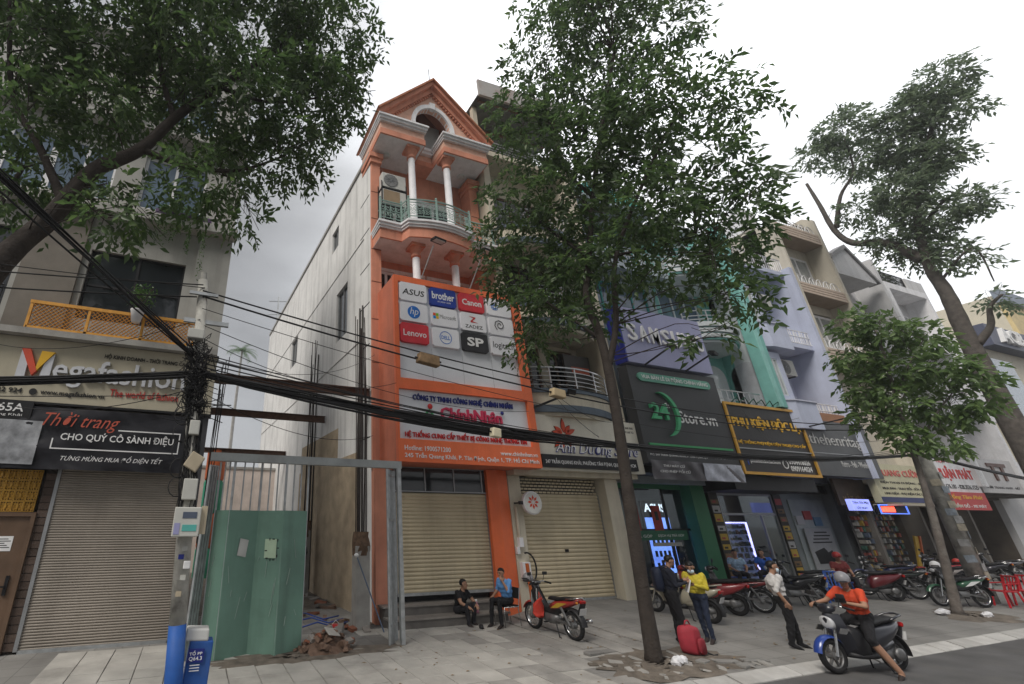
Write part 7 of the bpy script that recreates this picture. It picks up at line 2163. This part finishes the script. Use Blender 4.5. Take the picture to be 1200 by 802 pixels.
plastic_chair(19.0, 9.75, R(200), 'blue plastic chair behind the rider in orange', mat('blue_chair_plastic', (.05, .13, .45), .45))
# steel visitor chair under the man in blue
ch = thing('steel_chair', 'steel framed chair under the man in the blue shirt', 'chair', (7.72, 10.95, .17))
zc_ = .17
for sy in (-.2, .2):
    MB().tube([(7.5, 10.95 + sy, zc_), (7.52, 10.95 + sy, zc_ + .43), (7.95, 10.95 + sy, zc_ + .43), (8.02, 10.95 + sy, zc_ + .85)], .013, 7).build('side_frame', chrome_p, ch, smooth=True)
    MB().tube([(7.97, 10.95 + sy, zc_), (7.93, 10.95 + sy, zc_ + .43)], .013, 7).build('leg', chrome_p, ch)
B(7.5, 7.95, 10.75, 11.15, zc_ + .43, zc_ + .47).build('seat', seat_m, ch, bevel=.012)
MB().obox((8.0, 10.95, zc_ + .72), (.03, .4, .25), (0, .15, 0)).build('backrest', seat_m, ch, bevel=.01)
bt = thing('bottle', 'pink drinks bottle on the step between the two seated men', 'bottle', (7.25, 11.5, .4))
MB().lathe([(.05, 0), (.055, .02), (.055, .17), (.03, .21), (.03, .25), (0, .25)], (7.2, 11.5, .4), 14).build('body', mat('pink_bottle', (.6, .25, .35), .35), bt, smooth=True)
MB().lathe([(.032, .25), (.032, .3), (0, .3)], (7.2, 11.5, .4), 12).build('cap', T_white, bt, smooth=True)
sn = thing('shoe', 'black slipper left on the pavement before the step', 'shoe', (6.95, 10.95, .16))
q = loft([(-.12, .04, .035, .035), (-.05, .05, .045, .05), (.05, .045, .05, .045), (.13, .03, .03, .03)])
q.v = [(6.95 + p[0] * .5 - p[1], 10.95 + p[0] + p[1] * .4, .16 + p[2]) for p in q.v]
q.build('upper', blk_pl, sn, smooth=True)
MB().obox((6.95, 10.95, .17), (.11, .25, .02), (0, 0, -.4)).build('sole', rubber, sn)
# red travel bag
tb_ = thing('travel_bag', 'red soft travel bag standing by the man in the dark suit', 'bag', (9.58, 7.6, .12))
red_c = mat('red_bag_cloth', (.32, .03, .045), .7, var=.15, scale=8, bump=.3)
q = loft([(-.16, .24, .1, .2), (-.14, .25, .15, .24), (0, .27, .17, .26), (.12, .26, .16, .24), (.15, .25, .11, .2)], 18, 3.2)
q.v = [(9.6 + p[1] * .95 - p[0] * .5, 7.62 + p[0] * .8 + p[1] * .15, .13 + p[2] * .98) for p in q.v]
q.build('bag_body', red_c, tb_, smooth=True)
q = loft([(-.04, .16, .1, .12), (-.02, .17, .13, .14), (.02, .17, .12, .13)], 14, 3)
q.v = [(9.6 + p[1] * .95 + .08, 7.46 + p[0] + p[1] * .15, .13 + p[2]) for p in q.v]
q.build('front_pocket', mat('dark_red_bag_cloth', (.22, .02, .03), .7), tb_, smooth=True)
MB().tube([(9.52, 7.6, .64), (9.56, 7.6, .71), (9.66, 7.62, .71), (9.7, 7.62, .64)], .014, 7).build('handle', red_c, tb_, smooth=True)
MB().tube([(9.78, 7.5, .2), (9.9, 7.42, .14), (9.98, 7.4, .15)], .016, 6).build('strap', blk_pl, tb_, smooth=True)
def litter(x, y, s, label, seed):
    rr = random.Random(seed)
    t = thing('crumpled_bag', label, 'litter', (x, y, gz(x, y)))
    for k in range(3):
        mb = MB().ball((x + s * .5 * (k - 1), y + rr.uniform(-.05, .05), gz(x, y) + s * .3), (s * rr.uniform(.35, .5), s * .4, s * rr.uniform(.25, .4)), 12, 8)
        mb.v = [tuple(Vector(p) + Vector((rr.uniform(-1, 1), rr.uniform(-1, 1), rr.uniform(-.6, 1))) * s * .07) for p in mb.v]
        mb.build('crumple', mat('white_film', (.66, .66, .68), .5, var=.1, scale=9), t)
litter(8.78, 7.28, .22, 'crumpled white plastic bag by the tall tree trunk', 1)
litter(20.1, 8.0, .24, 'crumpled white bag left of the young tree trunk', 2)
litter(20.95, 7.55, .2, 'small white litter right of the young tree trunk', 3)
# dry leaves on the pavement
dl = MB()
rr = random.Random(77)
for k in range(150):
    x, y = rr.uniform(3, 16), rr.uniform(6.7, 11)
    s_ = rr.uniform(.025, .055)
    a = rr.uniform(0, 6.28)
    z = gz(x, y) + .012
    c, s2 = math.cos(a) * s_, math.sin(a) * s_
    dl.add([(x - c, y - s2, z), (x - s2 * .4, y + c * .4, z + .01), (x + c, y + s2, z + .004), (x + s2 * .4, y - c * .4, z + .012)], [(0, 1, 2), (0, 2, 3)])
o = dl.build('fallen_leaves', mat('dry_leaf', (.2, .13, .06), .8, var=.4, scale=5))
set_props(o, 'scattered dry brown leaves on the pavement', 'leaves', None, 'stuff')

# ================================================================ people
skin_m = mat('skin', (.34, .19, .125), .6, var=.06, scale=8)
hair_m = mat('black_hair', (.008, .007, .007), .5, var=.2)
eye_m = mat('dark_eye', (.02, .015, .012), .25)
lip_m = mat('lip', (.28, .1, .085), .5)
def capsule(mb, a, b, ra, rb, n=12):
    a, b = Vector(a), Vector(b)
    d = b - a
    L_ = d.length
    if L_ < 1e-5: return mb.ball(a, ra, n, 8)
    u = d / L_
    pts, rs = [], []
    for k in range(4): 
        t = math.pi / 2 * (1 - k / 3.0)
        pts.append(a - u * ra * math.sin(t)); rs.append(max(.002, ra * math.cos(t)))
    for k in range(4):
        t = math.pi / 2 * k / 3.0
        pts.append(b + u * rb * math.sin(t)); rs.append(max(.002, rb * math.cos(t)))
    return mb.tube(pts, rs, n)
def make_person(label, loc, rz, J, W, hair=True, voxel=.0115, grip=None, hood=None, extra=None):
    """One continuous body remeshed over posed, tapered limbs; clothes are regions of it. J: joints, local x forward."""
    t = thing('person', label, 'person', loc, None, rz)
    V_ = {k: Vector(v) for k, v in J.items() if isinstance(v, tuple)}
    mb = MB()
    bones = []
    def limb(a, b, ra, rb, tag):
        capsule(mb, a, b, ra, rb)
        bones.append((Vector(a), Vector(b), tag, max(ra, rb)))
    pel, che, nek, hd = V_['pelvis'], V_['chest'], V_['neck'], V_['head']
    up = (che - pel).normalized()
    sh = (V_['lsh'] - V_['rsh']).normalized()
    hp_ = (V_['lhip'] - V_['rhip']).normalized()
    # trunk: broad chest, narrower waist, hips
    for k in range(4):
        c = pel.lerp(che, k / 3)
        w = (.095, .085, .1, .115)[k] * W.get('girth', 1)
        axis = hp_.lerp(sh, k / 3)
        hw = (.075, .065, .075, .08)[k]
        limb(c - axis * hw, c + axis * hw, w, w, 'trousers' if k == 0 else 'shirt')
    limb(che + up * .07 - sh * .1, che + up * .07 + sh * .1, .085, .085, 'shirt')
    limb(che + up * .1, nek, .07, .052, 'shirt')
    limb(nek, hd - up * .02, .05, .05, 'skin')
    # head with jaw, nose, ears
    fwd = Vector(J.get('look', (1, 0, 0))).normalized()
    hu = (Vector((0, 0, 1)) - fwd * fwd.z).normalized()
    hs = hu.cross(fwd)
    def hp(a, b, c): return hd + fwd * a + hs * b + hu * c
    M3 = Matrix((fwd, hs, hu)).transposed()
    def eball(c, r):
        q = MB().ball((0, 0, 0), r, 14, 10)
        mb.add([hp(*c) + M3 @ Vector(p) for p in q.v], q.f)
    eball((0, 0, .035), (.093, .074, .085))
    eball((.018, 0, -.03), (.07, .058, .075))
    capsule(mb, hp(.05, 0, -.085), hp(.065, 0, -.08), .03, .026)
    capsule(mb, hp(.09, 0, .03), hp(.103, 0, -.008), .008, .015)
    for s in (-1, 1):
        capsule(mb, hp(-.005, s * .075, .025), hp(0, s * .078, -.01), .017, .012)
    bones.append((hp(0, 0, .06), hp(0, 0, -.08), 'skin', .1))
    for s, k in ((1, 'l'), (-1, 'r')):
        S, E, Wr = V_[k + 'sh'], V_[k + 'el'], V_[k + 'wr']
        limb(S, S.lerp(E, .55), .06 * W.get('arm', 1), .052, 'shirt')
        limb(S.lerp(E, .5), E, .05, .042, 'shirt' if W['sleeve'] != 'short' else 'skin')
        limb(E, Wr, .041, .027, 'shirt' if W['sleeve'] == 'long' else 'skin')
        # hand: palm, four fingers, thumb
        fd = (Wr - E).normalized()
        side = Vector(J.get(k + 'palm', (0, -s, 0)))
        side = (side - fd * side.dot(fd)).normalized()
        acr = fd.cross(side)
        limb(Wr, Wr + fd * .045, .026, .03, 'skin')
        for q in range(-1, 2): limb(Wr + fd * .04 + acr * .02 * q, Wr + fd * .085 + acr * .021 * q, .017, .014, 'skin')
        curl = J.get(k + 'curl', .5)
        for q, ln in enumerate((.06, .072, .068, .052)):
            b0 = Wr + fd * .085 + acr * (-.032 + .0215 * q)
            d1 = (fd * math.cos(curl * .7) + side * math.sin(curl * .7)).normalized()
            d2 = (fd * math.cos(curl * 1.7) + side * math.sin(curl * 1.7)).normalized()
            limb(b0, b0 + d1 * ln * .55, .0098, .009, 'skin')
            limb(b0 + d1 * ln * .55, b0 + d1 * ln * .55 + d2 * ln * .55, .009, .0085, 'skin')
        th = (acr * -s * 0 - acr * .75 + fd * .55 + side * .45).normalized()
        t0 = Wr + fd * .03 - acr * .03
        limb(t0, t0 + th * .035, .0125, .011, 'skin')
        limb(t0 + th * .035, t0 + th * .035 + (th * .5 + fd * .8).normalized() * .03, .011, .0095, 'skin')
        H, Kn, An = V_[k + 'hip'], V_[k + 'kn'], V_[k + 'an']
        tw = W.get('leg', 1)
        limb(H, Kn, .088 * tw, .06 * tw, 'trousers')
        limb(Kn, Kn.lerp(An, .35), .056 * tw, .056 * tw, 'trousers' if W['legs'] == 'long' else 'skin')
        limb(Kn.lerp(An, .35), An, .056 * tw, .04 * tw, 'trousers' if W['legs'] == 'long' else 'skin')
        to = Vector(J.get(k + 'toe', (.16, 0, -.055)))
        fd2 = to.normalized()
        limb(An + Vector((0, 0, -.03)) - fd2 * .03, An + Vector((0, 0, -.04)) + to * .6, .038, .038, 'shoe')
        limb(An + Vector((0, 0, -.045)) + to * .6, An + Vector((0, 0, -.05)) + to, .036, .026, 'shoe')
    src = bpy.data.meshes.new('body_source')
    src.from_pydata(mb.v, [], mb.f)
    o = bpy.data.objects.new('body_source', src)
    COL.objects.link(o)
    rm_ = o.modifiers.new('r', 'REMESH')
    rm_.mode = 'VOXEL'
    rm_.voxel_size = voxel
    sm_ = o.modifiers.new('s', 'SMOOTH')
    sm_.factor = .5
    sm_.iterations = 2
    dgr = bpy.context.evaluated_depsgraph_get()
    me = bpy.data.meshes.new_from_object(o.evaluated_get(dgr))
    bpy.data.objects.remove(o)
    me.name = 'body'
    tags = ['skin', 'shirt', 'trousers', 'shoe']
    me.materials.clear()
    for k in tags: me.materials.append(W.get(k + '_m', skin_m))
    n = len(me.polygons)
    cen = np.empty(n * 3)
    me.polygons.foreach_get('center', cen)
    cen = cen.reshape(-1, 3)
    best = np.full(n, 1e9)
    idx = np.zeros(n, dtype=np.int32)
    for a, b, tag, r in bones:
        a_, b_ = np.array(a), np.array(b)
        d = b_ - a_
        q = np.clip(((cen - a_) @ d) / max(1e-9, d @ d), 0, 1)
        ds = np.linalg.norm(cen - (a_ + q[:, None] * d), axis=1) - r
        m_ = ds < best
        best[m_] = ds[m_]
        idx[m_] = tags.index(tag)
    # cloth folds: creases across the limbs and trunk of the clothed regions
    nv = len(me.vertices)
    vc, vn = np.empty(nv * 3), np.empty(nv * 3)
    me.vertices.foreach_get('co', vc)
    me.vertices.foreach_get('normal', vn)
    vc, vn = vc.reshape(-1, 3), vn.reshape(-1, 3)
    cloth_v = np.zeros(nv, dtype=bool)
    nl = len(me.loops)
    li, lt = np.empty(nl, dtype=np.int32), np.empty(n, dtype=np.int32)
    me.loops.foreach_get('vertex_index', li)
    me.polygons.foreach_get('loop_total', lt)
    cloth_v[li[np.repeat((idx == 1) | (idx == 2), lt)]] = True
    f_ = np.sin(vc[:, 2] * 46 + 5 * np.sin(vc[:, 0] * 17) + 4 * np.sin(vc[:, 1] * 21)) * .6 + np.sin(vc[:, 2] * 25 + vc[:, 0] * 40 - vc[:, 1] * 33) * .5
    vc = vc + vn * (np.maximum(f_, -.3) * .0075 * cloth_v + .004 * cloth_v)[:, None]
    me.vertices.foreach_set('co', vc.ravel())
    me.polygons.foreach_set('material_index', idx)
    me.polygons.foreach_set('use_smooth', np.ones(n, dtype=bool))
    me.update()
    body = link(bpy.data.objects.new('body', me), t)
    # eyes, brows and mouth
    for s in (-1, 1):
        q = MB().ball((0, 0, 0), (.006, .014, .008), 8, 6)
        e = MB()
        e.add([hp(.082, s * .032, .032) + M3 @ Vector(p) for p in q.v], q.f)
        e.v = [tuple(Vector(p)) for p in e.v]
        build_local(e, 'eye', eye_m, t)
        e = MB()
        capsule(e, hp(.087, s * .018, .054), hp(.078, s * .048, .054), .005, .004, 6)
        build_local(e, 'eyebrow', hair_m, t)
    e = MB()
    capsule(e, hp(.088, -.02, -.052), hp(.088, .02, -.052), .006, .006, 6)
    build_local(e, 'mouth', lip_m, t)
    if hair:
        q = MB().ball((0, 0, 0), (.1, .082, .094), 20, 14)
        long_ = hair == 'long'
        keep = []
        for f in q.f:
            c = sum((Vector(q.v[i]) for i in f), Vector()) / len(f)
            if c.z > .045 or (c.x < (-.0 if long_ else -.005) and c.z > (-.2 if long_ else -.05)) or (c.x < .03 and c.z > .02): keep.append(f)
        e = MB()
        rr_ = random.Random(len(label))
        e.add([hp(-.012, 0, .042) + M3 @ (Vector(p) * (1 + rr_.uniform(-.015, .03))) for p in q.v], keep)
        h_ = build_local(e, 'hair', W.get('hair_m', hair_m), t, True)
        so = h_.modifiers.new('thick', 'SOLIDIFY')
        so.thickness = .007
        if long_:
            e = MB()
            capsule(e, hp(-.085, 0, .03), hp(-.1, 0, -.16), .055, .03)
            build_local(e, 'ponytail', W.get('hair_m', hair_m), t, True)
    if W.get('mask'):
        q = MB().ball((0, 0, 0), (.05, .066, .052), 14, 10)
        keep = [f for f in q.f if sum(q.v[i][0] for i in f) / len(f) > -.005]
        e = MB()
        e.add([hp(.058, 0, -.045) + M3 @ Vector(p) for p in q.v], keep)
        build_local(e, 'face_mask', mat('mask_blue', (.5, .62, .7), .8), t, True)
    if W.get('helmet'):
        q = MB().ball((0, 0, 0), (.135, .115, .13), 20, 14)
        keep = [f for f in q.f if sum(q.v[i][2] for i in f) / len(f) > -.02 or sum(q.v[i][0] for i in f) / len(f) < -.03 and sum(q.v[i][2] for i in f) / len(f) > -.07]
        hm = thing('helmet', W['helmet_label'], 'helmet', loc, None, rz)
        e = MB()
        e.add([hp(-.005, 0, .055) + M3 @ Vector(p) for p in q.v], keep)
        build_local(e, 'shell', W['helmet'], hm, True)
        e = MB()
        e.add([hp(.12, s * .07, .06 + .02 * (x)) + M3 @ Vector((x * .07, 0, 0)) for x in (0, 1) for s in (-1, 1)], [(0, 1, 3, 2)])
        build_local(e, 'peak', W['helmet'], hm)
    return t
def build_local(mb, name, m, parent, smooth=False):
    """Build with coordinates already local to a rotated parent."""
    me = bpy.data.meshes.new(name)
    me.from_pydata(mb.v, [], mb.f)
    me.materials.append(m)
    if smooth: me.polygons.foreach_set('use_smooth', [True] * len(me.polygons))
    me.update()
    return link(bpy.data.objects.new(name, me), parent)
def stand(h=1.65, **kw):
    s = h / 1.7
    J = dict(pelvis=(0, 0, .95), chest=(.0, 0, 1.26), neck=(.005, 0, 1.45), head=(.03, 0, 1.575),
             lsh=(0, .175, 1.385), lel=(-.02, .23, 1.12), lwr=(.06, .22, .88), rsh=(0, -.175, 1.385), rel=(-.02, -.23, 1.12), rwr=(.06, -.22, .88),
             lhip=(0, .09, .9), lkn=(.03, .1, .5), lan=(0, .11, .1), rhip=(0, -.09, .9), rkn=(.03, -.1, .5), ran=(0, -.11, .1))
    J.update(kw)
    keep = {'look', 'lpalm', 'rpalm', 'lcurl', 'rcurl', 'ltoe', 'rtoe'}
    return {k: (v if k in keep else tuple(c * s for c in v)) for k, v in J.items()}
cl_black = mat('black_cotton', (.011, .011, .013), .85, var=.25, scale=6, bump=.3, bscale=30)
cl_navy = mat('navy_suit_cloth', (.014, .016, .026), .85, var=.2, scale=6, bump=.3, bscale=30)
cl_white = mat('white_shirt_cloth', (.56, .55, .54), .8, var=.1, scale=7, bump=.3, bscale=25)
cl_yellow = mat('yellow_jacket_cloth', (.46, .38, .035), .75, var=.15, scale=7, bump=.4, bscale=25)
cl_jean = mat('dark_jeans', (.018, .026, .05), .85, var=.2, scale=7, bump=.3)
cl_orange = mat('orange_tee_cloth', (.55, .065, .025), .8, var=.12, scale=7, bump=.3, bscale=25)
cl_blue = mat('light_blue_shirt_cloth', (.12, .3, .62), .8, var=.12, scale=7, bump=.3, bscale=25)
cl_dark = mat('dark_trouser_cloth', (.02, .02, .024), .85, var=.2, scale=7, bump=.3)
shoe_b = mat('black_shoe', (.012, .012, .013), .4)
sandal = mat('brown_sandal', (.03, .022, .02), .7)

# man in the dark suit looking down at a phone, turned away
p1 = (9.99, 8.12)
make_person('man in dark suit wearing a backpack, looking down at his phone', (p1[0], p1[1], gz(*p1)), R(-35),
            stand(1.72, chest=(.02, 0, 1.27), neck=(.05, 0, 1.45), head=(.1, 0, 1.565), look=(1, -.1, -.55), lel=(.06, .22, 1.12), lwr=(.3, .08, 1.2), rel=(.06, -.22, 1.12), rwr=(.3, -.08, 1.17), lpalm=(0, -.5, .8), rpalm=(0, .5, .8), lkn=(.03, .09, .5), rkn=(.05, -.09, .5)),
            dict(shirt_m=cl_navy, trousers_m=cl_black, shoe_m=shoe_b, sleeve='long', legs='long', girth=1.28, arm=1.3, leg=1.2))
def at_local(loc, rz, p): return Vector(loc) + Matrix.Rotation(rz, 3, 'Z') @ Vector(p)
bpk = thing('backpack', 'dark navy backpack on the back of the man in the suit', 'backpack', (p1[0], p1[1], gz(*p1)), None, R(-35))
q = loft([(-.16, 0, .1, .17), (-.14, 0, .14, .22), (-.06, 0, .16, .25), (.0, 0, .15, .24)], 16, 3)
q.v = [(p[0] - .13, p[1], p[2] + 1.23) for p in q.v]
build_local(q, 'pack_body', mat('navy_nylon', (.012, .018, .04), .6, var=.2), bpk, True)
for s in (-1, 1):
    e = MB().tube([(-.13, s * .09, 1.45), (0, s * .1, 1.5), (.12, s * .1, 1.38), (.12, s * .12, 1.2), (-.05, s * .16, 1.08)], .016, 6)
    build_local(e, 'strap', MC['navy_nylon'], bpk, True)
ppr = thing('paper_sheet', 'white paper held by the man in the dark suit', 'paper', (p1[0], p1[1], gz(*p1)), None, R(-35))
e = MB().obox((.36, -.02, 1.12), (.012, .12, .26), (.1, .35, .2))
build_local(e, 'sheet', T_white, ppr)
# woman in yellow
p2_ = (10.78, 8.1)
make_person('woman in yellow jacket and dark jeans looking at a phone with him', (p2_[0], p2_[1], gz(*p2_)), R(195),
            stand(1.56, chest=(.02, 0, 1.25), neck=(.04, 0, 1.44), head=(.08, 0, 1.56), look=(1, .25, -.5), lel=(.05, .24, 1.13), lwr=(.28, .08, 1.2), rel=(.05, -.24, 1.13), rwr=(.26, -.1, 1.17), lpalm=(0, -.4, .8), rpalm=(0, .4, .8), lkn=(.05, .09, .5), lan=(.02, .1, .1), rkn=(.02, -.06, .5), ran=(-.06, -.05, .1)),
            dict(shirt_m=cl_yellow, trousers_m=cl_jean, shoe_m=sandal, sleeve='long', legs='long', girth=1.08, arm=1.15, leg=.88, mask=True), hair='long')
ph = thing('phone', 'dark phone held by the woman in yellow', 'phone', (p2_[0], p2_[1], gz(*p2_)), None, R(195))
build_local(MB().obox((.36, .0, 1.14), (.075, .15, .012), (.2, -.5, 0)), 'case', blk_pl, ph)
build_local(MB().obox((.358, .0, 1.147), (.066, .135, .004), (.2, -.5, 0)), 'screen', mat('phone_screen', (.08, .1, .14), .1, spec=.6), ph)
# man in the white shirt
p3_ = (12.2, 7.28)
make_person('man in white shirt, black trousers and face mask standing on the pavement', (p3_[0], p3_[1], gz(*p3_)), R(-45),
            stand(1.62, pelvis=(-.02, 0, .95), chest=(-.06, 0, 1.27), neck=(-.05, 0, 1.46), head=(-.01, 0, 1.585), look=(1, -.1, -.12), lel=(-.13, .25, 1.14), lwr=(.0, .21, .93), rel=(-.13, -.24, 1.13), rwr=(-.01, -.22, .9), lkn=(.08, .09, .5), lan=(.1, .1, .1), rkn=(-.02, -.1, .5), ran=(-.1, -.1, .1), ltoe=(.16, .02, -.05), rtoe=(.15, -.02, -.05)),
            dict(shirt_m=cl_white, trousers_m=cl_black, shoe_m=shoe_b, sleeve='half', legs='long', girth=1.2, arm=1.15, leg=1.15, mask=True))
# man in black sitting on the step
p4_ = (6.75, 11.62)
make_person('man in black clothes sitting on the step before the beige shutter', (p4_[0], p4_[1], .16), R(-72),
            dict(pelvis=(0, 0, .34), chest=(.1, 0, .62), neck=(.17, 0, .79), head=(.21, 0, .905), look=(1, .55, 0), lsh=(.13, .17, .73), lel=(.3, .24, .52), lwr=(.47, .13, .46), rsh=(.13, -.17, .73), rel=(.3, -.25, .52), rwr=(.46, -.16, .44), lhip=(.02, .09, .31), lkn=(.4, .14, .46), lan=(.36, .12, .09), rhip=(.02, -.09, .31), rkn=(.4, -.16, .44), ran=(.42, -.14, .09), lpalm=(0, 0, -1), rpalm=(0, 0, -1)),
            dict(shirt_m=cl_black, trousers_m=cl_dark, shoe_m=sandal, sleeve='short', legs='long', girth=1.02))
# man in blue sitting on the steel chair
p5_ = (7.78, 10.95)
make_person('man in light blue shirt sitting on the steel chair beside the step', (p5_[0], p5_[1], .17), R(192),
            dict(pelvis=(0, 0, .58), chest=(.05, 0, .88), neck=(.09, 0, 1.05), head=(.14, 0, 1.165), look=(1, .1, -.2), lsh=(.06, .17, 1.0), lel=(.18, .22, .78), lwr=(.22, .1, 1.0), rsh=(.06, -.17, 1.0), rel=(.08, -.24, .76), rwr=(.3, -.18, .66), lhip=(.02, .09, .55), lkn=(.43, .12, .56), lan=(.42, .12, .09), rhip=(.02, -.09, .55), rkn=(.42, -.13, .56), ran=(.5, -.13, .09), lpalm=(-.5, -1, 0), rpalm=(0, 0, -1), lcurl=.9),
            dict(shirt_m=cl_blue, trousers_m=cl_black, shoe_m=sandal, sleeve='half', legs='long', girth=1.05, leg=.95))
# rider
rx, ry = rs_.location.x, rs_.location.y
hd_ = R(168.4)
make_person('rider in orange shirt and dark shorts astride the blue scooter', (rx, ry, 0), hd_,
            dict(pelvis=(-.22, .02, .9), chest=(-.12, .05, 1.2), neck=(-.06, .07, 1.37), head=(-.02, .09, 1.48), look=(.75, .65, -.25), lsh=(-.1, .24, 1.31), lel=(.04, .36, 1.1), lwr=(.22, .2, 1.14), rsh=(-.08, -.12, 1.31), rel=(.1, -.26, 1.12), rwr=(.3, -.3, 1.08),
                 lhip=(-.2, .11, .88), lkn=(.1, .3, .56), lan=(-.12, .42, .09), rhip=(-.2, -.08, .88), rkn=(.18, -.2, .72), ran=(.1, -.16, .42), ltoe=(.15, .05, -.05), rtoe=(.15, 0, -.05), lpalm=(.3, -.5, .8), rpalm=(0, 0, -1), rcurl=1.0, lcurl=.7),
            dict(shirt_m=cl_orange, trousers_m=cl_black, shoe_m=sandal, sleeve='short', legs='short', girth=1.3, arm=1.25, leg=1.12, helmet=mat('rider_helmet_grey', (.22, .22, .24), .35), helmet_label='grey open face helmet worn by the rider in orange'))
ph = thing('phone', 'black phone held up by the rider in orange', 'phone', (rx, ry, 0), None, hd_)
build_local(MB().obox((.33, .2, 1.19), (.015, .15, .08), (0, .3, .5)), 'case', blk_pl, ph)
build_local(MB().obox((.322, .2, 1.19), (.004, .135, .068), (0, .3, .5)), 'screen', MC['phone_screen'], ph)
for s in (0,):
    st_ = thing('knee_bag', 'black bag carried on the floorboard of the blue scooter', 'bag', (rx, ry, 0), None, hd_)
    q = loft([(-.02, .46, .12, .2), (.03, .46, .2, .25), (.22, .5, .21, .27), (.34, .52, .13, .2)], 16, 3)
    build_local(q, 'bag_body', mat('black_bag_film', (.012, .012, .014), .45, var=.3, scale=10), st_, True)
    build_local(MB().tube([(.2, -.06, .74), (.2, 0, .82), (.2, .06, .74)], .008, 5), 'handle', MC['black_bag_film'], st_)
# people among the parked bikes
sit = dict(pelvis=(0, 0, .62), chest=(.04, 0, .92), neck=(.07, 0, 1.09), head=(.11, 0, 1.205), look=(1, 0, -.1), lsh=(.05, .17, 1.03), lel=(.1, .24, .8), lwr=(.3, .16, .72), rsh=(.05, -.17, 1.03), rel=(.1, -.24, .8), rwr=(.3, -.16, .72), lhip=(.02, .09, .6), lkn=(.42, .12, .6), lan=(.4, .12, .12), rhip=(.02, -.09, .6), rkn=(.42, -.12, .6), ran=(.4, -.12, .12))
for (x, y), a, c, lab, hl, hc in [((17.6, 11.6), 230, mat('pale_blue_print_cloth', (.25, .36, .5), .8, var=.4, scale=14), 'person in pale blue patterned shirt sitting behind the parked motorbikes', None, None), ((18.9, 11.5), 200, mat('royal_blue_cloth', (.03, .12, .5), .8, var=.12, scale=8), 'person in royal blue shirt bending behind the man in white', None, None), ((20.2, 10.1), 235, mat('dark_red_cloth', (.16, .03, .03), .8), 'person in red helmet sitting behind the rider in orange', 'red and white helmet of the person behind the rider', mat('helmet_dark_red', (.3, .03, .03), .35))]:
    W_ = dict(shirt_m=c, trousers_m=cl_dark, shoe_m=sandal, sleeve='short', legs='long')
    if hl: W_.update(helmet=hc, helmet_label=hl)
    make_person(lab, (x, y, gz(x, y)), R(a), sit, W_, voxel=.015)
    st_ = thing('stool', {17.6: 'low stool under the person in pale blue pattern', 18.9: 'low stool under the person in royal blue', 20.2: 'low stool under the person in red helmet'}[x], 'stool', (x, y, gz(x, y)), 'low stools behind the motorbikes')
    B(x - .17, x + .17, y - .17, y + .17, gz(x, y) + .46, gz(x, y) + .5).build('seat', MC['blue_chair_plastic'], st_, bevel=.01)
    for sx in (-1, 1):
        for sy in (-1, 1): MB().bar((x + sx * .16, y + sy * .16, gz(x, y)), (x + sx * .12, y + sy * .12, gz(x, y) + .47), .035).build('leg', MC['blue_chair_plastic'], st_)

# ================================================================ haze
hz = MB().box(-420, 620, -420, 620, -2.2, 27).build('haze', None)
hz.data.materials.clear()
hm_ = bpy.data.materials.new('thin_haze')
hm_.use_nodes = True
ht = hm_.node_tree
ht.nodes.clear()
ho = ht.nodes.new('ShaderNodeOutputMaterial')
hv = ht.nodes.new('ShaderNodeVolumePrincipled')
hv.inputs['Color'].default_value = (.95, .96, .98, 1)
hv.inputs['Density'].default_value = .0013
hv.inputs['Anisotropy'].default_value = .3
ht.links.new(hv.outputs[0], ho.inputs['Volume'])
hz.data.materials.append(hm_)
hz['kind'] = 'stuff'
hz['label'] = 'thin bright haze filling the street'
hz['category'] = 'haze'
